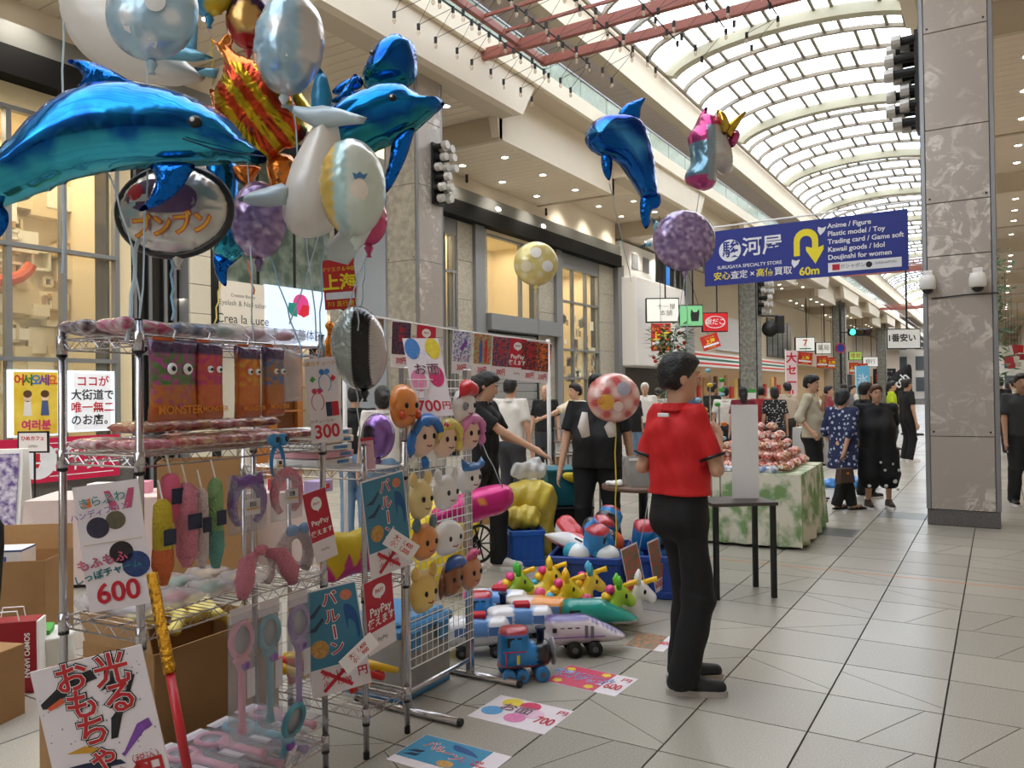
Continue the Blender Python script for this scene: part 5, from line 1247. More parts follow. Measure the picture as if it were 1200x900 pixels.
def person(label, loc, facing, H=1.70, wide=1.0, feet=None, toes=(None, None), hands=(None, None), palm=((-1, 0, 0), (1, 0, 0)), curl=(0.45, 0.45), elbow=((0.3, 0.6, -0.5), (-0.3, 0.6, -0.5)), head=0.0, nod=0.0, lean=0.0, shift=0.0,
           shirt=None, sleeve='short', hem=0.90, collar=True, legs='long', trouser=None, shoe=None, sole=None, hair='short', hairm=None, skin=None, vox=0.012, trim=None, belly=0.0, group=None, knee=0.04, barefoot=False, sandal=False, facefine=False, sfold=0.0025, bag=None, cat='person'):
    t = thing('person', label, cat, loc, YAW + math.radians(facing), group); S = H / 1.70; skin = skin or M_skin
    ca_, sa_ = math.cos(math.radians(-facing)), math.sin(math.radians(-facing))
    def loc2(x, y): return (x * ca_ - y * sa_, x * sa_ + y * ca_)
    if feet is None: feet = tuple(loc2(s_ * .1 * math.cos(math.radians(facing)), s_ * .1 * math.sin(math.radians(facing))) for s_ in (1, -1))
    else: feet = tuple(loc2(*f) for f in feet)
    toes = tuple(math.radians((facing if q is None else q) - facing) for q in toes)
    hands = tuple(None if q is None else (*loc2(q[0], q[1]), q[2]) for q in hands)
    def sc(p): return tuple(v * S for v in p)
    W = wide; ln = lambda z: lean * (z - 0.92)          # forward lean shifts upper body towards -y
    def U(x, y, z): return ((x + shift * (z - .92)) * S, (y - ln(z)) * S, z * S)
    ank = [(feet[i][0], feet[i][1] + 0.03, 0.085) for i in (0, 1)]; hip = [(0.085 * W, 0, 0.90), (-0.085 * W, 0, 0.90)]
    kn = [ik(hip[i], ank[i], 0.42, 0.41, (math.sin(toes[i]), -1, 0)) for i in (0, 1)]
    sh = [Vector(U(0.175 * W, 0.01, 1.395)) / S, Vector(U(-0.175 * W, 0.01, 1.395)) / S]
    hd = [Vector(hands[i]) if hands[i] else Vector(((0.24 * W + .02) * (1 if i == 0 else -1), -0.04, 0.80)) for i in (0, 1)]
    el = [ik(sh[i], hd[i], 0.285, 0.255, elbow[i]) for i in (0, 1)]
    body = []
    # trunk and limbs of the body itself
    body += [('c', U(-0.07 * W, 0, 1.30), U(0.07 * W, 0, 1.30), .08 * S, .08 * S), ('c', U(0, 0, 1.30), U(0, 0, 0.95), .085 * S, .09 * S), ('c', U(-0.05 * W, 0, 0.93), U(0.05 * W, 0, 0.93), .095 * S, .095 * S)]
    neckb = Vector(U(0, 0.012, 1.40)); R3 = Matrix.Rotation(math.radians(head), 3, 'Z') @ Matrix.Rotation(math.radians(nod), 3, 'X'); hc = Vector(U(0, -0.015, 1.585))
    Hh = lambda x, y, z: tuple(hc + R3 @ Vector((x, y, z)) * S)
    body += [('c', tuple(neckb), Hh(0, .01, -.05), .056 * S, .05 * S), ('e', Hh(0, .012, .025), (.074 * S, .092 * S, .095 * S), np.array(R3)), ('e', Hh(0, -.022, -.04), (.058 * S, .068 * S, .075 * S), np.array(R3)), ('c', Hh(0, -.06, -.085), Hh(0, -.055, -.085), .022 * S, .022 * S)]
    body += [('c', Hh(0, -.088, .012), Hh(0, -.104, -.022), .008 * S, .013 * S, .01), ('c', Hh(-.03, -.08, .03), Hh(.03, -.08, .03), .012 * S, .012 * S, .01)]
    for s in (-1, 1): body += [('e', Hh(s * .074, .012, -.005), (.009 * S, .02 * S, .03 * S), np.array(R3))]
    for i in (0, 1):
        body += [('c', tuple(sh[i] * S), tuple(el[i] * S), .046 * S * (0.5 + W / 2), .038 * S * (0.5 + W / 2)), ('c', tuple(el[i] * S), tuple(hd[i] * S), .038 * S * (0.5 + W / 2), .024 * S)]
        d = (hd[i] - el[i]).normalized(); body += hand_prims(hd[i] * S, d, palm[i], 1 if i == 0 else -1, curl[i], S)
        body += [('c', sc(hip[i]), tuple(kn[i] * S), .075 * S * W, .05 * S), ('c', tuple(kn[i] * S), sc(ank[i]), .048 * S, .034 * S), ('c', tuple((kn[i] * S).lerp(Vector(sc(ank[i])), .3) + Vector((0, .012, 0))), tuple((kn[i] * S).lerp(Vector(sc(ank[i])), .5)), .05 * S, .04 * S)]
        fx, fy = feet[i]; dx, dy = math.sin(toes[i]), -math.cos(toes[i])
        if barefoot or sandal: body += [('c', (fx * S, (fy + .03) * S, .05 * S), ((fx + dx * .15) * S, (fy + .03 + dy * .15) * S, .03 * S), .034 * S, .026 * S)]
    sdf_obj('body', body, vox, .016, skin, t)
    # eyes, brows, mouth
    for s in (-1, 1):
        e = MB().ball(Hh(s * .031, -.086, .012), (.012 * S, .006 * S, .006 * S), 8, 6, R3).build('eye', M_eyew, t, True); MB().ball(Hh(s * .031, -.0905, .012), (.005 * S, .003 * S, .0055 * S), 8, 6, R3).build('iris', M_hair, e, True)
        MB().tube([Hh(s * .018, -.092, .034), Hh(s * .033, -.09, .038), Hh(s * .047, -.082, .034)], .0035 * S, 5).build('brow', M_hair, t)
    MB().tube([Hh(-.022, -.086, -.055), Hh(0, -.094, -.056), Hh(.022, -.086, -.055)], [.003 * S, .0055 * S, .003 * S], 6).build('mouth', M_lip, t, True)
    # hair
    hm = hairm or M_hair
    if hair:
        hp = [('e', Hh(0, .02, .035), (.085 * S, .102 * S, .1 * S), np.array(R3)), ('e', Hh(0, -.012, .075), (.07 * S, .09 * S, .062 * S), np.array(R3))]
        if hair == 'short': hp += [('e', Hh(0, .05, -.01), (.074 * S, .066 * S, .08 * S), np.array(R3))]
        if hair in ('bob', 'long', 'bun'): hp += [('e', Hh(0, .045, -.03), (.088 * S, .075 * S, .1 * S), np.array(R3))]
        if hair == 'long': hp += [('c', Hh(0, .07, -.05), Hh(0, .1, -.26), .075 * S, .06 * S)]
        if hair == 'bun': hp += [('e', Hh(0, .125, .01), (.05 * S, .05 * S, .05 * S))]
        if hair == 'curly':
            hp += [('e', Hh(0, .03, .02), (.1 * S, .1 * S, .1 * S), np.array(R3)), ('e', Hh(0, .06, -.04), (.09 * S, .08 * S, .08 * S), np.array(R3))]
        sdf_obj('hair', hp, max(vox, .009), .02, hm, t, cut=[(Hh(0, -.07, .06), tuple(R3 @ Vector((0, -.78, -.62))))] + ([(Hh(0, 0, -.075), tuple(R3 @ Vector((0, 0.25, -1))))] if hair == 'short' else []), folds=.003, fs=2.2)
    # shirt
    if shirt is not None:
        g = .012; r0 = (.098 + g) * S; sp = [('c', U(0, .0, 1.34), U(0, -.0, 1.2), .1 * S, .11 * S)]
        for s_ in (-1, 1): sp += [('c', U(s_ * .085 * W, .005, 1.30), U(s_ * .062 * W, -belly * .6, 1.1), r0, r0 + belly * .4 * S), ('c', U(s_ * .062 * W, -belly * .6, 1.1), U(s_ * .075 * W, -belly * .3, hem + .0), r0 + belly * .4 * S, (.11 + g + belly * .25) * S)]
        for i, s in ((0, 1), (1, -1)):
            sp.append(('c', U(s * .045, .012, 1.415), tuple(sh[i] * S), .045 * S, .05 * S))
            if sleeve == 'short': sp.append(('k', tuple(sh[i] * S), tuple(sh[i].lerp(el[i], .78) * S), .056 * S * (0.5 + W / 2), .066 * S * (0.5 + W / 2)))
            elif sleeve == 'mid': sp += [('c', tuple(sh[i] * S), tuple(el[i] * S), .064 * S * (0.5 + W / 2), .058 * S), ('K', tuple(el[i] * S), tuple(el[i].lerp(hd[i], .35) * S), .058 * S, .054 * S)]
            elif sleeve == 'long': sp += [('c', tuple(sh[i] * S), tuple(el[i] * S), .06 * S, .054 * S), ('K', tuple(el[i] * S), tuple(el[i].lerp(hd[i], .92) * S), .054 * S, .042 * S)]
        sdf_obj('shirt', sp, vox, .035, shirt, t, cut=[(U(0, 0, hem), (0, 0, -1))], folds=sfold, seed=len(label))
        if collar:
            a = neckb + Vector((0, 0, .02 * S)); b = Vector(Hh(0, .02, -.09))
            pts = [Vector((math.cos(q) * .067 * S, math.sin(q) * .068 * S, 0)) for q in np.linspace(-PI / 2 + .35, 1.5 * PI - .35, 18)]
            m = MB(); r0 = [a + p * 1.08 + Vector((0, 0, -.012)) for p in pts]; r1 = [a + p * 1.0 + Vector((0, .006, .04 * S)) for p in pts]; r2 = [a + p * 1.22 + Vector((0, .004, .002)) for p in pts]
            for i in range(len(pts) - 1): m.quad(r0[i], r0[i + 1], r1[i + 1], r1[i]); m.quad(r1[i], r1[i + 1], r2[i + 1], r2[i])
            m.build('collar', shirt, t, True)
        if trim:
            for i in (0, 1):
                a, b = sh[i].lerp(el[i], .74) * S, sh[i].lerp(el[i], .79) * S; MB().cyl(tuple(a), tuple(b), .068 * S, 20).build('cuff', trim, t, True)
    # trousers
    if trouser is not None:
        tp = []
        for s_ in (-1, 1): tp += [('c', U(s_ * .062 * W, -belly * .2, 1.04), U(s_ * .065 * W, .01, .87), (.1 + belly * .2) * S, .118 * S)]
        for i in (0, 1):
            if legs == 'long': tp += [('c', sc(hip[i]), tuple(kn[i] * S), .105 * S * W, .08 * S), ('K', tuple(kn[i] * S), (ank[i][0] * S, ank[i][1] * S, .05 * S), .082 * S, .074 * S)]
            elif legs == 'short': tp += [('K', sc(hip[i]), tuple(Vector(hip[i]).lerp(kn[i], .96) * S), .1 * S * W, .1 * S)]
            elif legs == 'wide': tp += [('c', sc(hip[i]), tuple(kn[i] * S), .13 * S * W, .15 * S), ('K', tuple(kn[i] * S), tuple(kn[i].lerp(Vector(ank[i]), .45) * S), .15 * S, .12 * S)]
        sdf_obj('trousers', tp, vox, .03, trouser, t, cut=[(U(0, 0, min(1.03, hem + .12)), (0, 0, 1))], folds=.0026, fs=.8, seed=3 + len(label))
    # shoes
    for i in (0, 1):
        fx, fy = feet[i]; dx, dy = math.sin(toes[i]), -math.cos(toes[i])
        def Fp(a, h, l=0.0): return ((fx + dx * a - dy * l) * S, (fy + dy * a + dx * l) * S, h * S)
        if shoe is not None and not sandal:
            s = sdf_obj('shoe', [('c', Fp(-.055, .055), Fp(.05, .055), .042 * S, .044 * S), ('c', Fp(.05, .045), Fp(.165, .04), .043 * S, .034 * S), ('k', Fp(-.03, .06), Fp(-.03, .115), .046 * S, .044 * S)], min(vox, .01), .02, shoe, t, cut=[((0, 0, .022 * S), (0, 0, -1))])
            out = [Fp(a, 0, l)[:2] for a, l in ((-.1, 0), (-.085, .035), (0, .04), (.1, .05), (.18, .036), (.205, 0), (.18, -.036), (.1, -.046), (0, -.038), (-.085, -.035))]
            MB().prism(smooth_outline(out, 3), 0, .028 * S, 'xy').build('sole', sole or M_whitep, s)
            if facefine:
                for a in (.03, .055, .08, .105): MB().tube([Fp(a, .085 - a * .2, .026), Fp(a, .1 - a * .22, 0), Fp(a, .085 - a * .2, -.026)], .004, 5).build('lace', M_black, s)
        elif sandal:
            out = [Fp(a, 0, l)[:2] for a, l in ((-.08, 0), (-.06, .036), (.02, .038), (.12, .05), (.2, .034), (.215, 0), (.2, -.034), (.12, -.046), (.02, -.038), (-.06, -.036))]
            s = MB().prism(smooth_outline(out, 3), 0, .022 * S, 'xy').build('sandal', shoe or M_black, t)
            for a in (.03, .09, .13): MB().tube([Fp(a, .02, .046), Fp(a, .068 - a * .1, 0), Fp(a, .02, -.044)], .009, 6).build('strap', shoe or M_black, s)
    return t, dict(sh=[v * S for v in sh], el=[v * S for v in el], hd=[v * S for v in hd], hc=hc, S=S, U=U, Hh=Hh)
def foot_at(px, py): q = G(px, py); return (q.x, q.y, 0.0)
M_redpolo = mat((206, 22, 26), 0.7, noise=0.06, scale=60, bump=0.05); M_blackc = mat((20, 20, 22), 0.8, noise=0.1, scale=40); M_blackt = mat((15, 15, 17), 0.8, noise=0.1); M_whitec = mat((226, 220, 212), 0.75); M_beigec = mat((196, 186, 162), 0.8, noise=0.06); M_cream_c = mat((226, 212, 188), 0.75); M_denim = mat((110, 140, 170), 0.8, noise=0.2, scale=60); M_maroon = mat((120, 26, 44), 0.75)
M_shoeb = mat((34, 34, 36), 0.6); M_soleb = mat((176, 168, 160), 0.6); M_charcoal = mat((46, 46, 50), 0.7)
# the man in the red polo
t, J = person('man in red polo shirt and black trousers standing with his back turned', foot_at(800, 806), 128, 1.73, 0.71, feet=((0.04, 0.12), (0.0, -0.08)), toes=(95, 80), hands=((-0.02, 0.30, 1.10), (0.215, 0.05, 1.27)), curl=(0.8, 0.9), elbow=((0.05, 0.8, -0.85), (-0.5, 0.27, -1.0)), head=-28, nod=4, shirt=M_redpolo, hem=0.995, legs='long', trouser=M_blackt, shoe=M_shoeb, sole=M_soleb, vox=0.0085, trim=M_black, facefine=True, sfold=0.003)
MB().box(tuple(Vector(J['U'](0, .118, 1.40))), (.075, .012, .02)).build('collar_label', M_whitep, t, bevel=0.004)
# stall staff in black
t, J = person('stall worker in black polo and striped track trousers, hair tied in a bun', foot_at(566, 668), 62, 1.72, 0.9, feet=((0.16, 0.05), (-0.16, -0.05)), toes=(70, 75), hands=((0.42, 0.10, 1.06), (0.50, -0.12, 1.02)), palm=((0, 0, -1), (0, 0, -1)), head=18, nod=18, lean=0.06, shirt=M_blackc, hem=0.86, legs='long', trouser=M_blackt, shoe=mat((206, 196, 190), 0.6), sole=M_whitep, hair='bun', vox=0.012)
MB().box(tuple(Vector(J['U'](-.02, .128, 1.33))), (.11, .008, .03)).build('shirt_lettering', M_whitep, t)
for k_ in range(3):
    o_ = MB().tube([tuple(Vector(J['U'](-.075 - .005, 0, .86)) + Vector((-.055, .045 - .03 * k_, 0))), tuple(Vector(J['U'](-.12, 0, .5)) + Vector((-.06, .03 - .03 * k_, 0))), tuple(Vector(J['U'](-.17, 0, .1)) + Vector((-.055, .03 - .028 * k_, 0)))], .008, 4).build('trouser_stripe', M_whitep, t)
t, J = person('stout man in black polo standing behind the pink round balloon', foot_at(702, 652), -12, 1.70, 1.28, feet=((0.14, 0.0), (-0.16, 0.0)), hands=((0.32, 0.0, 0.84), (-0.36, -0.04, 0.80)), belly=0.09, shirt=M_blackc, hem=0.84, legs='long', trouser=M_blackt, shoe=M_black, vox=0.013)
# shoppers by the stall with the floral cloth
t, J = person('man in grey beige shirt and black shorts with a hand at his chin', foot_at(952, 586), 60, 1.73, 1.06, feet=((0.06, 0.14), (-0.06, -0.1)), toes=(75, 70), hands=((0.16, -0.05, 1.36), (-0.1, -0.28, 0.95)), palm=((-1, 0, 0), (1, 0, 0)), curl=(1.0, .5), elbow=((0.3, 0.1, -1), (-.3, .6, -.5)), nod=10, head=-12, belly=0.05, shirt=M_beigec, sleeve='mid', hem=0.86, legs='short', trouser=M_blackt, shoe=M_black, sandal=True, vox=0.013)
for x_ in (-.03, .03): MB().tube([J['U'](x_, -.165, .85), J['U'](x_ * 1.2, -.18, .78)], .006, 5).build('drawstring', M_whitep, t)
def floral(c1, c2, sc_):
    m = bpy.data.materials.new('floral'); m.use_nodes = True; nt = m.node_tree; b = nt.nodes['Principled BSDF']; tc = nt.nodes.new('ShaderNodeTexCoord'); v = nt.nodes.new('ShaderNodeTexVoronoi'); v.inputs['Scale'].default_value = sc_; n_ = nt.nodes.new('ShaderNodeTexNoise'); n_.inputs['Scale'].default_value = sc_ * 3; r = nt.nodes.new('ShaderNodeValToRGB'); a = nt.nodes.new('ShaderNodeMath'); a.operation = 'MULTIPLY_ADD'; a.inputs[1].default_value = .55
    r.color_ramp.elements[0].position = .52; r.color_ramp.elements[0].color = lin(c2); r.color_ramp.elements[1].position = .6; r.color_ramp.elements[1].color = lin(c1)
    nt.links.new(tc.outputs['Object'], v.inputs['Vector']); nt.links.new(tc.outputs['Object'], n_.inputs['Vector']); nt.links.new(n_.outputs['Fac'], a.inputs[0]); nt.links.new(v.outputs['Distance'], a.inputs[2]); nt.links.new(a.outputs[0], r.inputs['Fac']); nt.links.new(r.outputs['Color'], b.inputs['Base Color']); b.inputs['Roughness'].default_value = .8
    return m
M_floral = floral((34, 42, 82), (186, 196, 214), 16); M_polka = floral((18, 18, 20), (214, 212, 206), 5)
t, J = person('older woman in navy floral tunic carrying a brown handbag', foot_at(988, 597), 120, 1.53, 1.16, feet=((0.14, -0.02), (-0.06, 0.04)), toes=(110, 110), hands=((-0.05, 0.28, 0.9), (-0.05, -0.2, 0.84)), nod=6, belly=0.06, shirt=M_floral, sleeve='mid', hem=0.58, legs='long', trouser=M_blackt, shoe=M_black, sandal=True, hair='curly', hairm=mat((26, 28, 32), .6, bump=.6, scale=60), vox=0.013, collar=False, lean=.05)
hb = thing('handbag', 'brown handbag hanging from the hand of the woman in floral tunic', 'bag', Vector(t.location) + Matrix.Rotation(t.rotation_euler.z, 3, 'Z') @ J['hd'][1] + Vector((0, 0, -.3)), YAW + .3)
MB().box((0, 0, 0), (.25, .11, .19), tap=.82).build('body', mat((72, 50, 42), .45, noise=.15), hb, bevel=.015); MB().tube([(-.08, 0, .09), (-.06, 0, .2), (0, 0, .24), (.06, 0, .2), (.08, 0, .09)], .009, 6).build('handle', mat((60, 42, 36), .45), hb, True); MB().box((0, -.058, .03), (.03, .012, .02)).build('clasp', M_gold, hb)
t, J = person('woman in black jacket and black dotted balloon trousers facing the camera', foot_at(1029, 595), -10, 1.58, 1.3, feet=((0.16, 0.0), (-0.13, 0.0)), hands=((0.22, 0.14, 0.95), (-0.22, 0.14, 0.95)), belly=0.1, shirt=M_blackc, sleeve='long', hem=0.72, legs='wide', trouser=M_blackt, shoe=mat((70, 50, 40), .6), barefoot=True, hair='bob', hairm=mat((92, 60, 40), .6, bump=.4, scale=60), vox=0.014)
for x_, z_, r_ in ((-.17, .55, .026), (-.1, .48, .02), (.1, .42, .03), (.17, .36, .028), (.22, .5, .02), (.06, .3, .024), (.2, .26, .02), (-.14, .3, .024), (.0, .6, .018), (.14, .58, .02), (-.2, .42, .02), (.05, .5, .018)):
    MB().ball((x_, -.155 - .01 * math.cos(x_ * 8), z_), (r_, .012, r_), 8, 6).build('white_dot', mat((216, 214, 208), .7), t, True)
person('person in black stepping out from behind the woman in black jacket', foot_at(1016, 583), 100, 1.62, 1.0, shirt=M_blackc, sleeve='long', legs='long', trouser=M_blackt, shoe=M_black, vox=0.018)
# helper for people further off
def bystander(label, px, py, facing, H, shirt, trouser, **kw):
    kw.setdefault('vox', .02); kw.setdefault('shoe', M_black)
    return person(label, foot_at(px, py), facing, H, shirt=shirt, trouser=trouser, **kw)
bystander('young man in black tee and black trousers beyond the steel pillar', 1064, 541, 95, 1.72, M_blackc, M_blackt, shoe=M_whitep)
bystander('person in neon yellow vest over white sleeves near the black flag', 1046, 528, 70, 1.7, mat((190, 214, 30), .7), mat((60, 60, 64), .8), sleeve='short')
bystander('shopper in dark grey tee cut off at the picture edge', 1199, 592, -20, 1.7, mat((62, 64, 70), .8), mat((40, 42, 48), .8), hands=((0.2, 0, .8), (-.24, -.05, .82)))
bystander('shopper in pale tee and salmon shorts walking away past the pillar', 1189, 526, 185, 1.72, mat((196, 186, 172), .8), mat((206, 120, 100), .8), legs='short')
bystander('person in black half hidden by the steel pillar edge', 1173, 532, 160, 1.74, M_blackc, mat((44, 48, 60), .8))
bystander('man in white tee with black shoulder strap at the stall', 600, 604, 150, 1.72, M_whitec, mat((60, 60, 66), .8), wide=1.05)
bystander('bald man in black tee behind the stall table', 640, 566, -20, 1.66, M_blackc, M_charcoal, hair=None)
bystander('person in cream tee reaching across the stall rack', 676, 580, -60, 1.66, M_cream_c, mat((90, 84, 80), .8), hands=((-.1, -.2, .95), (-.55, -.05, 1.18)), hair='short')
bystander('man in white cap and white shirt beyond the pink balloon', 757, 548, -10, 1.7, M_whitec, mat((90, 90, 96), .8), hairm=mat((226, 222, 214), .7))
bystander('shopper in black tee and denim shorts behind the man in red', 742, 566, 40, 1.62, M_blackc, M_denim, legs='short')
bystander('woman in maroon tee with a white print among the far stalls', 872, 556, 175, 1.6, M_maroon, M_charcoal, hair='long')
bystander('person in black and white patterned blouse bending at the far stalls', 909, 553, 180, 1.58, floral((24, 24, 28), (200, 198, 196), 22), M_charcoal, hair='bob')
bystander('woman in white tee with cream bag at the far stalls', 851, 552, 160, 1.6, M_whitec, M_charcoal, hair='short')
bystander('shopper in black at the far stalls beside the white tee', 836, 548, 120, 1.68, M_blackc, M_charcoal)
bystander('shopper in white with dark hair behind the man with hand at chin', 955, 547, 30, 1.55, M_whitec, M_charcoal, hair='bob')
bystander('woman in white top with hair clip standing behind the racks', 450, 640, 200, 1.62, M_whitec, M_denim, hair='bun', vox=.014)
bystander('person in black tee with yellow lettering and jeans behind the racks', 418, 632, 190, 1.64, M_blackc, M_denim, vox=.016)
bystander('distant shopper in red near the far stalls', 893, 550, 170, 1.6, mat((160, 40, 50), .8), M_charcoal)
bystander('distant shopper in grey near the traffic light pillar', 990, 528, 150, 1.66, mat((120, 120, 126), .8), M_charcoal)
bystander('distant shopper in white near the blue banner', 1000, 524, 30, 1.62, M_whitec, M_charcoal)
for i, (px, py, f, c, tr_, lb) in enumerate(((772, 538, 160, (206, 200, 190), (60, 60, 66), 'shopper in pale shirt beyond the cap wearer'), (812, 545, 20, (70, 80, 110), (40, 42, 50), 'shopper in slate blue shirt near the toy rack'), (924, 541, 190, (196, 180, 160), (60, 56, 54), 'shopper in tan shirt behind the chin-hand man'), (972, 536, 60, (150, 60, 70), (50, 50, 56), 'shopper in dull red shirt by the far stalls'), (1012, 520, 200, (90, 110, 90), (50, 50, 56), 'shopper in olive shirt far down the arcade'), (1182, 505, 170, (206, 206, 210), (70, 72, 80), 'shopper in white shirt far beyond the pillar'), (1193, 498, 10, (60, 60, 70), (40, 40, 46), 'shopper in dark clothes furthest beyond the pillar'))): bystander(lb, px, py, f, 1.6 + .04 * (i % 3), mat(c, .8), mat(tr_, .8), vox=.026, hair=('short', 'bob')[i % 2])
# ================================================================== GOODS ON AND AROUND THE RACKS
def onPlane(px, py, p0, n):
    d = ray(px, py); t = (Vector(p0) - CAM).dot(n) / d.dot(n); return CAM + d * t
def frontA(px, py, off=0.0): return onPlane(px, py, NA - VA * off, VA)
def frontM(px, py, off=0.03): return onPlane(px, py, NM - VM * off, VM)
M_clear = glassmat((226, 226, 232), 0.22, 0.12); M_clear2 = glassmat((236, 232, 236), 0.34, 0.15)
def bagmat(c1, c2, sc=22): return speckle(c1, c2, sc, 0.25, 0.4, 0.6, detail=3)
# --- glossy monster packets hanging below the top shelf
packs = [(203, 446, .19, .265, ((60, 130, 40), (176, 60, 140)), 'green and orange'), (244, 446, .12, .265, ((190, 40, 110), (206, 80, 60)), 'magenta'), (290, 448, .115, .26, ((206, 150, 30), (206, 90, 30)), 'yellow and orange'), (320, 447, .105, .26, ((70, 110, 176), (176, 110, 50)), 'blue and orange')]
for px, py, w, h, cc, nm in packs:
    t = thing('snack_packet', '%s monster candy packet hanging from the top shelf of the wire rack' % nm, 'packet', frontA(px, py, .03), RZA, 'monster packets hanging in a row')
    def pc(x, z, f, cc=cc, h=h):
        q = 1.2 * mn.noise(Vector((x * 55, z * 55, 1))); b = mixc(cc[0], cc[1], .5 + q * 1.4)
        if z > h * .32: return mixc((44, 22, 66), (90, 30, 90), .5 + q)
        if z < -h * .33: return (176, 80, 24)
        return b if z > -h * .05 else mixc((206, 110, 30), b, .3 + q)
    pillow('pouch', [(x * w / 2, z * h / 2) for x, z in ((-1, -1), (-.5, -1), (0, -1), (.5, -1), (1, -1), (.94, -.5), (.93, 0), (.95, .5), (1, 1), (.5, 1), (0, 1), (-.5, 1), (-1, 1), (-.95, .5), (-.93, 0), (-.94, -.5))], .03, vcmat(.22, .15, .6, 26, .6), t, .009, pc)
    for sx in (-1, 1): MB().ball((sx * w * .16, -.033, h * .14), (w * .1, .008, w * .1), 10, 6).build('printed_eye', M_whitep, t, True); MB().ball((sx * w * .16, -.04, h * .14), (w * .045, .005, w * .045), 8, 6).build('printed_pupil', M_black, t, True)
    text('MONSTER', w * .2, mat((226, 140, 30), .4), t, 0, -h * .36, -.036, bold=.02); MB().box((-w * .22, -.004, h * .47), (w * .42, .006, h * .1)).build('header_label', mat((206, 96, 40), .4), t)
    MB().tube([(0, 0, h * .5), (.01, 0, h * .5 + .03), (0, .02, h * .5 + .045)], .003, 5).build('hook', M_chrome, t)
t = thing('clear_packet', 'clear packet hanging beside the blue monster packet', 'packet', frontA(343, 440, .03), RZA)
pillow('pouch', rect(-.05, -.1, .05, .1), .02, M_clear2, t, .02); MB().box((0, -.0, .08), (.06, .004, .03)).build('header_label', M_paper, t)
# --- packets lying on shelves
rs = random.Random(21)
def lying(label, x, y, z, w, h, th, c1, c2, rz, tilt=0.0, group=None):
    t = thing('candy_packet', label, 'packet', onA(x, y, z + th), RZA + rz, group); t.rotation_euler = (0, tilt, RZA + rz)
    ol = smooth_outline([(w * .5 * a, h * .5 * b) for a, b in ((-1, -1), (0, -.94), (1, -1), (.93, 0), (1, 1), (0, .94), (-1, 1), (-.93, 0))], 3)
    pillow('pouch', ol, th, vcmat(.2, .1, .9, 40, .8), t, .013, lambda a, b, f: mixc(c1, c2, .5 + 1.3 * mn.noise(Vector((a * 55 + x * 9, b * 55, x * 7)))), rot=(-PI / 2, 0, 0)); return t
pal = [((196, 60, 110), (226, 190, 180)), ((176, 46, 60), (226, 200, 150)), ((150, 60, 90), (216, 170, 120)), ((186, 80, 90), (230, 220, 210)), ((120, 40, 60), (206, 150, 90)), ((206, 110, 130), (240, 226, 220)), ((90, 110, 150), (206, 190, 200)), ((170, 50, 50), (220, 160, 140)), ((196, 130, 60), (230, 214, 190))]
names = ['pink and cream', 'crimson and straw', 'plum', 'rose and white', 'dark red', 'pale pink', 'blue grey', 'brick red', 'tan']
ORD = ('first', 'second', 'third', 'fourth', 'fifth', 'sixth', 'seventh', 'eighth', 'ninth', 'tenth', 'eleventh', 'twelfth')
for i in range(14):
    r_ = i // 5; x = .08 + .168 * (i % 5) + (.08 if r_ == 2 else 0); y = (.095, .285, .19)[r_]; lying('%s candy packet on the middle shelf, %s row, %s along the rack' % (names[i % 9], ('front', 'back', 'top')[r_], ORD[i % 5]), x, y, SA[2] + .008 + (.052 if r_ == 2 else 0), .15, .165, .022, *pal[i % 9], rs.uniform(-.05, .05), rs.uniform(-.03, .03), 'packets on the middle shelf')
for i, (x, y, c) in enumerate(((.06, .1, 0), (.06, .29, 3), (.25, .1, 6), (.25, .29, 4))):
    lying('%s candy packet on the top shelf by the near post, %s of four' % (('pink and white', 'rose', 'grey', 'dark red')[i], ORD[i]), x, y, SA[3] + .006, .18, .17, .028, (70, 40, 56) if i % 2 else pal[c][0], (226, 220, 224), rs.uniform(-.25, .25), rs.uniform(-.14, .14), 'packets on the top shelf')
def clear_bag(label, loc, rz, c, grp):
    t = thing('clear_bag', label, 'bag', loc, rz, grp); pillow('film', smooth_outline([(-.06, -.076), (0, -.072), (.06, -.076), (.056, 0), (.06, .076), (0, .072), (-.06, .076)], 3), .03, M_clear2, t, .018, rot=(-PI / 2, 0, 0), wrinkle=.5, wn=26); pillow('toy', circle(.045, 12), .018, mat(c, .4), t, .02, rot=(-PI / 2, 0, 0))
for i in range(6): clear_bag('clear crinkled bag of %s toys on the top shelf, %s along' % (('mint', 'lilac', 'pink', 'white', 'rose', 'grey')[i], ORD[i]), onA(.43 + .16 * (i // 2), (.1, .285)[i % 2], SA[3] + .042), RZA + rs.uniform(-.08, .08), ((120, 176, 160), (180, 160, 200), (206, 150, 170), (206, 206, 206), (206, 120, 140), (150, 150, 156))[i], 'clear bags on the top shelf')
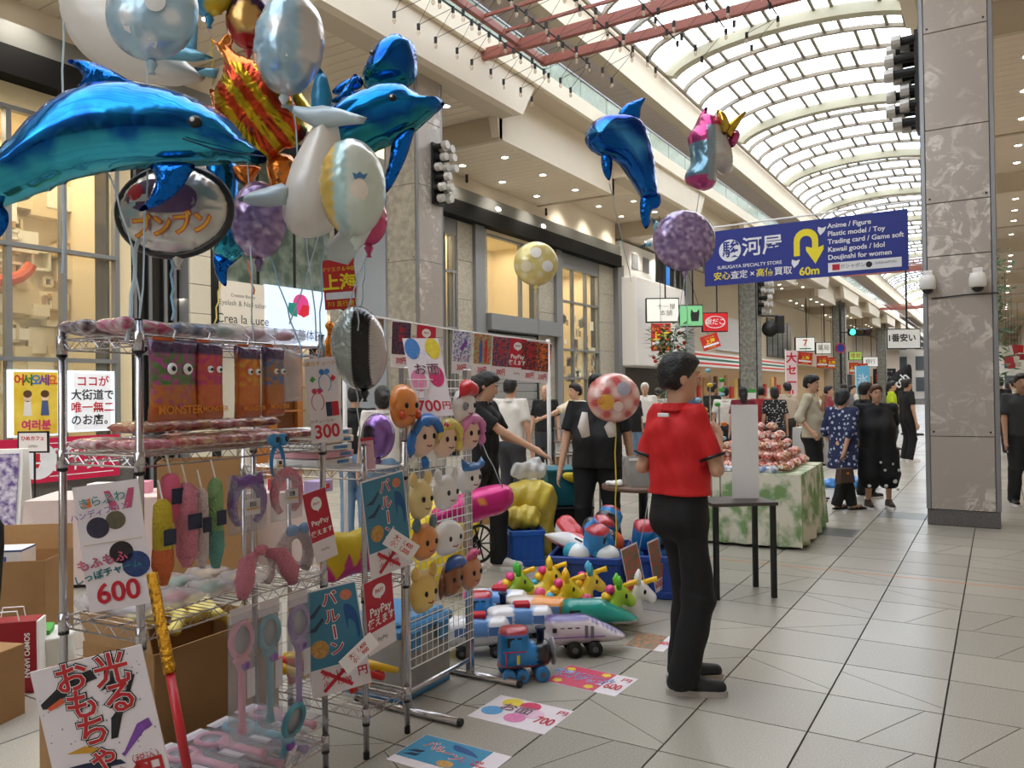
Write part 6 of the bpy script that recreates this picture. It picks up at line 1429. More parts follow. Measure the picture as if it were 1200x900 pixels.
# --- things hanging under the middle shelf
M_fluffp = mat((226, 140, 160), .9, bump=1.0, scale=120, noise=.15); M_fluffw = mat((226, 206, 206), .9, bump=1.0, scale=120, noise=.1); M_fluffl = mat((140, 96, 170), .9, bump=1.0, scale=120, noise=.2)
def hang_tube(label, px, py0, py1, r, m, off=.04, nm='tail_charm', tip=None):
    a, b = frontA(px, py0, off), frontA(px, py1, off); t = thing(nm, label, 'charm', b, RZA); L = a.z - b.z
    MB().tube([(0, 0, L), (0, 0, L * .93), (0, 0, L * .75), (0, 0, L * .45), (0, 0, L * .15), (0, 0, 0)], [r * .4, r * .9, r, r, r * .95, r * .4], 14).build('plush_tail', m, t, True); MB().tube([(0, 0, L), (0, .02, L + .06)], .003, 5).build('strap', M_whitep, t)
    if tip: MB().tube([(0, 0, L * .4), (0, 0, L * .2), (0, 0, -.01)], [r * 1.05, r * 1.15, r * .5], 14).build('dyed_tip', tip, t, True)
    MB().box((0, -r - .004, L * .55), (r * 1.5, .003, .05)).build('tag', M_navy, t)
    return t
hang_tube('pink plush tail charm hanging under the middle shelf', 219, 566, 664, .036, M_fluffp); hang_tube('white plush tail charm beside the pink one', 237, 572, 666, .022, M_fluffw)
hang_tube('yellow and orange plush tail charm beside the 600 card', 191, 585, 682, .03, mat((226, 200, 60), .9, bump=1.0, scale=120), tip=mat((232, 120, 70), .9, bump=1.0, scale=120)); hang_tube('rainbow plush tail charm beside the lilac headband', 253, 560, 662, .026, mat((150, 190, 130), .9, bump=1.0, scale=120, noise=.3), tip=mat((110, 170, 160), .9, bump=1.0, scale=120))
hang_tube('pink feather charm behind the yellow tail charm', 200, 555, 612, .03, M_pink, .02)
def headband(label, px, py, w, h, m, off=.05, extra=None, film=True, fl=.02, group='bagged headbands'):
    t = thing('headband', label, 'headband', frontA(px, py, off), RZA, group)
    MB().tube([(w * .42 * math.cos(a), 0, h * .45 * math.sin(a) * 1.05) for a in np.linspace(-1.0, PI + 1.0, 22)], [fl * (.6 + .5 * math.sin(PI * i / 21)) for i in range(22)], 10).build('band', m, t, True)
    MB().box((0, -fl - .005, -.01), (w * .42, .003, h * .32)).build('paper_tag', M_paper, t); MB().box((-.0, -fl - .008, .0), (w * .16, .003, h * .1)).build('printed_mark', M_inkd, t); MB().box((0, -fl - .008, -h * .1), (w * .34, .003, .006)).build('printed_bar', M_gold, t)
    if film: pillow('film', rect(-w * .55, -h * .6, w * .55, h * .62), .03, M_clear, t, .05, wrinkle=.2); MB().tube([(0, 0, h * .6), (0, .01, h * .75)], .003, 5).build('loop', M_whitep, t)
    return t
t = headband('lilac fluffy cat ear headband in a clear bag', 290, 590, .17, .17, M_fluffl)
for sx in (-1, 1): MB().tube([(sx * .05, 0, .07), (sx * .065, 0, .105)], [.025, .004], 8).build('ear', M_fluffl, t, True)
t = headband('pink fluffy headband in a clear bag', 336, 578, .155, .165, M_fluffp)
t = headband('blue sparkly headband with frog eyes clipped on the middle shelf', 325, 542, .075, .13, mat((50, 130, 190), .35, metal=.3), .04, film=False, fl=.008)
for sx in (-1, 1): e = MB().ball((sx * .024, -.005, .085), .024, 12, 8).build('eye_ball', mat((60, 140, 196), .3, metal=.2), t, True); MB().ball((sx * .024, -.027, .087), (.01, .005, .012), 8, 6).build('pupil', M_black, e, True)
# --- on the lower shelf
t = thing('bunny_headband', 'pink plush bunny ear headband lying on the lower shelf', 'headband', onA(.55, .05, SA[1] + .07), RZA)
MB().tube([(.07 * math.cos(a), 0, .07 * math.sin(a)) for a in np.linspace(-.9, PI + .9, 18)], .013, 8).build('band', M_fluffw, t, True)
for sx in (-1, 1): MB().tube([(sx * .03, -.01, .065), (sx * .085, -.03, .05), (sx * .12, -.05, -.02), (sx * .13, -.05, -.07)], [.016, .032, .036, .018], 10).build('ear', M_fluffp, t, True)
MB().ball((0, -.015, .08), (.035, .02, .02), 10, 6).build('bow', M_fluffp, t, True)
t = thing('ribbon_headband', 'white plush headband with pale blue bow on the lower shelf end', 'headband', onA(.78, .08, SA[1] + .09), RZA)
MB().tube([(.08 * math.cos(a), 0, .085 * math.sin(a)) for a in np.linspace(-.9, PI + .9, 18)], .025, 8).build('band', M_fluffw, t, True)
for sx in (-1, 1): MB().ball((sx * .035, -.02, .1), (.035, .015, .024), 10, 6).build('bow_loop', mat((140, 170, 206), .6), t, True)
for i in range(8): clear_bag('clear bag of %s toys on the lower shelf, %s from the near post' % (('white', 'red', 'green', 'cream', 'white', 'red', 'green', 'cream')[i], ORD[i]), onA(.08 + .15 * (i % 4), (.11, .285)[i // 4], SA[1] + .042), RZA + rs.uniform(-.08, .08), ((226, 226, 226), (206, 90, 90), (110, 170, 120), (226, 190, 110))[i % 4], 'clear bags on the lower shelf')
# --- wands
def wand(label, loc, rz, m, rot=None, L=.36, film=True, group='bagged toy wands'):
    t = thing('toy_wand', label, 'toy', loc, rz, group, rot)
    MB().lathe([(.012, -L * .6), (.018, -L * .58), (.012, -L * .5), (.013, -L * .1), (.022, -L * .02), (.03, 0), (.02, .02)], 12).build('handle', m, t, True)
    MB().tube([(.046 * math.cos(a), 0, .075 + .058 * math.sin(a)) for a in np.linspace(0, 2 * PI, 20)[:-1]], .011, 8, closed=True).build('ring', m, t, True)
    MB().lathe([(.001, -.006), (.042, -.004), (.042, .004), (.001, .006)], 18, (0, 0, .075), Matrix.Rotation(PI / 2, 3, 'X'), 1, 1.2).build('disc', mat((150, 150, 156), .25, metal=.5), t, True)
    MB().ball((0, -.02, -.01), (.02, .012, .02), 10, 6).build('jewel', M_purple, t, True)
    MB().box((.035, -.01, -L * .2), (.035, .003, .1)).build('paper_tag', M_paper, t)
    if film: pillow('film', rect(-.062, -L * .66, .062, .17), .03, M_clear, t, .05, wrinkle=.2); MB().box((0, 0, .165), (.1, .004, .05)).build('header_card', mat((216, 206, 210), .5), t)
    return t
M_wp = mat((214, 140, 160), .35); M_wb = mat((84, 150, 166), .35); M_wl = mat((150, 120, 180), .35)
wand('pink toy wand in a clear bag hanging under the lower shelf', frontA(283, 775, .05), RZA, M_wp, L=.42); wand('teal toy wand in a clear bag hanging under the lower shelf', frontA(316, 765, .05), RZA, M_wb, L=.42); wand('lilac toy wand in a clear bag hanging at the rack end', frontA(350, 752, .05), RZA, M_wl, L=.42)
for i in range(10):
    c = (0, 1, 1, 0, 2, 1, 0, 0, 1, 0)[i]; wand('%s bagged toy wand on the bottom shelf, %s layer, %s from the near post' % (('pink', 'teal', 'lilac')[c], ('under', 'upper')[i // 5], ORD[i % 5]), onA(.13 + .135 * (i % 5) + .05 * (i // 5), .12, SA[0] + .045 + .075 * (i // 5)), 0, (M_wp, M_wb, M_wl)[c], rot=(PI / 2, 0, RZA + PI + rs.uniform(-.02, .02)), L=.32)
p_ = frontA(337, 868, .06); wand('bare teal toy wand leaning out of the heap', p_, RZA, M_wb, rot=(.2, .25, RZA), L=.34, film=False)
# --- light stick leaning on the rack
a, b = P(178, 672, 2.28), P(222, 915, 2.12); t = thing('light_stick', 'long red and gold toy light stick leaning in front of the rack', 'toy', b)
d = a - b; MB().tube([(0, 0, 0), tuple(d * .5)], .0125, 12).build('red_handle', mat((186, 30, 40), .35), t, True); MB().tube([tuple(d * .5), tuple(d * .53), tuple(d)], [.016, .0165, .0155], 12).build('gold_tube', mat((200, 140, 26), .25, metal=.7, bump=.8, scale=80), t, True)
for k_ in range(9): MB().ball(tuple(d * (.55 + k_ * .045) + Vector((0, -.0155, 0))), (.004, .003, .01), 6, 5).build('slot', mat((120, 80, 20), .4), t)
# --- cardboard boxes and bags behind the rack
M_card = mat((160, 120, 76), .75, noise=.08, scale=12); M_card2 = mat((182, 142, 96), .75, noise=.08); M_cardd = mat((96, 70, 44), .8)
def carton(label, loc, rz, w, d, h, flaps=True, inside=True):
    t = thing('cardboard_box', label, 'box', loc, rz); th = .006
    for x, y, sx, sy in ((0, -d / 2, w, th), (0, d / 2, w, th), (-w / 2, 0, th, d), (w / 2, 0, th, d)): MB().box((x, y, h / 2), (sx, sy, h)).build('side', M_card, t)
    MB().box((0, 0, .004), (w, d, .006)).build('bottom', M_cardd, t)
    if flaps:
        for s in (-1, 1):
            MB().box((s * (w / 2 + d * .18), 0, h + .05), (d * .4, d * .98, .005), Matrix.Rotation(s * -.3, 3, 'Y')).build('flap', M_card2, t)
    return t
t = carton('large open cardboard box standing behind the wire rack foot', onA(.74, .66, 0), RZA, .66, .42, .56, False)
MB().box((0, .2, .63), (.64, .006, .16), Matrix.Rotation(-.1, 3, 'X')).build('flap', M_card2, t); MB().box((-.34, 0, .62), (.006, .4, .14), Matrix.Rotation(-.2, 3, 'Y')).build('flap', M_card2, t)
sdf_obj('yellow_film', [('c', (-.15, .14, .6), (.2, .16, .62), .03, .04), ('c', (-.05, .05, .55), (.15, .08, .57), .03, .03), ('c', (.2, .1, .58), (.27, .0, .5), .03, .02)], .012, .06, mat((226, 206, 110), .4), t, folds=.014)
t = carton('tall cardboard box behind the light-up toys card', at(84, 2.98, 0), RZA - .1, .16, .16, .55, False)
t = carton('open cardboard box holding a white and blue carton at the picture edge', at(12, 4.95, 0), YAW + .12, .56, .4, .58, False)
MB().box((0, .2, .66), (.56, .006, .16)).build('flap', M_card2, t); MB().box((0, 0, .5), (.54, .38, .005)).build('shelf_flap', M_card2, t)
t = thing('product_carton', 'white carton with blue edge stripe standing in the cardboard box', 'box', at(6, 4.9, .505), YAW + .15); MB().box((0, 0, .07), (.26, .2, .13)).build('carton', M_white, t, bevel=.004); MB().box((0, -.002, .128), (.262, .2, .01)).build('blue_stripe', mat((50, 70, 130), .5), t); MB().box((.02, -.101, .07), (.05, .002, .05)).build('blue_label', mat((60, 90, 160), .5), t)
t = thing('paper_bag', 'red paper carrier bag lettered SOMPO JAPAN at the picture edge', 'bag', at(10, 4.25, 0), YAW + .25)
M_rbag = mat((150, 24, 34), .5); m = MB(); m.box((0, 0, .19), (.3, .13, .38), tap=.96); m.build('bag', M_rbag, t, bevel=.004); MB().box((.15, 0, .19), (.012, .125, .37), tap=.96).build('white_gusset', M_whitep, t)
text('SOMPO JAPAN', .036, M_whitep, t, .1, .2, -.068, rot=-PI / 2, bold=.02)
for s in (-1, 1): MB().tube([(-.06, s * .05, .37), (-.05, s * .05, .43), (.05, s * .05, .43), (.06, s * .05, .37)], .004, 5).build('handle', M_whitep, t)
t = carton('small cardboard box in front of the red paper bag', at(-26, 3.85, 0), YAW - .2, .26, .26, .34, False); MB().box((0, 0, .34), (.26, .26, .005)).build('lid', M_card, t)
t = thing('plastic_bag', 'white plastic bag with green goods behind the light-up toys card', 'bag', at(54, 4.45, 0), YAW); sdf_obj('bag', [('c', (-.06, 0, .1), (.06, 0, .1), .09, .09), ('k', (0, 0, .1), (0, 0, .25), .11, .14)], .012, .04, mat((222, 220, 214), .45, bump=.4, scale=14), t, folds=.006); MB().box((-.03, -.02, .27), (.12, .1, .04), rotm(.2, .1, .3)).build('green_pack', mat((70, 170, 60), .5), t)
# --- on the lower rack
t = thing('tote_bag', 'yellow and magenta dripping print bag on the lower rack', 'bag', onB(.12, .18, .74), RZB); pillow('bag', smooth_outline([(-.16, 0), (.0, .0), (.16, .0), (.19, .2), (0, .19), (-.17, .2)], 3), .06, vcmat(.4), t, .012, lambda x, z, f: (226, 196, 30) if z > .1 + .04 * math.sin(x * 60) + x * .4 else (206, 40, 130))
for i, (z, nm) in enumerate(((.235, 'upper'), (.215, 'lower'))):
    for j in range(3):
        t = thing('toy_blaster', '%s toy blaster on the bottom shelf of the lower rack, %s' % (('yellow', 'red', 'yellow and red')[j], ('near the front', 'just behind it')[i]), 'toy', onB(.05 + .09 * j, .16 + .36 * i, z + .04), RZB + 1.5 + .1 * j, 'toy blasters on the bottom shelf')
        mm = (mat((226, 180, 30), .35), mat((196, 30, 30), .35))[j % 2]; MB().tube([(-.14, 0, .02), (.02, 0, .03), (.1, 0, .03), (.16, 0, .025)], [.014, .024, .02, .012], 8).build('barrel', mm, t, True); MB().box((-.05, 0, -.005), (.03, .03, .05), rotm(0, .4, 0)).build('grip', mat((196, 40, 30), .35), t, bevel=.004); MB().ball((.05, 0, .05), (.03, .014, .014), 8, 6).build('sight', mat((236, 220, 60), .35), t, True)
for i in range(5):
    t = thing('flat_box', 'flat %s box stacked on the lower rack, %s from the bottom' % (('white', 'pink', 'white and blue', 'cream', 'white')[i], ('first', 'second', 'third', 'fourth', 'topmost')[i]), 'box', onB(.13 + .01 * (i % 2), .42, 1.226 + i * .034), RZB + .15 * math.sin(i * 2.4)); MB().box((0, 0, .016), (.24, .3, .03)).build('carton', (M_white, mat((226, 170, 180), .5), M_white, M_cream2, M_white)[i], t, bevel=.003); MB().box((.05, -.151, .016), (.08, .002, .014)).build('label', mat((90, 150, 200), .5), t)
# --- masks on the grid stand
def mask(label, px, py, w, h, m, extra=(), ears=None, holes=True, shape=None):
    q = frontM(px, py, .05); t = thing('toy_mask', label, 'mask', q, RZM, 'toy face masks on the grid stand'); s = w / .2
    ol = shape or smooth_outline([(w * .5 * a, h * .5 * b) for a, b in ((0, 1), (.6, .86), (.95, .4), (1, -.1), (.8, -.65), (.4, -.95), (0, -1), (-.4, -.95), (-.8, -.65), (-1, -.1), (-.95, .4), (-.6, .86))], 3)
    pillow('face_shell', ol, .055, m, t, .02, back=.1)
    if ears:
        for sx in (-1, 1): MB().ball((sx * w * .36, -.012, h * .5), (.03, .015, .036), 12, 8).build('ear', ears, t, True)
    if holes:
        for sx in (-1, 1): MB().ball((sx * w * .19, -.054, h * .02), (.012, .006, .014), 10, 6).build('eye_hole', M_inkd, t, True)
        MB().tube([(-w * .1, -.052, -h * .2), (0, -.057, -h * .23), (w * .1, -.052, -h * .2)], .003, 5).build('mouth_line', mat((150, 60, 60), .5), t)
    for nm, pts, mm, th, dy in extra: pillow(nm, smooth_outline([(x * w, z * h) for x, z in pts], 3), th, mm, t, .02, loc=(0, dy, 0), back=.3)
    return t
M_msk = lambda c: mat(c, .28, noise=.03, coat=.4)
hair_top = [(-.5, -.1), (-.55, .25), (-.3, .52), (0, .58), (.3, .52), (.55, .25), (.5, -.1), (.38, .12), (.2, .28), (0, .22), (-.2, .28), (-.38, .12)]
tails = lambda s: [(s * .42, .2), (s * .62, .1), (s * .68, -.25), (s * .55, -.5), (s * .45, -.2)]
fl = M_msk((236, 200, 176))
mask('orange oval mask at the top of the grid stand', 472, 476, .2, .21, M_msk((232, 140, 60)), [('cheek', [(.2, -.1), (.38, -.1), (.38, -.28), (.2, -.28)], M_msk((222, 80, 40)), .02, -.045), ('cheek', [(-.2, -.1), (-.38, -.1), (-.38, -.28), (-.2, -.28)], M_msk((222, 80, 40)), .02, -.045)])
mask('girl mask with bright blue hair on the grid stand', 493, 512, .2, .2, fl, [('hair', hair_top, M_msk((40, 120, 206)), .035, -.04), ('hair_tail', tails(-1), M_msk((40, 120, 206)), .03, -.02), ('hair_lock', [(-.1, -.5), (.1, -.48), (.12, -.75), (0, -.8), (-.1, -.7)], M_msk((40, 120, 206)), .025, -.02)])
mask('girl mask with yellow hair and pink hearts on the grid stand', 519, 515, .19, .19, fl, [('hair', hair_top, M_msk((240, 220, 110)), .035, -.04), ('hair_tail', tails(1), M_msk((240, 220, 110)), .03, -.02), ('heart', [(-.4, .4), (-.3, .5), (-.2, .4), (-.3, .26)], M_msk((222, 40, 90)), .02, -.06)])
mask('girl mask with long pink hair on the grid stand', 547, 508, .19, .19, fl, [('hair', hair_top, M_msk((224, 130, 190)), .035, -.04), ('hair_tail', tails(1), M_msk((224, 130, 190)), .03, -.02), ('hair_tail', tails(-1), M_msk((224, 130, 190)), .03, -.02)])
mask('white spotted puppy mask with red helmet on the grid stand', 542, 476, .19, .18, M_msk((236, 232, 232)), [('helmet', [(-.6, .2), (-.4, .3), (-.35, .65), (0, .8), (.35, .65), (.4, .3), (.6, .2), (0, .3)], M_msk((206, 20, 34)), .05, -.03), ('spot', [(-.35, .1), (-.15, .1), (-.15, -.1), (-.35, -.1)], M_msk((150, 150, 160)), .015, -.05)])
mask('cream bear mask halfway down the grid stand', 491, 585, .17, .2, M_msk((240, 216, 150)), ears=M_msk((236, 206, 140)))
mask('white round eared mask halfway down the grid stand', 521, 577, .2, .18, M_msk((240, 238, 238)), ears=M_msk((240, 238, 238)))
mask('white mask with blue cap halfway down the grid stand', 548, 560, .2, .16, M_msk((242, 240, 240)), [('cap', [(-.45, .3), (-.5, .7), (-.25, .5), (0, .55), (.25, .5), (.5, .7), (.45, .3), (0, .22)], M_msk((60, 130, 206)), .03, -.03)])
mask('tawny mask with grey ears low on the grid stand', 496, 635, .19, .18, M_msk((232, 150, 80)), ears=M_msk((90, 120, 130)))
mask('plain white hooded mask low on the grid stand', 524, 630, .24, .18, M_msk((242, 240, 240)))
mask('yellow bear mask at the bottom of the grid stand', 495, 694, .2, .2, M_msk((236, 200, 110)), ears=M_msk((230, 190, 100)))
mask('brown puppy mask with blue cap at the bottom of the grid stand', 527, 678, .17, .18, M_msk((150, 90, 50)), [('cap', [(-.5, .25), (-.4, .6), (0, .7), (.4, .6), (.5, .25), (0, .35)], M_msk((40, 90, 170)), .04, -.03), ('ear', tails(-1), M_msk((120, 60, 40)), .02, -.01)])
mask('tan puppy mask with pink crest at the bottom of the grid stand', 550, 670, .17, .19, M_msk((206, 140, 96)), [('crest', [(-.3, .35), (-.2, .6), (.2, .65), (.5, .4), (.2, .45), (0, .4)], M_msk((222, 90, 140)), .03, -.02)])
# --- storage bin with blue lid behind the stand
q = at(474, 4.0, 0); t = thing('storage_bin', 'clear storage bin with blue lid on the slabs under the mask stand', 'bin', onM(.28, .28, 0), RZM)
M_bin = glassmat((200, 196, 192), .5, .25); M_lid = mat((60, 130, 180), .35, coat=.2)
for x, y, sx, sy in ((0, -.19, .42, .008), (0, .19, .42, .008), (-.21, 0, .008, .38), (.21, 0, .008, .38)): MB().box((x, y, .17), (sx, sy, .32)).build('side', M_bin, t)
MB().box((0, 0, .015), (.43, .39, .03)).build('base', M_lid, t, bevel=.005); MB().box((0, 0, .35), (.46, .42, .05)).build('lid', M_lid, t, bevel=.012); MB().box((0, 0, .385), (.4, .34, .03)).build('lid_panel', M_lid, t, bevel=.01)
for sx in (-1, 1): MB().box((sx * .12, -.215, .3), (.09, .02, .1)).build('clip', M_lid, t, bevel=.006); MB().box((.225 * sx, 0, .3), (.02, .12, .1)).build('clip', M_lid, t, bevel=.006)
for i, c in enumerate(((206, 176, 60), (226, 220, 210), (180, 120, 60))): MB().ball((-.1 + .1 * i, .02 * i, .1), (.09, .08, .07), 10, 8).build('packed_toy', mat(c, .6), t, True)
# ================================================================== INFLATABLES, CRATES AND THE STALL
# --- toy vehicle balloons on the slabs
def vehicle(name, label, px, py, zc, heading, side, W, cols, parts=(), wheels=None, wm=None, tilt=0.0, up=0.0, rot=None):
    """side: outline in metres (x forward, z up) inflated to width W"""
    g = P(px, py, zc); t = thing(name, label, 'toy balloon', (g.x, g.y, max(g.z, 0) if up else 0.0), YAW + heading, 'inflatable toy vehicles')
    if up: t.location = P(px, py, zc)
    if rot: t.rotation_euler = rot
    ol = smooth_outline(side, 3); pillow('body', ol, W / 2, vcmat(.28, .05, .15, 20, .4), t, .016, cols, power=.42)
    for nm, pts, mm, dy in parts:
        for s in (-1, 1): MB().prism(pts, s * (W / 2 * dy), s * (W / 2 * dy + .006)).build(nm, mm, t)
    if wheels:
        for x, r in wheels:
            for s in (-1, 1): w_ = MB().cyl((x, s * W * .3, r), (x, s * W * .55, r), r, 16).build('wheel', wm, t, True, bevel=.003); MB().cyl((x, s * W * .54, r), (x, s * W * .57, r), r * .4, 10).build('hub', mat((90, 90, 96), .4), w_)
    return t
M_wdark = mat((34, 32, 34), .3); M_wwhite = mat((226, 232, 240), .3)
def steam(x, z, f):
    if x > .06: return (30, 28, 30) if z > .09 else (200, 60, 50)
    if z < .085: return (206, 60, 60)
    if z > .255: return (176, 40, 50)
    return (30, 130, 200)
steam_side = [(-.13, .06), (0, .055), (.13, .06), (.155, .1), (.15, .17), (.12, .2), (.04, .2), (.03, .27), (-.03, .285), (-.12, .275), (-.14, .2), (-.14, .1)]
def engine(label, px, py, zc, hd, **kw):
    t = vehicle('toy_engine', label, px, py, zc, hd, steam_side, .2, steam, [('window', rect(-.1, .19, -.06, .24), M_wdark, .86), ('window', rect(-.045, .19, -.02, .24), M_wdark, .86), ('number_panel', rect(-.05, .1, -.035, .15), M_ylw, .95), ('red_line', rect(-.12, .165, .0, .17), M_redink, .96), ('red_line', rect(-.11, .09, -.105, .165), M_redink, .96)], [(-.09, .035), (-.02, .035), (.09, .04)], mat((50, 130, 196), .35), **kw)
    MB().lathe([(.02, .19), (.022, .25), (.03, .255), (.03, .265)], 12, (.1, 0, 0)).build('chimney', M_navy, t, True); MB().lathe([(.001, 0), (.07, .01), (.075, .02)], 18, (.15, 0, .13), Matrix.Rotation(PI / 2, 3, 'Y')).build('smokebox_plate', mat((150, 150, 156), .35), t, True)
    return t
engine('blue steam engine balloon in front of the mask stand foot', 613, 804, 4.35, .18)
engine('second blue steam engine balloon behind the mask stand post', 572, 778, 5.12, .1)
def shin(c1, c2, c3): return lambda x, z, f: c2 if z > .2 - max(0, x - .05) * .5 else (c1 if z > .095 else c3)
train_side = [(-.22, .06), (0, .055), (.16, .06), (.25, .07), (.27, .09), (.2, .14), (.1, .19), (.02, .225), (-.1, .23), (-.21, .225), (-.225, .14)]
wins = [('window', rect(-.19 + .045 * k, .15, -.165 + .045 * k, .175), M_wdark, .9) for k in range(4)] + [('door', rect(.0, .11, .018, .185), M_grey, .97), ('door', rect(.035, .11, .053, .18), M_grey, .96), ('stripe', rect(-.2, .118, .12, .122), M_purple, 1.0)]
vehicle('toy_train', 'white bullet train balloon with purple roof in front of the green train', 682, 778, 4.75, .12, train_side, .2, shin((226, 214, 220), (96, 80, 150), (214, 200, 206)), wins, [(-.06, .045), (.06, .045)], M_black)
vehicle('toy_train', 'teal green bullet train balloon on the slabs before the crates', 700, 757, 5.1, .08, train_side, .2, shin((20, 150, 136), (16, 140, 128), (206, 206, 204)), [('window', rect(-.19, .15, -.12, .18), M_wdark, .9)], [(-.06, .045), (.06, .045)], M_black)
bus_side = [(-.2, .05), (.17, .05), (.2, .08), (.2, .14), (.17, .21), (.1, .22), (-.19, .22), (-.21, .15)]
vehicle('toy_bus', 'orange bus balloon behind the white bullet train', 632, 745, 5.2, -.1, bus_side, .2, lambda x, z, f: (226, 140, 40) if x > -.04 else (206, 196, 190), [('window', rect(.0, .13, .06, .18), mat((120, 150, 190), .3), .95), ('window', rect(.08, .13, .14, .18), mat((120, 150, 190), .3), .95)], [(-.1, .035), (.12, .035)], M_black)
van = lambda x, z, f: (90, 140, 200) if (abs(x) < .06 and z > .12) else ((226, 224, 226) if z > .08 else (216, 216, 220))
for i, (px, py, zc, h_) in enumerate(((612, 752, 4.98, .1), (586, 740, 5.4, -.1), (560, 762, 4.75, .1))):
    t = vehicle('toy_van', 'white and blue patrol van balloon with red roof light, %s' % ('beside the orange bus', 'behind the others', 'next to the mask stand post')[i], px, py, zc, h_, bus_side, .2, van, [('window', rect(-.14, .13, -.07, .18), mat((90, 130, 190), .3), .95), ('window', rect(.06, .13, .13, .18), mat((90, 130, 190), .3), .95)], [(-.1, .035), (.1, .035)], M_black)
    MB().box((0, 0, .228), (.1, .08, .03)).build('roof_light', M_redink, t, bevel=.006)
vehicle('toy_train', 'white bullet train balloon standing on the blue bin lid', 522, 722, 4.75, .0, train_side, .16, shin((222, 222, 226), (80, 80, 170), (214, 214, 216)), wins)
# --- unicorn inflatables
def unicorn(label, px, py, zc, hd, body, ear):
    g = P(px, py, zc); t = thing('toy_unicorn', label, 'toy balloon', (g.x, g.y, 0), YAW + hd, 'inflatable unicorns'); t.scale = (.88, .88, .88); mb = mat(body, .28, coat=.4); me_ = mat(ear, .28, coat=.3)
    sdf_obj('body', [('c', (-.15, 0, .1), (.1, 0, .11), .085, .09), ('c', (.1, 0, .14), (.17, 0, .26), .06, .05), ('c', (.17, 0, .27), (.25, 0, .2), .055, .045), ('c', (-.1, -.05, .06), (-.1, -.06, .03), .04, .03), ('c', (-.1, .05, .06), (-.1, .06, .03), .04, .03), ('c', (.08, -.05, .06), (.08, -.06, .03), .04, .03), ('c', (.08, .05, .06), (.08, .06, .03), .04, .03)], .012, .03, mb, t)
    for s in (-1, 1): MB().tube([(.16, s * .035, .3), (.155, s * .045, .36), (.16, s * .05, .4)], [.022, .028, .006], 10).build('ear', me_, t, True); MB().ball((.205, s * .048, .25), (.016, .008, .02), 8, 6).build('eye', M_black, t, True)
    for i, c in enumerate(((226, 60, 130), (250, 200, 50), (80, 180, 220), (226, 120, 60))): MB().ball((.1 - .03 * i, 0, .29 - .05 * i), (.04, .05, .035), 10, 8).build('mane_curl', mat(c, .3), t, True)
    MB().tube([(.2, 0, .31), (.25, 0, .33), (.3, 0, .34)], [.022, .018, .024], 8).build('muzzle_horn', mat((250, 200, 40), .3), t, True); MB().ball((-.24, 0, .16), (.05, .04, .05), 10, 8).build('tail', mat((226, 90, 140), .3), t, True)
    return t
unicorn('lime green unicorn inflatable with yellow horn, in front of the crate', 700, 722, 5.2, .1, (170, 206, 50), (100, 196, 40)); unicorn('yellow unicorn inflatable between the green ones', 640, 712, 5.4, .05, (236, 206, 40), (246, 190, 30)); unicorn('lime green unicorn inflatable nearest the mask stand', 584, 708, 5.6, .2, (160, 200, 50), (60, 180, 50)); unicorn('yellow and blue eared unicorn inflatable at the back', 622, 694, 5.8, .0, (240, 210, 60), (246, 206, 40)); unicorn('white unicorn inflatable next to the blue crate', 724, 716, 5.35, -.2, (232, 230, 232), (240, 240, 240)); unicorn('yellow unicorn inflatable with blue ears against the crate', 668, 704, 5.6, .1, (236, 200, 60), (60, 170, 214))
# --- blue crates
M_crate = mat((26, 66, 150), .45, noise=.08); M_crate2 = mat((30, 90, 180), .45, noise=.08)
def crate(label, loc, rz, w, d, h, m=M_crate):
    t = thing('crate', label, 'crate', loc, rz)
    for x, y, sx, sy in ((0, -d / 2, w, .02), (0, d / 2, w, .02), (-w / 2, 0, .02, d), (w / 2, 0, .02, d)):
        MB().box((x, y, h / 2), (sx, sy, h)).build('side', m, t, bevel=.004)
        MB().box((x * 1.03, y * 1.03, h - .025), (sx + .02 if sx > .1 else .035, sy + .02 if sy > .1 else .035, .05)).build('rim', m, t, bevel=.006); MB().box((x * 1.02, y * 1.02, .03), (sx + .01 if sx > .1 else .03, sy + .01 if sy > .1 else .03, .05)).build('foot_rim', m, t, bevel=.005)
        n = 5
        for k in range(n):
            u = (k + .5) / n - .5; MB().box((x * 1.02 + (u * w if sx > .1 else 0), y * 1.02 + (u * d if sy > .1 else 0), h * .5), (.014 if sx > .1 else .03, .014 if sy > .1 else .03, h - .08)).build('rib', m, t)
    MB().box((0, 0, .02), (w, d, .02)).build('floor_panel', m, t); return t
c1 = at(690, 6.2, 0); crz = YAW + math.radians(-14)
crate('blue plastic crate heaped with train balloons, beside the unicorns', c1, crz, .50, .72, .34)
c2 = at(774, 6.3, 0); crate('second blue crate partly hidden by the man in red', c2, crz, .44, .72, .32)
R_c = Matrix.Rotation(crz, 3, 'Z')
def inC(c, x, y, z): return c + R_c @ Vector((x, y, z))
tp = [(-.15, -.2, .36, 'w'), (.08, -.18, .36, 'b'), (.0, .05, .40, 'b'), (-.14, .12, .36, 'w2'), (.16, .0, .38, 'o'), (.06, .2, .44, 'b')]
nmz = ['at the near corner', 'at the front', 'in the middle', 'at the rear side', 'by the price card', 'on top']
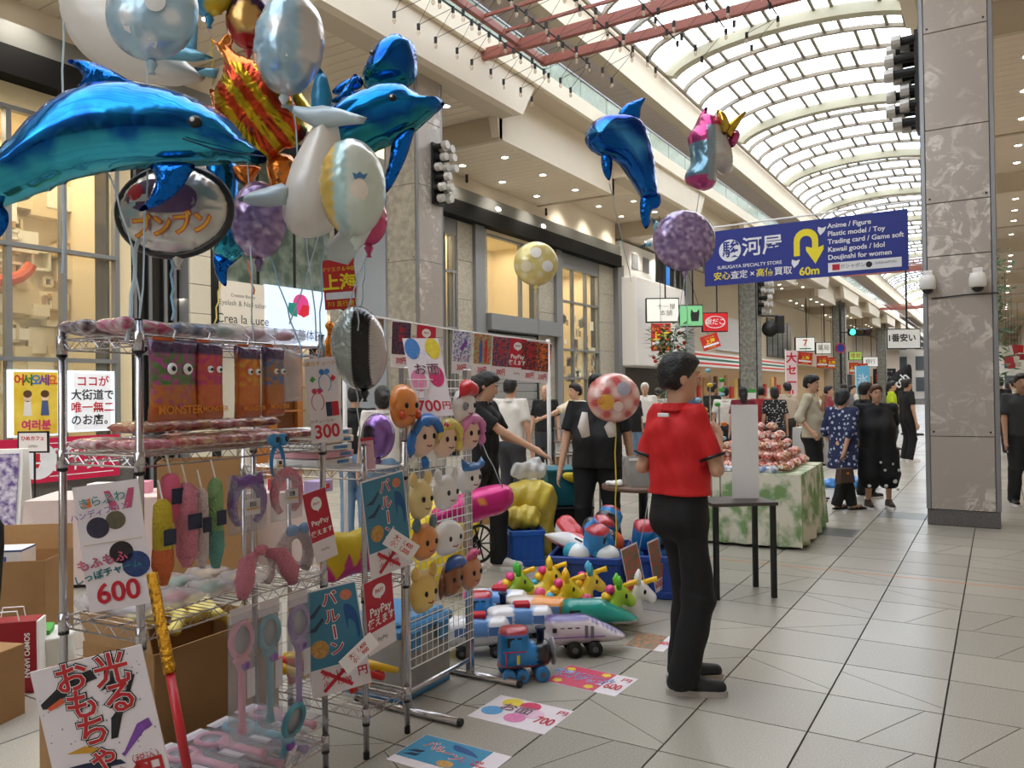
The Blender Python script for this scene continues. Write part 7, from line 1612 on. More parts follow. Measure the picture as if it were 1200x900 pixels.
for i, (x, y, z, k_) in enumerate(tp):
    lab = {'w': 'white and red bullet train', 'b': 'blue steam engine', 'w2': 'white and red bullet train', 'o': 'orange ball'}[k_]
    L_ = '%s balloon heaped in the blue crate, %s' % (lab, nmz[i])
    if k_ == 'b':
        t = vehicle('toy_engine', L_, 0, 0, 1, 0, steam_side, .2, steam, [('window', rect(-.1, .19, -.06, .24), M_wdark, .86)], [(-.09, .035), (.09, .04)], mat((50, 130, 196), .35)); t.location = inC(c1, x, y, z - .06); t.rotation_euler = (.3 * math.sin(i), .5 * math.cos(i * 2), YAW + i * .9)
    elif k_ == 'o':
        t = thing('toy_ball', L_, 'toy balloon', inC(c1, x, y, z)); MB().ball((0, 0, 0), .1, 16, 10).build('ball', mat((232, 96, 40), .3), t, True); MB().ball((-.09, .03, -.06), .06, 12, 8).build('lobe', mat((232, 96, 40), .3), t, True)
    else:
        t = vehicle('toy_train', L_, 0, 0, 1, 0, train_side, .18, lambda x_, z_, f: (196, 40, 50) if z_ > .19 or z_ < .08 else (226, 226, 230), [('window', rect(-.1, .13, -.03, .18), M_wdark, .9)]); t.location = inC(c1, x, y, z - .08); t.rotation_euler = (.4, .3 * (i - 1), YAW + 2.4 + i)
for i, (x, y) in enumerate(((-.05, -.3), (.16, -.3))):
    t = thing('toy_ball', 'white and teal soft ball balloon at the crate rim, %s' % ('beside the white train', 'beside the price card')[i], 'toy balloon', inC(c1, x, y, .35)); MB().ball((0, 0, 0), (.1, .08, .075), 14, 10).build('ball', mat((226, 228, 228), .35), t, True); MB().ball((-.05, 0, .01), (.07, .07, .07), 14, 10).build('teal_cap', mat((40, 150, 176), .35), t, True)
for i, (x, y, z) in enumerate(((-.1, -.1, .36), (.1, .1, .38), (-.05, .25, .4))):
    t = vehicle('toy_engine', 'blue engine balloon in the second crate, %s' % ('front', 'middle', 'rear')[i], 0, 0, 1, 0, steam_side, .2, steam, [], [(-.09, .035), (.09, .04)], mat((50, 130, 196), .35)); t.location = inC(c2, x, y, z - .06); t.rotation_euler = (.5, .4 * i, YAW + i)
for lb, pts, zl, zr in (('price card 600 yen on the front of the heaped blue crate', [(734, 641), (752, 634), (753, 698), (733, 710)], 5.62, 5.7), ('price card 600 yen on the second blue crate behind the man in red', [(765, 634), (777, 628), (776, 690), (762, 697)], 5.86, 5.92)):
    t, w, h = card('price_card', lb, 'sign', pts, zl, zr, M_paper); flat('print', rect(-w * .46, -h * .26, w * .46, h * .47), speckle((196, 90, 70), (90, 120, 100), 24, .5), t); text('600円', h * .17, M_redink, t, 0, -h * .37, bold=.02, sx=.62)
# --- table with the tub of cans
tb = at(752, 6.98, 0); t = thing('round_table', 'round brown table holding a clear tub of cans', 'table', tb); MB().cyl((0, 0, .70), (0, 0, .735), .36, 36).build('table_top', mat((110, 84, 66), .4, noise=.2, scale=8), t, True, bevel=.004); MB().cyl((0, 0, .02), (0, 0, .7), .04, 12).build('column', M_black, t); MB().cyl((0, 0, 0), (0, 0, .025), .24, 24).build('base', M_black, t)
t = thing('drinks_tub', 'clear plastic tub packed with drink cans on the round table', 'tub', at(758, 6.93, .735), YAW + .1)
for x, y, sx, sy in ((0, -.14, .38, .006), (0, .14, .38, .006), (-.19, 0, .006, .28), (.19, 0, .006, .28)): MB().box((x, y, .12), (sx, sy, .24)).build('side', M_bin, t)
MB().box((0, 0, .004), (.38, .28, .008)).build('base', M_bin, t); MB().box((0, -.143, .235), (.4, .012, .02)).build('rim', M_white, t)
for i in range(10):
    o = thing('drink_can', '%s drink can in the clear tub, %s' % (('green', 'green', 'dark blue', 'dark blue', 'silver blue')[i % 5], ('front row, first', 'front row, second', 'front row, third', 'front row, fourth', 'front row, fifth', 'back row, first', 'back row, second', 'back row, third', 'back row, fourth', 'back row, fifth')[i]), 'can', at(758, 6.93, .746) + Matrix.Rotation(YAW + .1, 3, 'Z') @ Vector((-.15 + .074 * (i % 5), -.09 + .12 * (i // 5), 0)), group='cans in the clear tub')
    MB().lathe([(.026, 0), (.032, .006), (.032, .115), (.027, .125)], 14).build('can', mat(((90, 150, 80), (100, 160, 90), (40, 50, 100), (44, 54, 110), (120, 130, 160))[i % 5], .3, metal=.4), o, True); MB().cyl((0, 0, .124), (0, 0, .127), .026, 12).build('can_lid', M_steel, o)
t = thing('paper_napkin', 'crumpled white napkin beside the clear tub', 'napkin', at(718, 6.85, .74), 0); sdf_obj('paper', [('c', (-.06, 0, .02), (.06, 0, .02), .02, .025), ('c', (0, -.03, .02), (.03, .05, .03), .02, .02)], .01, .02, M_white, t, folds=.004)
# --- dark side table by the man in red with a display
q = at(860, 6.1, 0); t = thing('side_table', 'narrow black table with glass stands beside the man in red', 'table', q, YAW + .1); MB().box((0, 0, .7), (.5, .4, .025)).build('table_top', mat((70, 60, 56), .4), t)
for sx in (-1, 1):
    for sy in (-1, 1): MB().box((sx * .22, sy * .17, .345), (.035, .035, .69)).build('leg', M_black, t)
t = thing('sheet_board', 'blank white board leaning on the floral stall', 'board', at(872, 6.15, .714), YAW - .1); MB().box((0, 0, .36), (.2, .012, .72)).build('board', M_white, t)
t = thing('toy_tree', 'rack of small coloured plastic toys above the black side table', 'stand', at(832, 6.25, .713), YAW)
for x in (-.06, 0, .07): MB().cyl((x, 0, 0), (x, 0, .95 - abs(x) * 3), .007, 8).build('rod', M_chrome, t)
for i in range(16):
    c = rs.choice(((206, 40, 50), (60, 170, 60), (240, 200, 60), (60, 120, 200), (236, 120, 40), (150, 200, 220))); MB().ball((rs.uniform(-.1, .1), rs.uniform(-.05, .05), .42 + i * .038), (.025, .02, .018), 8, 6).build('hanging_toy', mat(c, .35), t, True)
# --- cooler, black box, yellow sacks, small crate
t = thing('cool_box', 'teal plastic box with yellow bag hanging out on a black case', 'box', at(660, 7.9, .44), YAW + .1); MB().box((0, 0, .17), (.36, .32, .34), tap=1.08).build('tub', mat((26, 104, 120), .4), t, bevel=.012); MB().box((0, 0, .35), (.42, .38, .035)).build('rim', mat((34, 120, 136), .4), t, bevel=.01); sdf_obj('yellow_bag', [('c', (-.02, -.19, .3), (.08, -.2, .3), .03, .035), ('c', (.02, -.2, .27), (.06, -.2, .25), .03, .02)], .012, .03, mat((232, 206, 50), .5), t, folds=.004)
t = thing('storage_case', 'black storage case under the teal box', 'case', at(662, 7.9, 0), YAW + .1); MB().box((0, 0, .21), (.46, .4, .42)).build('case', M_black, t, bevel=.015); MB().box((0, 0, .425), (.48, .42, .025)).build('case_lid', M_dark, t, bevel=.006)
M_sack = mat((214, 190, 70), .4, bump=.6, scale=10, coat=.3)
t = thing('plastic_sack', 'bulging yellow plastic sack hanging over the small blue crate', 'sack', at(617, 7.55, 0), YAW); sdf_obj('sack', [('c', (-.08, 0, .55), (.1, 0, .55), .16, .17), ('c', (.1, 0, .5), (.14, -.02, .25), .15, .11), ('c', (.14, -.02, .2), (.16, -.02, .08), .09, .06)], .014, .06, M_sack, t, folds=.012, fs=.7)
t = thing('plastic_sack', 'crumpled white plastic sack on top of the yellow sack', 'sack', at(618, 7.6, .76), YAW); sdf_obj('sack', [('c', (-.1, 0, .04), (.1, 0, .05), .07, .08), ('c', (0, 0, .08), (.06, 0, .13), .06, .04)], .012, .05, glassmat((226, 226, 226), .6, .2), t, folds=.012)
crate('small blue crate under the yellow sack', at(612, 7.3, 0), YAW + .15, .28, .36, .32, M_crate2)
t = thing('plastic_sack', 'smaller yellow sack lying in the small blue crate', 'sack', at(611, 7.28, .33), YAW); sdf_obj('sack', [('c', (-.06, 0, .08), (.06, 0, .08), .11, .1)], .014, .05, M_sack, t, folds=.012)
t = thing('plastic_sack', 'yellow sack lying behind the mask stand', 'sack', at(512, 6.2, 0), YAW); sdf_obj('sack', [('c', (-.12, 0, .5), (.12, 0, .55), .2, .2), ('c', (0, 0, .3), (.1, 0, .15), .2, .15)], .016, .06, mat((230, 200, 30), .45, bump=.5, scale=8), t, folds=.012)
# ================================================================== STALLS AND STREET BEYOND
# --- bunting of price posters on a white pole
pa, pb = P(398, 364, 6.9), P(645, 401, 8.4)
t = thing('bunting_line', 'white cord carrying the hanging price posters from a slim white pole', 'line', (0, 0, 0)); MB().tube([pa, pa.lerp(pb, .5) + Vector((0, 0, -.02)), pb], .007, 6).build('cord', M_whitep, t); q = at(643, 8.4, 0); MB().cyl(q, (q.x, q.y, pb.z + .03), .022, 10).build('pole', M_whitep, t, True); q = at(404, 6.95, 0); MB().cyl(q, (q.x, q.y, pa.z), .02, 10).build('pole', M_whitep, t, True)
posters = [(412, 'dark drinks poster', (60, 66, 60), (30, 30, 36)), (438, 'drinks poster with tall bottles', (70, 110, 90), (150, 60, 60)), (470, 'night blue snack poster', (30, 44, 80), (120, 60, 60)), (499, None, 0, 0), (541, 'pale lanyard poster', (220, 214, 220), (80, 90, 160)), (565, 'drinks poster with red bottle', (150, 170, 120), (190, 60, 60)), (587, 'blue comic style poster', (40, 60, 100), (190, 80, 60)), (606, None, 1, 0), (621, 'black poster with red lettering', (30, 24, 30), (190, 50, 60)), (636, 'navy poster with orange lettering', (24, 26, 50), (226, 110, 40))]
for i, (px, nm, c1, c2) in enumerate(posters):
    f = (px - 398) / 247; zc = 6.9 + 1.5 * f; py = 364 + 37 * f; w = .205; k = FPX / zc; hw = w * k * .44; hh = .43 * k
    pts = [(px - hw, py + 1), (px + hw, py + 2.5), (px + hw, py + hh + 2), (px - hw, py + hh)]; dz = 1.5 * (2 * hw / 247) / 2
    if nm is None: pay_card('red payment poster on the bunting line, %s' % ('nearer the racks' if c1 == 0 else 'nearer the pole'), pts, zc - dz, zc + dz); continue
    t, w, h = card('hanging_poster', '%s with price strip hanging on the bunting line' % nm, 'poster', pts, zc - dz, zc + dz, M_paper, group='posters on the bunting line'); flat('print', rect(-w * .48, -h * .22, w * .48, h * .48), speckle(c1, c2, 45, .5, .42, .62), t)
    if i in (1, 5):
        for x in (-.1, .18): flat('printed_bottle', [(x * w - .015, -h * .18), (x * w + .02, -h * .18), (x * w + .02, h * .2), (x * w + .008, h * .36), (x * w - .004, h * .36), (x * w - .015, h * .2)], mat((60, 90, 160) if x < 0 else (196, 60, 60), .4), t, -.0024)
    if i == 4: flat('printed_tag', [(-w * .1, h * .1), (w * .2, h * .3), (w * .3, h * .22), (w * .0, h * .0)], M_purple, t, -.0024); text('レンタル', h * .09, M_redink, t, 0, -h * .14, -.003)
    if i in (2, 6, 8, 9): vtext('氷結' if i < 8 else '激辛', h * .16, M_redink if i != 9 else M_orange, t, 0, h * .3, -.003, step=1.1, bold=.02)
    text('300円', h * .17, M_redink, t, 0, -h * .36, -.003, bold=.02, sx=.62)
# --- table under pink cloth behind the racks
def cloth_table(label, loc, rz, w, d, h, m, leg=True, cat='table'):
    t = thing('cloth_table', label, cat, loc, rz); n = 60; pts = []
    for k in range(n):
        u = k / n * 4; s = int(u); f = u - s; c = [(-w / 2, -d / 2), (w / 2, -d / 2), (w / 2, d / 2), (-w / 2, d / 2)]; a, b = c[s], c[(s + 1) % 4]; pts.append((a[0] + (b[0] - a[0]) * f, a[1] + (b[1] - a[1]) * f))
    m_ = MB(); rings = [[(x, y, h) for x, y in pts]] + [[(x * (1 + .02 * q) + .012 * q * math.sin(i * 1.9), y * (1 + .03 * q) + .012 * q * math.cos(i * 2.3), h - (h - .03) * q / 3) for i, (x, y) in enumerate(pts)] for q in (1, 2, 3)]
    m_.rings(rings, caps=False); m_.add([(x, y, h) for x, y in pts], [tuple(range(n))]); m_.build('tablecloth', m, t, math.radians(50)); MB().box((0, 0, h - .02), (w * .96, d * .96, .03)).build('table_top', M_wood2, t)
    return t
cloth_table('long table under pale pink cloth behind the wire racks', at(215, 7.0, 0), YAW + .18, 2.3, .7, .72, mat((216, 196, 190), .8))
for i in range(7):
    t = thing('goods_box', 'small %s goods box on the pink clothed table, %s' % (('white', 'pink', 'cream', 'brown', 'white', 'red', 'lilac')[i], ('first', 'second', 'third', 'fourth', 'fifth', 'sixth', 'seventh')[i]), 'box', at(120 + i * 42, 6.85 + .1 * (i % 3), .72), YAW + .2 * i); MB().box((0, 0, .05), (.2, .16, .1)).build('carton', mat(((230, 226, 222), (222, 150, 170), (226, 210, 180), (150, 110, 76), (230, 228, 228), (180, 50, 60), (170, 150, 190))[i], .6), t, bevel=.004); MB().box((0, -.081, .05), (.1, .002, .04)).build('label', M_paypay, t)
t = carton('brown carton lettered side behind the middle shelf', at(235, 6.4, .0), YAW + .3, .6, .4, 1.05, False)
t = thing('table', 'folding stall table with small goods near the white pole', 'table', at(655, 8.7, 0), YAW + .1); MB().box((0, 0, .72), (.9, .5, .03)).build('table_top', mat((150, 130, 110), .6), t)
for sx in (-1, 1):
    for sy in (-1, 1): MB().cyl((sx * .4, sy * .2, 0), (sx * .4, sy * .2, .71), .014, 8).build('leg', M_steel, t)
t = thing('wire_stand', 'small wire display stand of cards on the folding stall table', 'stand', at(668, 8.65, .735), YAW)
for z in (.02, .14, .28, .42): MB().box((0, 0, z), (.36, .2, .006)).build('wire_tray', M_chrome, t)
for sx in (-1, 1): MB().cyl((sx * .17, 0, 0), (sx * .17, 0, .6), .006, 6).build('rod', M_chrome, t)
for i in range(10): MB().box((-.14 + .07 * (i % 5), -.05, .075 + .14 * (i // 5)), (.05, .012, .09)).build('card', M_paper2 if i % 3 else M_card2, t)
t = thing('helmet_basket', 'white wire basket of wrapped goods above the folding stall table', 'basket', P(680, 498, 8.7), YAW); MB().lathe([(.02, 0), (.1, .01), (.12, .1), (.11, .16), (.04, .2)], 14).build('basket', glassmat((226, 220, 216), .6, .2), t, True); MB().ball((0, 0, .08), (.08, .08, .06)).build('wrapped_goods', mat((190, 90, 70), .5), t, True)
t = carton('cardboard carton under the folding stall table', at(560, 9.6, 0), YAW, .4, .36, .62, False)
# --- stall with the floral cloth and heap of wrapped snacks
M_leaf = speckle((120, 150, 96), (216, 210, 190), 5, .8, .42, .56, detail=6)
fs = at(893, 8.6, 0); frz = YAW - .5
t = cloth_table('stall table under green leaf patterned cloth', fs, frz, 1.0, 1.5, .72, M_leaf)
rs = random.Random(4); k = 0
pk = MB().ball((0, 0, 0), (.056, .05, .044), 10, 6).mesh('wrapper', [bagmat((196, 70, 60), (236, 206, 190), 40)], True); pk2 = MB().ball((0, 0, 0), (.05, .055, .043), 10, 6).mesh('wrapper', [bagmat((150, 70, 50), (230, 190, 150), 40)], True); lb_me = MB().box((0, -.045, .0), (.05, .01, .03)).mesh('label', [M_paper2])
for lay in range(5):
    for iu in range(7 - lay):
        for iv in range(11 - 2 * lay):
            u, v = -.42 + .061 * lay + .122 * iu + .03 * (iv % 2) + rs.uniform(-.006, .006), -.58 + .122 * lay + .122 * iv + rs.uniform(-.006, .006)
            if lay and (rs.random() < .12 * lay): continue
            q = fs + Matrix.Rotation(frz, 3, 'Z') @ Vector((u, v, .775 + .094 * lay)); t = thing('snack_bag', 'small red and white wrapped snack in the heap on the leaf patterned stall', 'snack', q, rs.uniform(0, 6), 'wrapped snacks heaped on the floral stall'); link('wrapper', pk if (iu + iv) % 3 else pk2, t, rot=(rs.uniform(-.3, .3), rs.uniform(-.3, .3), 0)); link('label', lb_me, t)
t = thing('goods_sheet', 'blue and white folded goods along the front of the snack heap', 'goods', fs + Matrix.Rotation(frz, 3, 'Z') @ Vector((-.1, -.68, .73)), frz); sdf_obj('sheet', [('c', (-.35, 0, .02), (.35, 0, .02), .035, .035)], .014, .03, bagmat((110, 130, 170), (226, 226, 226)), t, folds=.008)
t = thing('blue_tarp', 'blue plastic sheet bundle on the slabs behind the sandals', 'sheet', G(990, 572), 0); sdf_obj('sheet', [('c', (-.35, 0, .05), (.3, .1, .05), .08, .1), ('c', (0, .2, .08), (.4, .2, .06), .1, .08)], .03, .08, mat((70, 140, 210), .4), t, folds=.02)
# --- rows of low stall tables further off
for i, (px, zc, w_, c) in enumerate(((812, 17.6, 1.6, (196, 176, 150)), (858, 19.5, 2.2, (206, 200, 190)), (925, 19, 2.0, (190, 170, 150)), (962, 16.8, 1.2, (206, 204, 200)), (1003, 26.5, 2.0, (200, 190, 176)))):
    t = cloth_table('distant stall table under pale cloth, %s' % ('behind the red polo', 'by the maroon tee', 'beyond the chin-hand man', 'behind the floral tunic', 'towards the traffic light')[i], at(px, zc, 0), YAW + .9, w_, .8, .75, mat(c, .8))
    for j in range(9):
        q = at(px, zc, .75) + Matrix.Rotation(YAW + .9, 3, 'Z') @ Vector((-w_ * .45 + w_ * .1 * j, rs.uniform(-.2, .2), 0)); o = thing('stall_item', 'small coloured item on the distant stall table', 'goods', q, rs.uniform(0, 3), 'goods on distant stall tables'); MB().box((0, 0, .07), (.14, .12, .14)).build('pack', mat(rs.choice(((226, 220, 206), (196, 120, 80), (206, 60, 60), (240, 210, 120), (120, 150, 180))), .6), o, bevel=.01); MB().box((0, 0, .145), (.08, .07, .02)).build('pack_top', M_paper, o)
# --- flowers by the white building
t = thing('potted_plant', 'tall leafy arrangement with red flowers beside the white building', 'plant', at(786, 12.6, 0), YAW); MB().lathe([(.14, 0), (.2, .3), (.22, .35)], 14).build('pot', mat((110, 90, 76), .6), t); MB().tube([(0, 0, .3), (.03, 0, 1.2), (0, 0, 2.4)], [.03, .025, .015], 8).build('stem', mat((90, 76, 56), .8), t)
lf = MB()
for i in range(900):
    z = rs.uniform(.5, 2.5) if i % 2 else rs.uniform(1.6, 2.6); r = .13 + .2 * max(0, z - 1.6); a_ = rs.uniform(0, 2 * PI); r = r * rs.uniform(.3, 1.3); c = Vector((r * math.cos(a_), r * math.sin(a_), z)); d = Vector((math.cos(a_), math.sin(a_), rs.uniform(-.6, .5))).normalized() * .11; s = d.cross(Vector((0, 0, 1))).normalized() * .03; lf.mi(rs.choice((0, 0, 1))).add([c - d * .3, c + s + d * .3, c + d, c - s + d * .3], [(0, 1, 2, 3)])
o = lf.build('leaves', [mat((64, 96, 52), .6), mat((150, 166, 120), .6)], t); o['kind'] = 'stuff'
for i in range(14): MB().ball((rs.uniform(-.28, .28), rs.uniform(-.2, .2), rs.uniform(1.9, 2.55)), .03, 8, 6).build('flower', mat((206, 60, 40), .5), t, True)
t = thing('hanging_garland', 'green leafy garland hanging beyond the steel pillar', 'garland', at(1166, 16, 0), YAW); lf = MB()
for i in range(300):
    z = rs.uniform(1.6, 4.3); c = Vector((rs.gauss(0, .14), rs.gauss(0, .14), z)); d = Vector((rs.uniform(-1, 1), rs.uniform(-1, 1), rs.uniform(-1, .4))).normalized() * .1; s = d.orthogonal().normalized() * .03; lf.add([c - d, c + s, c + d, c - s], [(0, 1, 2, 3)])
o = lf.build('leaves', mat((46, 84, 50), .6), t); o['kind'] = 'stuff'; MB().tube([(0, 0, 1.6), (.03, 0, 3), (0, 0, 7.0)], .015, 6).build('cord', M_dark, t)
# --- big blue banner
bY = 10.5; a = onY(826, 336, bY); b = onY(1065, 316, bY); zb = a.z; zt = onY(1064, 244.5, bY).z
t = thing('banner', 'blue shop banner with yellow arrow hung across the arcade', 'banner', ((a.x + b.x) / 2, bY, (zb + zt) / 2)); w, h = b.x - a.x, zt - zb
M_bblue = mat((30, 46, 140), .5, noise=.03); M_bw = mat((236, 238, 244), .5); M_by = mat((244, 226, 40), .5); MB().box((0, .004, 0), (w, .006, h)).build('sheet', M_bblue, t); MB().cyl((-w * .66, 0, h * .5 + .045), (-.72 - t.location.x, 0, h * .5 + .08), .012, 8).build('cord', M_whitep, t)
for s in (-1, 1): MB().tube([(s * w * .48, 0, h * .5), (s * w * .48, 0, h * .5 + .08)], .006, 5).build('tie', M_whitep, t)
flat('crest', circle(h * .2, 28, -w * .36, h * .12), M_bw, t); text('駿', h * .32, M_bblue, t, -w * .355, h * .12, -.004, bold=.012); text('河屋', h * .36, M_bw, t, -w * .19, h * .13, -.003, bold=.015); text('SURUGAYA SPECIALTY STORE', h * .085, M_bw, t, -w * .26, -h * .18, -.003, bold=.01)
for s_, m_, x_ in (('安心', M_by, -.405), ('査定', M_bw, -.312), ('×', M_bw, -.243), ('高価', M_by, -.178), ('買取', M_bw, -.085)): text(s_, h * .155, m_, t, w * x_, -h * .34, -.003, bold=.012)
ar = [(-.06, -.1)] + [(-.06 + .0, .12)] + [(.0 + .06 * math.cos(q) * 1.0, .16 + .2 * math.sin(q)) for q in np.linspace(PI, 0, 10)] + [(.06, .02), (.085, .05), (.085, -.02), (.045, -.26), (.0, -.02), (.0, .05), (.03, .02)] + [(.0 + .03 * math.cos(q), .14 + .1 * math.sin(q)) for q in np.linspace(0, PI, 8)] + [(-.03, -.1)]
flat('arrow', [(x * w + w * .03, z * h) for x, z in ar], M_by, t); text('60m', h * .19, M_by, t, w * .045, -h * .38, -.003, bold=.03)
for i, s_ in enumerate(('Anime / Figure', 'Plastic model / Toy', 'Trading card / Game soft', 'Kawaii goods / Idol', 'Doujinshi for women')): text(s_, h * .115, M_bw, t, w * .135, h * (.36 - i * .135), -.003, bold=.02, align='LEFT')
flat('sponsor_strip', rect(w * .135, -h * .43, w * .47, -h * .27), M_bw, t); flat('sponsor_mark', rect(w * .155, -h * .4, w * .19, -h * .3), M_redink, t, -.003); text('ガシャポン', h * .08, M_inkg, t, w * .25, -h * .35, -.004); text('GASHAPON', h * .06, M_inkg, t, w * .4, -h * .34, -.004); flat('sponsor_ball', circle(h * .05, 14, w * .325, -h * .35), M_inkd, t, -.003)
for x, z in ((.1, .3), (-.03, -.22)): flat('printed_sprite', [((x + .0) * w, (z - .08) * h), ((x + .02) * w, (z - .02) * h), ((x + .03) * w, (z + .06) * h), ((x + .01) * w, (z + .04) * h), ((x - .01) * w, (z + .07) * h), ((x - .012) * w, (z - .0) * h)], M_bw, t)
# --- hanging light signs on the far side
def zceil(y): return next((7.5 if hi else 7.0 for a_, b_, hi in bays if a_ <= y < b_), 7.0) + .01
def hsign(label, px0, px1, py0, py1, zc, m, turn=0.0, thick=.18, rod=True, cat='sign'):
    if zc is None: c = onX((px0 + px1) / 2, (py0 + py1) / 2, -9.9); zc = (c - CAM).dot(CF)
    c = P((px0 + px1) / 2, (py0 + py1) / 2, zc); w = (px1 - px0) * zc / FPX; h = (py1 - py0) * zc / FPX; t = thing('hanging_sign', label, cat, c, YAW + turn)
    MB().box((0, thick / 2, 0), (w, thick, h)).build('case', M_black, t, bevel=.01); MB().box((0, -.004, 0), (w * .94, .012, h * .9)).build('face', m, t)
    if rod:
        MB().cyl((w * .1, thick / 2, h / 2), (w * .1, thick / 2, max(zceil(c.y) - c.z, h / 2 + .1)), .03, 6).build('rod', M_black, t)
    return t, w, h
t, w, h = hsign('white glowing hanging sign before the white building', 757, 796, 349, 378, None, mat((236, 238, 232), .5, emit=.35)); text('十一屋\n本舗', h * .26, M_inkg, t, w * .1, 0, -.014); 
t, w, h = hsign('green hanging sign with black cat head', 796, 824, 357, 383, None, mat((120, 196, 140), .5, emit=.25)); flat('cat_head', [(-.0 * w, -h * .25), (w * .3, -h * .25), (w * .34, h * .1), (w * .33, h * .3), (w * .22, h * .16), (w * .1, h * .16), (-.0 * w, h * .3), (-.03 * w, h * .05)], M_inkd, t, -.014)
t, w, h = hsign('red hanging sign with white ring lettering', 823, 853, 366, 389, None, mat((200, 26, 34), .5, emit=.2)); MB().tube([(w * .38 * math.cos(q), -.014, h * .3 * math.sin(q)) for q in np.linspace(0, 2 * PI, 26)[:-1]], .018, 5, closed=True).build('ring', M_bw, t); text('銀だこ', h * .34, M_bw, t, 0, 0, -.014, bold=.006)
t, w, h = hsign('convenience store hanging sign with 7 emblem', 932, 955, 395, 412, None, mat((236, 236, 230), .5, emit=.4)); text('7', h * .6, mat((222, 80, 40), .5), t, 0, h * .08, -.014, bold=.03); flat('green_bar', rect(-w * .3, -h * .34, w * .3, -h * .26), mat((30, 130, 80), .5), t, -.014)
t, w, h = hsign('pale hanging shop sign next to the convenience store sign', 956, 974, 401, 415, None, mat((230, 228, 216), .5, emit=.35)); text('薬局', h * .5, M_ink, t, 0, 0, -.014)
t, w, h = hsign('green and yellow hanging shop sign beyond the concrete pillar', 995, 1010, 412, 422, None, mat((170, 210, 100), .5, emit=.3)); text('眼鏡', h * .6, M_redink, t, 0, 0, -.014)
t, w, h = hsign('small white hanging sign in the distance', 1011, 1029, 418, 430, None, mat((232, 232, 226), .5, emit=.3)); text('銀行', h * .5, M_ink, t, 0, 0, -.014)
t, w, h = hsign('white hanging banner lettered 1番安い beside the pillar', 1039, 1079, 385, 409, 26, mat((236, 238, 238), .5), thick=.02); text('1番安い', h * .4, M_ink, t, -w * .06, h * .02, -.014, bold=.03)
t, w, h = hsign('black shop sign with red label above the flag', 1024, 1050, 432, 451, None, mat((26, 24, 28), .5)); flat('red_label', rect(-w * .4, -h * .3, -w * .05, h * .2), M_redink, t, -.014); text('オリーブ', h * .26, M_bw, t, w * .2, -h * .05, -.014); text('アウンデコール', h * .14, M_bw, t, 0, h * .32, -.014)
# shanghai posters
def sh_poster(label, px0, px1, py0, py1, zc, tilt=0.0, rod=False):
    c = P((px0 + px1) / 2, (py0 + py1) / 2, zc) if zc else onX((px0 + px1) / 2, (py0 + py1) / 2, -9.8); zc = (c - CAM).dot(CF); w = (px1 - px0) * zc / FPX; h = (py1 - py0) * zc / FPX; t = thing('sale_banner', label, 'banner', c, YAW, 'red and yellow sale banners'); t.rotation_euler = (0, tilt, YAW)
    MB().box((0, .002, 0), (w, .004, h)).build('sheet', mat((196, 40, 34), .5), t); text('上海', h * .34, M_by, t, 0, h * .02, -.003, bold=.03); flat('white_band', rect(-w * .44, -h * .3, w * .44, -h * .16), M_bw, t); text('マツエク＆中国', h * .1, M_by, t, 0, h * .3, -.003); text('7/3 直行便', h * .12, M_by, t, 0, -h * .4, -.003); MB().tube([(0, .004, h * .5), (0, .004, max(zceil(c.y) - c.z, h * .5 + .3) if not rod else h * .5 + .3)], .01, 5).build('cord', M_dark, t); return t
sh_poster('red and yellow Shanghai flight banner above the gold balloon', 379, 417, 304, 362, 3.6, -.06, True)
for i, (a_, b_, c_, d_, z_, tl) in enumerate(((763, 786, 379, 411, 0, 0), (822, 843, 392, 409, 0, -.3), (935, 952, 413, 427, 0, .1), (957, 970, 417, 431, 0, 0), (970, 979, 419, 432, 0, 0), (995, 1006, 425, 438, 0, 0), (1006, 1017, 426, 438, 0, 0))): sh_poster('red and yellow sale banner %s' % ('above the red flowers', 'slanting below the red ring sign', 'below the 7 emblem sign', 'second past the 7 emblem sign', 'third past the 7 emblem sign', 'past the traffic light pole', 'furthest past the traffic light pole')[i], a_, b_, c_, d_, z_, tl)
# traffic light, no parking sign, loudspeaker, flag, tall nobori
t = thing('traffic_light', 'green traffic light on a black pole arm', 'traffic light', P(1008, 389, 50), YAW); MB().box((0, .1, 0), (1.5, .2, .48)).build('housing', M_black, t, bevel=.15)
for i, c in enumerate(((60, 240, 180), (60, 50, 20), (60, 20, 20))): MB().ball((-.48 + .48 * i, -.02, 0), (.19, .05, .19), 14, 8).build('lens', mat(c, .4, emit=3.0 if i == 0 else 0), t, True); MB().tube([(-.48 + .48 * i + .21 * math.cos(q), -.12, .21 * math.sin(q)) for q in np.linspace(0, PI, 9)], .02, 5).build('visor', M_black, t)
MB().tube([(-.75, .1, 0), (-1.2, .1, 0)], .05, 8).build('arm', M_black, t); MB().tube([(-1.2, .1, -t.location.z), (-1.2, .1, 2.0)], .07, 8).build('mast', M_black, t)
t = thing('round_sign', 'round blue no parking sign with red ring on the traffic pole', 'sign', P(985, 408, 49.95), YAW); MB().cyl((0, 0, 0), (0, .12, 0), .3, 24).build('disc', mat((40, 60, 150), .5), t); MB().tube([(.28 * math.cos(q), -.01, .28 * math.sin(q)) for q in np.linspace(0, 2 * PI, 25)[:-1]], .035, 6, closed=True).build('red_ring', M_redink, t)
t = thing('loudspeaker', 'dark loudspeaker pair on the concrete pillar below the banner', 'speaker', onX(907, 383, -8.5), YAW); MB().box((.25, 0, .1), (.35, .35, .8)).build('cabinet', M_dark, t, bevel=.04); MB().lathe([(.05, 0), (.35, .25), (.36, .3)], 16, (-.25, .1, -.1), Matrix.Rotation(PI / 2, 3, 'X')).build('horn', M_dark, t, True); MB().tube([(.25, .1, .5), (-.6, .1, .5)], .04, 6).build('bracket', M_dark, t)
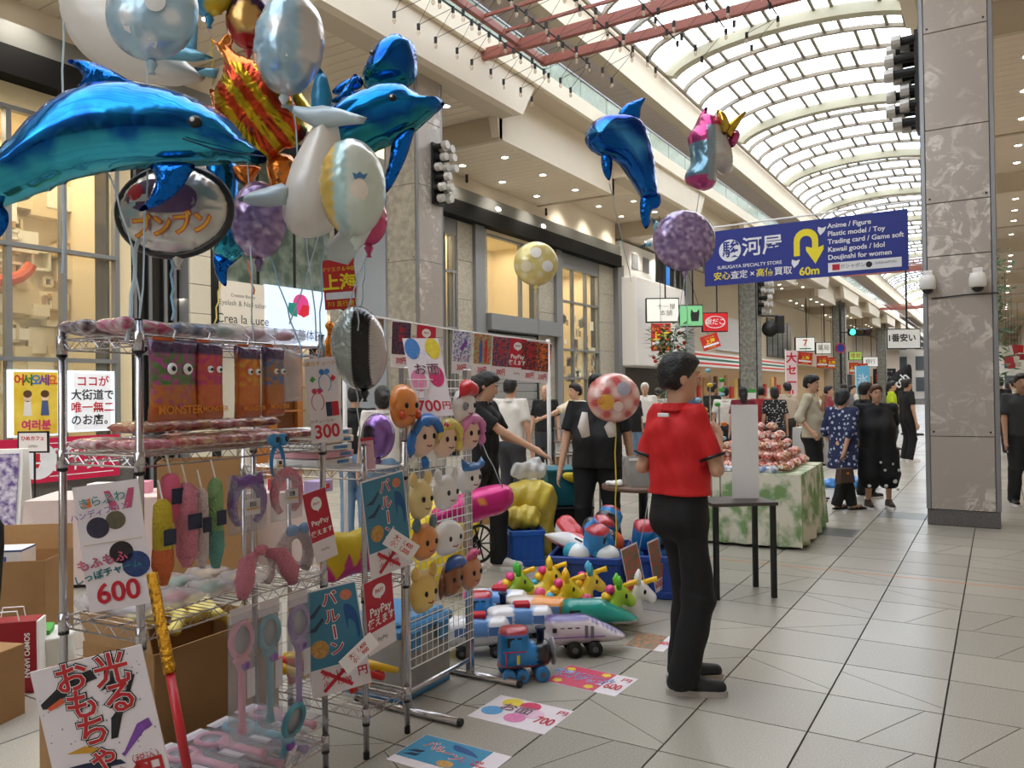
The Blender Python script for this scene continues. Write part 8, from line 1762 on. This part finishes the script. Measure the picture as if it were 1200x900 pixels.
t = thing('feather_flag', 'black feather flag with white lettering beyond the shoppers', 'flag', at(1052, 26, 0), YAW); zc = 26; pillow('cloth', smooth_outline(px2([(1040, 468), (1039, 452), (1046, 440), (1058, 431), (1068, 428), (1069, 450), (1068, 470), (1054, 474)], 1052, 455, zc), 3), .03, M_blackc, t, .15, loc=(0, 0, P(1052, 455, zc).z)); text('tch', .42, M_bw, t, .1, P(1052, 455, zc).z + .25, -.06, rot=.75, bold=.02); MB().cyl((.45, .03, 0), (.45, .03, 2.2), .025, 8).build('flag_pole', M_dark, t); MB().box((.45, 0, .03), (.5, .5, .06)).build('flag_base', M_dark, t)
t = thing('tall_banner', 'tall narrow pink and white banner beside the convenience store', 'banner', at(928, 30, 0), YAW); MB().box((0, 0, 1.9), (.42, .01, 2.2)).build('cloth', mat((222, 196, 200), .6), t); MB().cyl((-.22, 0, 0), (-.22, 0, 3.05), .02, 6).build('flag_pole', M_whitep, t); vtext('大セール', .4, M_redink, t, 0, 2.7, -.01, step=1.15, bold=.03); MB().box((-.22, 0, .03), (.4, .4, .06)).build('flag_base', M_dark, t)
t = thing('blue_flag', 'pale blue advertising flag by the distant stalls', 'flag', at(1010, 34, 0), YAW); MB().box((.05, 0, 1.75), (.62, .01, 1.5), rotm(0, -.06, 0)).build('cloth', mat((110, 190, 226), .6), t); MB().cyl((-.25, 0, 0), (-.25, 0, 2.5), .02, 6).build('flag_pole', M_whitep, t); vtext('氷', .5, M_bw, t, .05, 1.9, -.01, step=1.0)
t = thing('notice', 'green headed notice on the concrete pillar', 'notice', onY(880, 464, 35.18), 0); MB().box((0, 0, 0), (.42, .01, .6)).build('sheet', M_white, t); MB().box((0, -.006, .22), (.42, .006, .16)).build('green_head', M_green, t)
# --- signs at the picture edge: posters in the window, A board, small framed stand
def wposter(label, px0, px1, py0, py1, m):
    X = XW + .05; a = onX(px0, (py0 + py1) / 2, X); b = onX(px1, (py0 + py1) / 2, X); zt = onX((px0 + px1) / 2, py0, X).z; zb = onX((px0 + px1) / 2, py1, X).z; w, h = b.y - a.y, zt - zb
    t = thing('lit_poster', label, 'poster', (X, (a.y + b.y) / 2, (zt + zb) / 2), PI / 2); MB().box((0, .03, 0), (w + .12, .06, h + .06)).build('light_case', mat((226, 240, 246), .4, emit=.8), t); MB().box((0, -.004, 0), (w, .01, h)).build('sheet', m, t); return t, w, h
t, w, h = wposter('glowing yellow poster with Korean lettering in the near shop window', 16, 67, 436, 509, speckle((226, 190, 40), (240, 214, 90), 4, .5)); 
for i, (ch, c) in enumerate(zip('어서오세요', ((206, 60, 50), (60, 130, 60), (60, 120, 190), (120, 60, 150), (222, 100, 40)))): text(ch, h * .19, mat(c, .5), t, -w * .38 + i * w * .19, h * .36, -.012, bold=.03)
for x, c in ((-.2, (230, 226, 220)), (.2, (70, 90, 140))): flat('printed_coat', [(x * w - w * .1, -h * .2), (x * w + w * .1, -h * .2), (x * w + w * .07, h * .04), (x * w - w * .07, h * .04)], mat(c, .5), t, -.012); flat('printed_head', circle(w * .09, 16, x * w, h * .1, h * .08), mat((236, 206, 180), .5), t, -.012); flat('printed_hair', circle(w * .1, 16, x * w, h * .15, h * .06), mat((90, 60, 40), .5), t, -.014)
text('여러분', h * .17, mat((206, 60, 110), .5), t, 0, -h * .36, -.012, bold=.04)
t, w, h = wposter('glowing white poster reading about the one and only shop', 86, 130, 437, 503, mat((226, 230, 236), .5, emit=.35))
for i, (s_, c, z_) in enumerate((('ココが', M_redink, .34), ('大街道で', M_ink, .1), ('唯一無二', M_redink, -.12), ('のお店。', M_ink, -.34))): text(s_, h * .2, c, t, 0, z_ * h, -.012, bold=.02)
X = XW + .2; a = onX(-30, 545, X); b = onX(140, 533, X); t = thing('wall_banner', 'magenta banner with white lettering along the shop plinth', 'banner', (X, (a.y + b.y) / 2, onX(70, 538, X).z), PI / 2); w = b.y - a.y; h = .62; MB().box((0, .01, 0), (w, .02, h)).build('sheet', mat((200, 14, 70), .5), t); text('商店街で4/1～', h * .3, M_bw, t, w * .2, h * .12, -.004, bold=.03); text('フロートウォーク', h * .3, M_bw, t, w * .22, -h * .16, -.004, bold=.03); flat('disc', circle(h * .42, 26, -w * .1, 0), M_bw, t); flat('disc_mark', rect(-w * .12, -h * .16, -w * .08, h * .16), M_redink, t, -.003)
for z in (.36, -.38): flat('rule', rect(-w * .02, z * h, w * .45, z * h + .012), M_bw, t)
t = thing('stand_sign', 'small black framed sign on a thin black stand', 'sign', at(39, 9.2, 0), YAW); zz = P(39, 518, 9.2).z; MB().box((0, 0, zz), (.36, .02, .25)).build('frame', M_black, t); MB().box((0, -.011, zz), (.32, .006, .21)).build('sheet', M_paper2, t); text('ひめカフェ', .055, M_redink, t, 0, zz + .04, -.016, bold=.03); text('OPEN', .04, M_ink, t, 0, zz - .05, -.016); MB().cyl((0, .02, 0), (0, .02, zz), .012, 8).build('pole', M_black, t); MB().cyl((0, .02, 0), (0, .02, .02), .16, 16).build('base', M_black, t)
t = thing('a_board', 'white framed A board with purple lettering at the picture edge', 'sign', at(2, 8.6, 0), YAW + .25); 
for s, m_ in ((-1, M_white), (1, M_white)): MB().box((0, s * .16, .5), (.46, .03, 1.02), Matrix.Rotation(s * .16, 3, 'X')).build('leaf_board', m_, t)
MB().box((0, -.19, .52), (.4, .012, .9), Matrix.Rotation(-.16, 3, 'X')).build('sheet', speckle((90, 60, 130), (206, 200, 214), 18, .5), t)
t = thing('hand_truck', 'dark hand truck handle at the picture edge', 'cart', at(0, 4.6, 0), YAW); MB().tube([(-.05, 0, .1), (0, 0, .7), (.0, 0, .82), (-.05, 0, .9), (-.2, 0, .92)], .018, 8).build('handle', M_dark, t, True); MB().cyl((-.05, -.04, .09), (-.05, .04, .09), .09, 14).build('wheel', M_black, t)
# --- distant sale flags on the near side walkway
for i in range(9):
    zc = 42 + i * 5; px = 1180 + (i * 7) % 18; t = thing('sale_flag', 'red and white sale flag hanging over the near walkway, %s away' % ('first', 'second', 'third', 'fourth', 'fifth', 'sixth', 'seventh', 'eighth', 'ninth')[i], 'flag', at(px, zc, 3.4 + .3 * (i % 3)), YAW, 'sale flags over the near walkway'); MB().box((0, 0, 0), (.7, .012, .5), rotm(0, rs.uniform(-.3, .3), 0)).build('cloth', mat(rs.choice(((200, 50, 44), (226, 120, 60), (230, 224, 214), (190, 60, 70))), .6), t); MB().tube([(0, 0, .25), (0, 0, zceil(t.location.y) - t.location.z)], .012, 5).build('cord', M_dark, t)
t = thing('spoked_wheel', 'black spoked toy wheel leaning behind the magenta balloon', 'toy', onM(LM + .06, -.03, .72), YAW + .3)
MB().tube([(.08 * math.cos(q), 0, .1 * math.sin(q)) for q in np.linspace(0, 2 * PI, 21)[:-1]], .009, 6, closed=True).build('rim', M_black, t)
for q in np.linspace(0, PI, 6)[:-1]: MB().tube([(.08 * math.cos(q), 0, .1 * math.sin(q)), (-.08 * math.cos(q), 0, -.1 * math.sin(q))], .005, 5).build('spoke', M_black, t)
# ------------------------------------------------------------------ tidy up
bpy.data.scenes.remove(_ts)
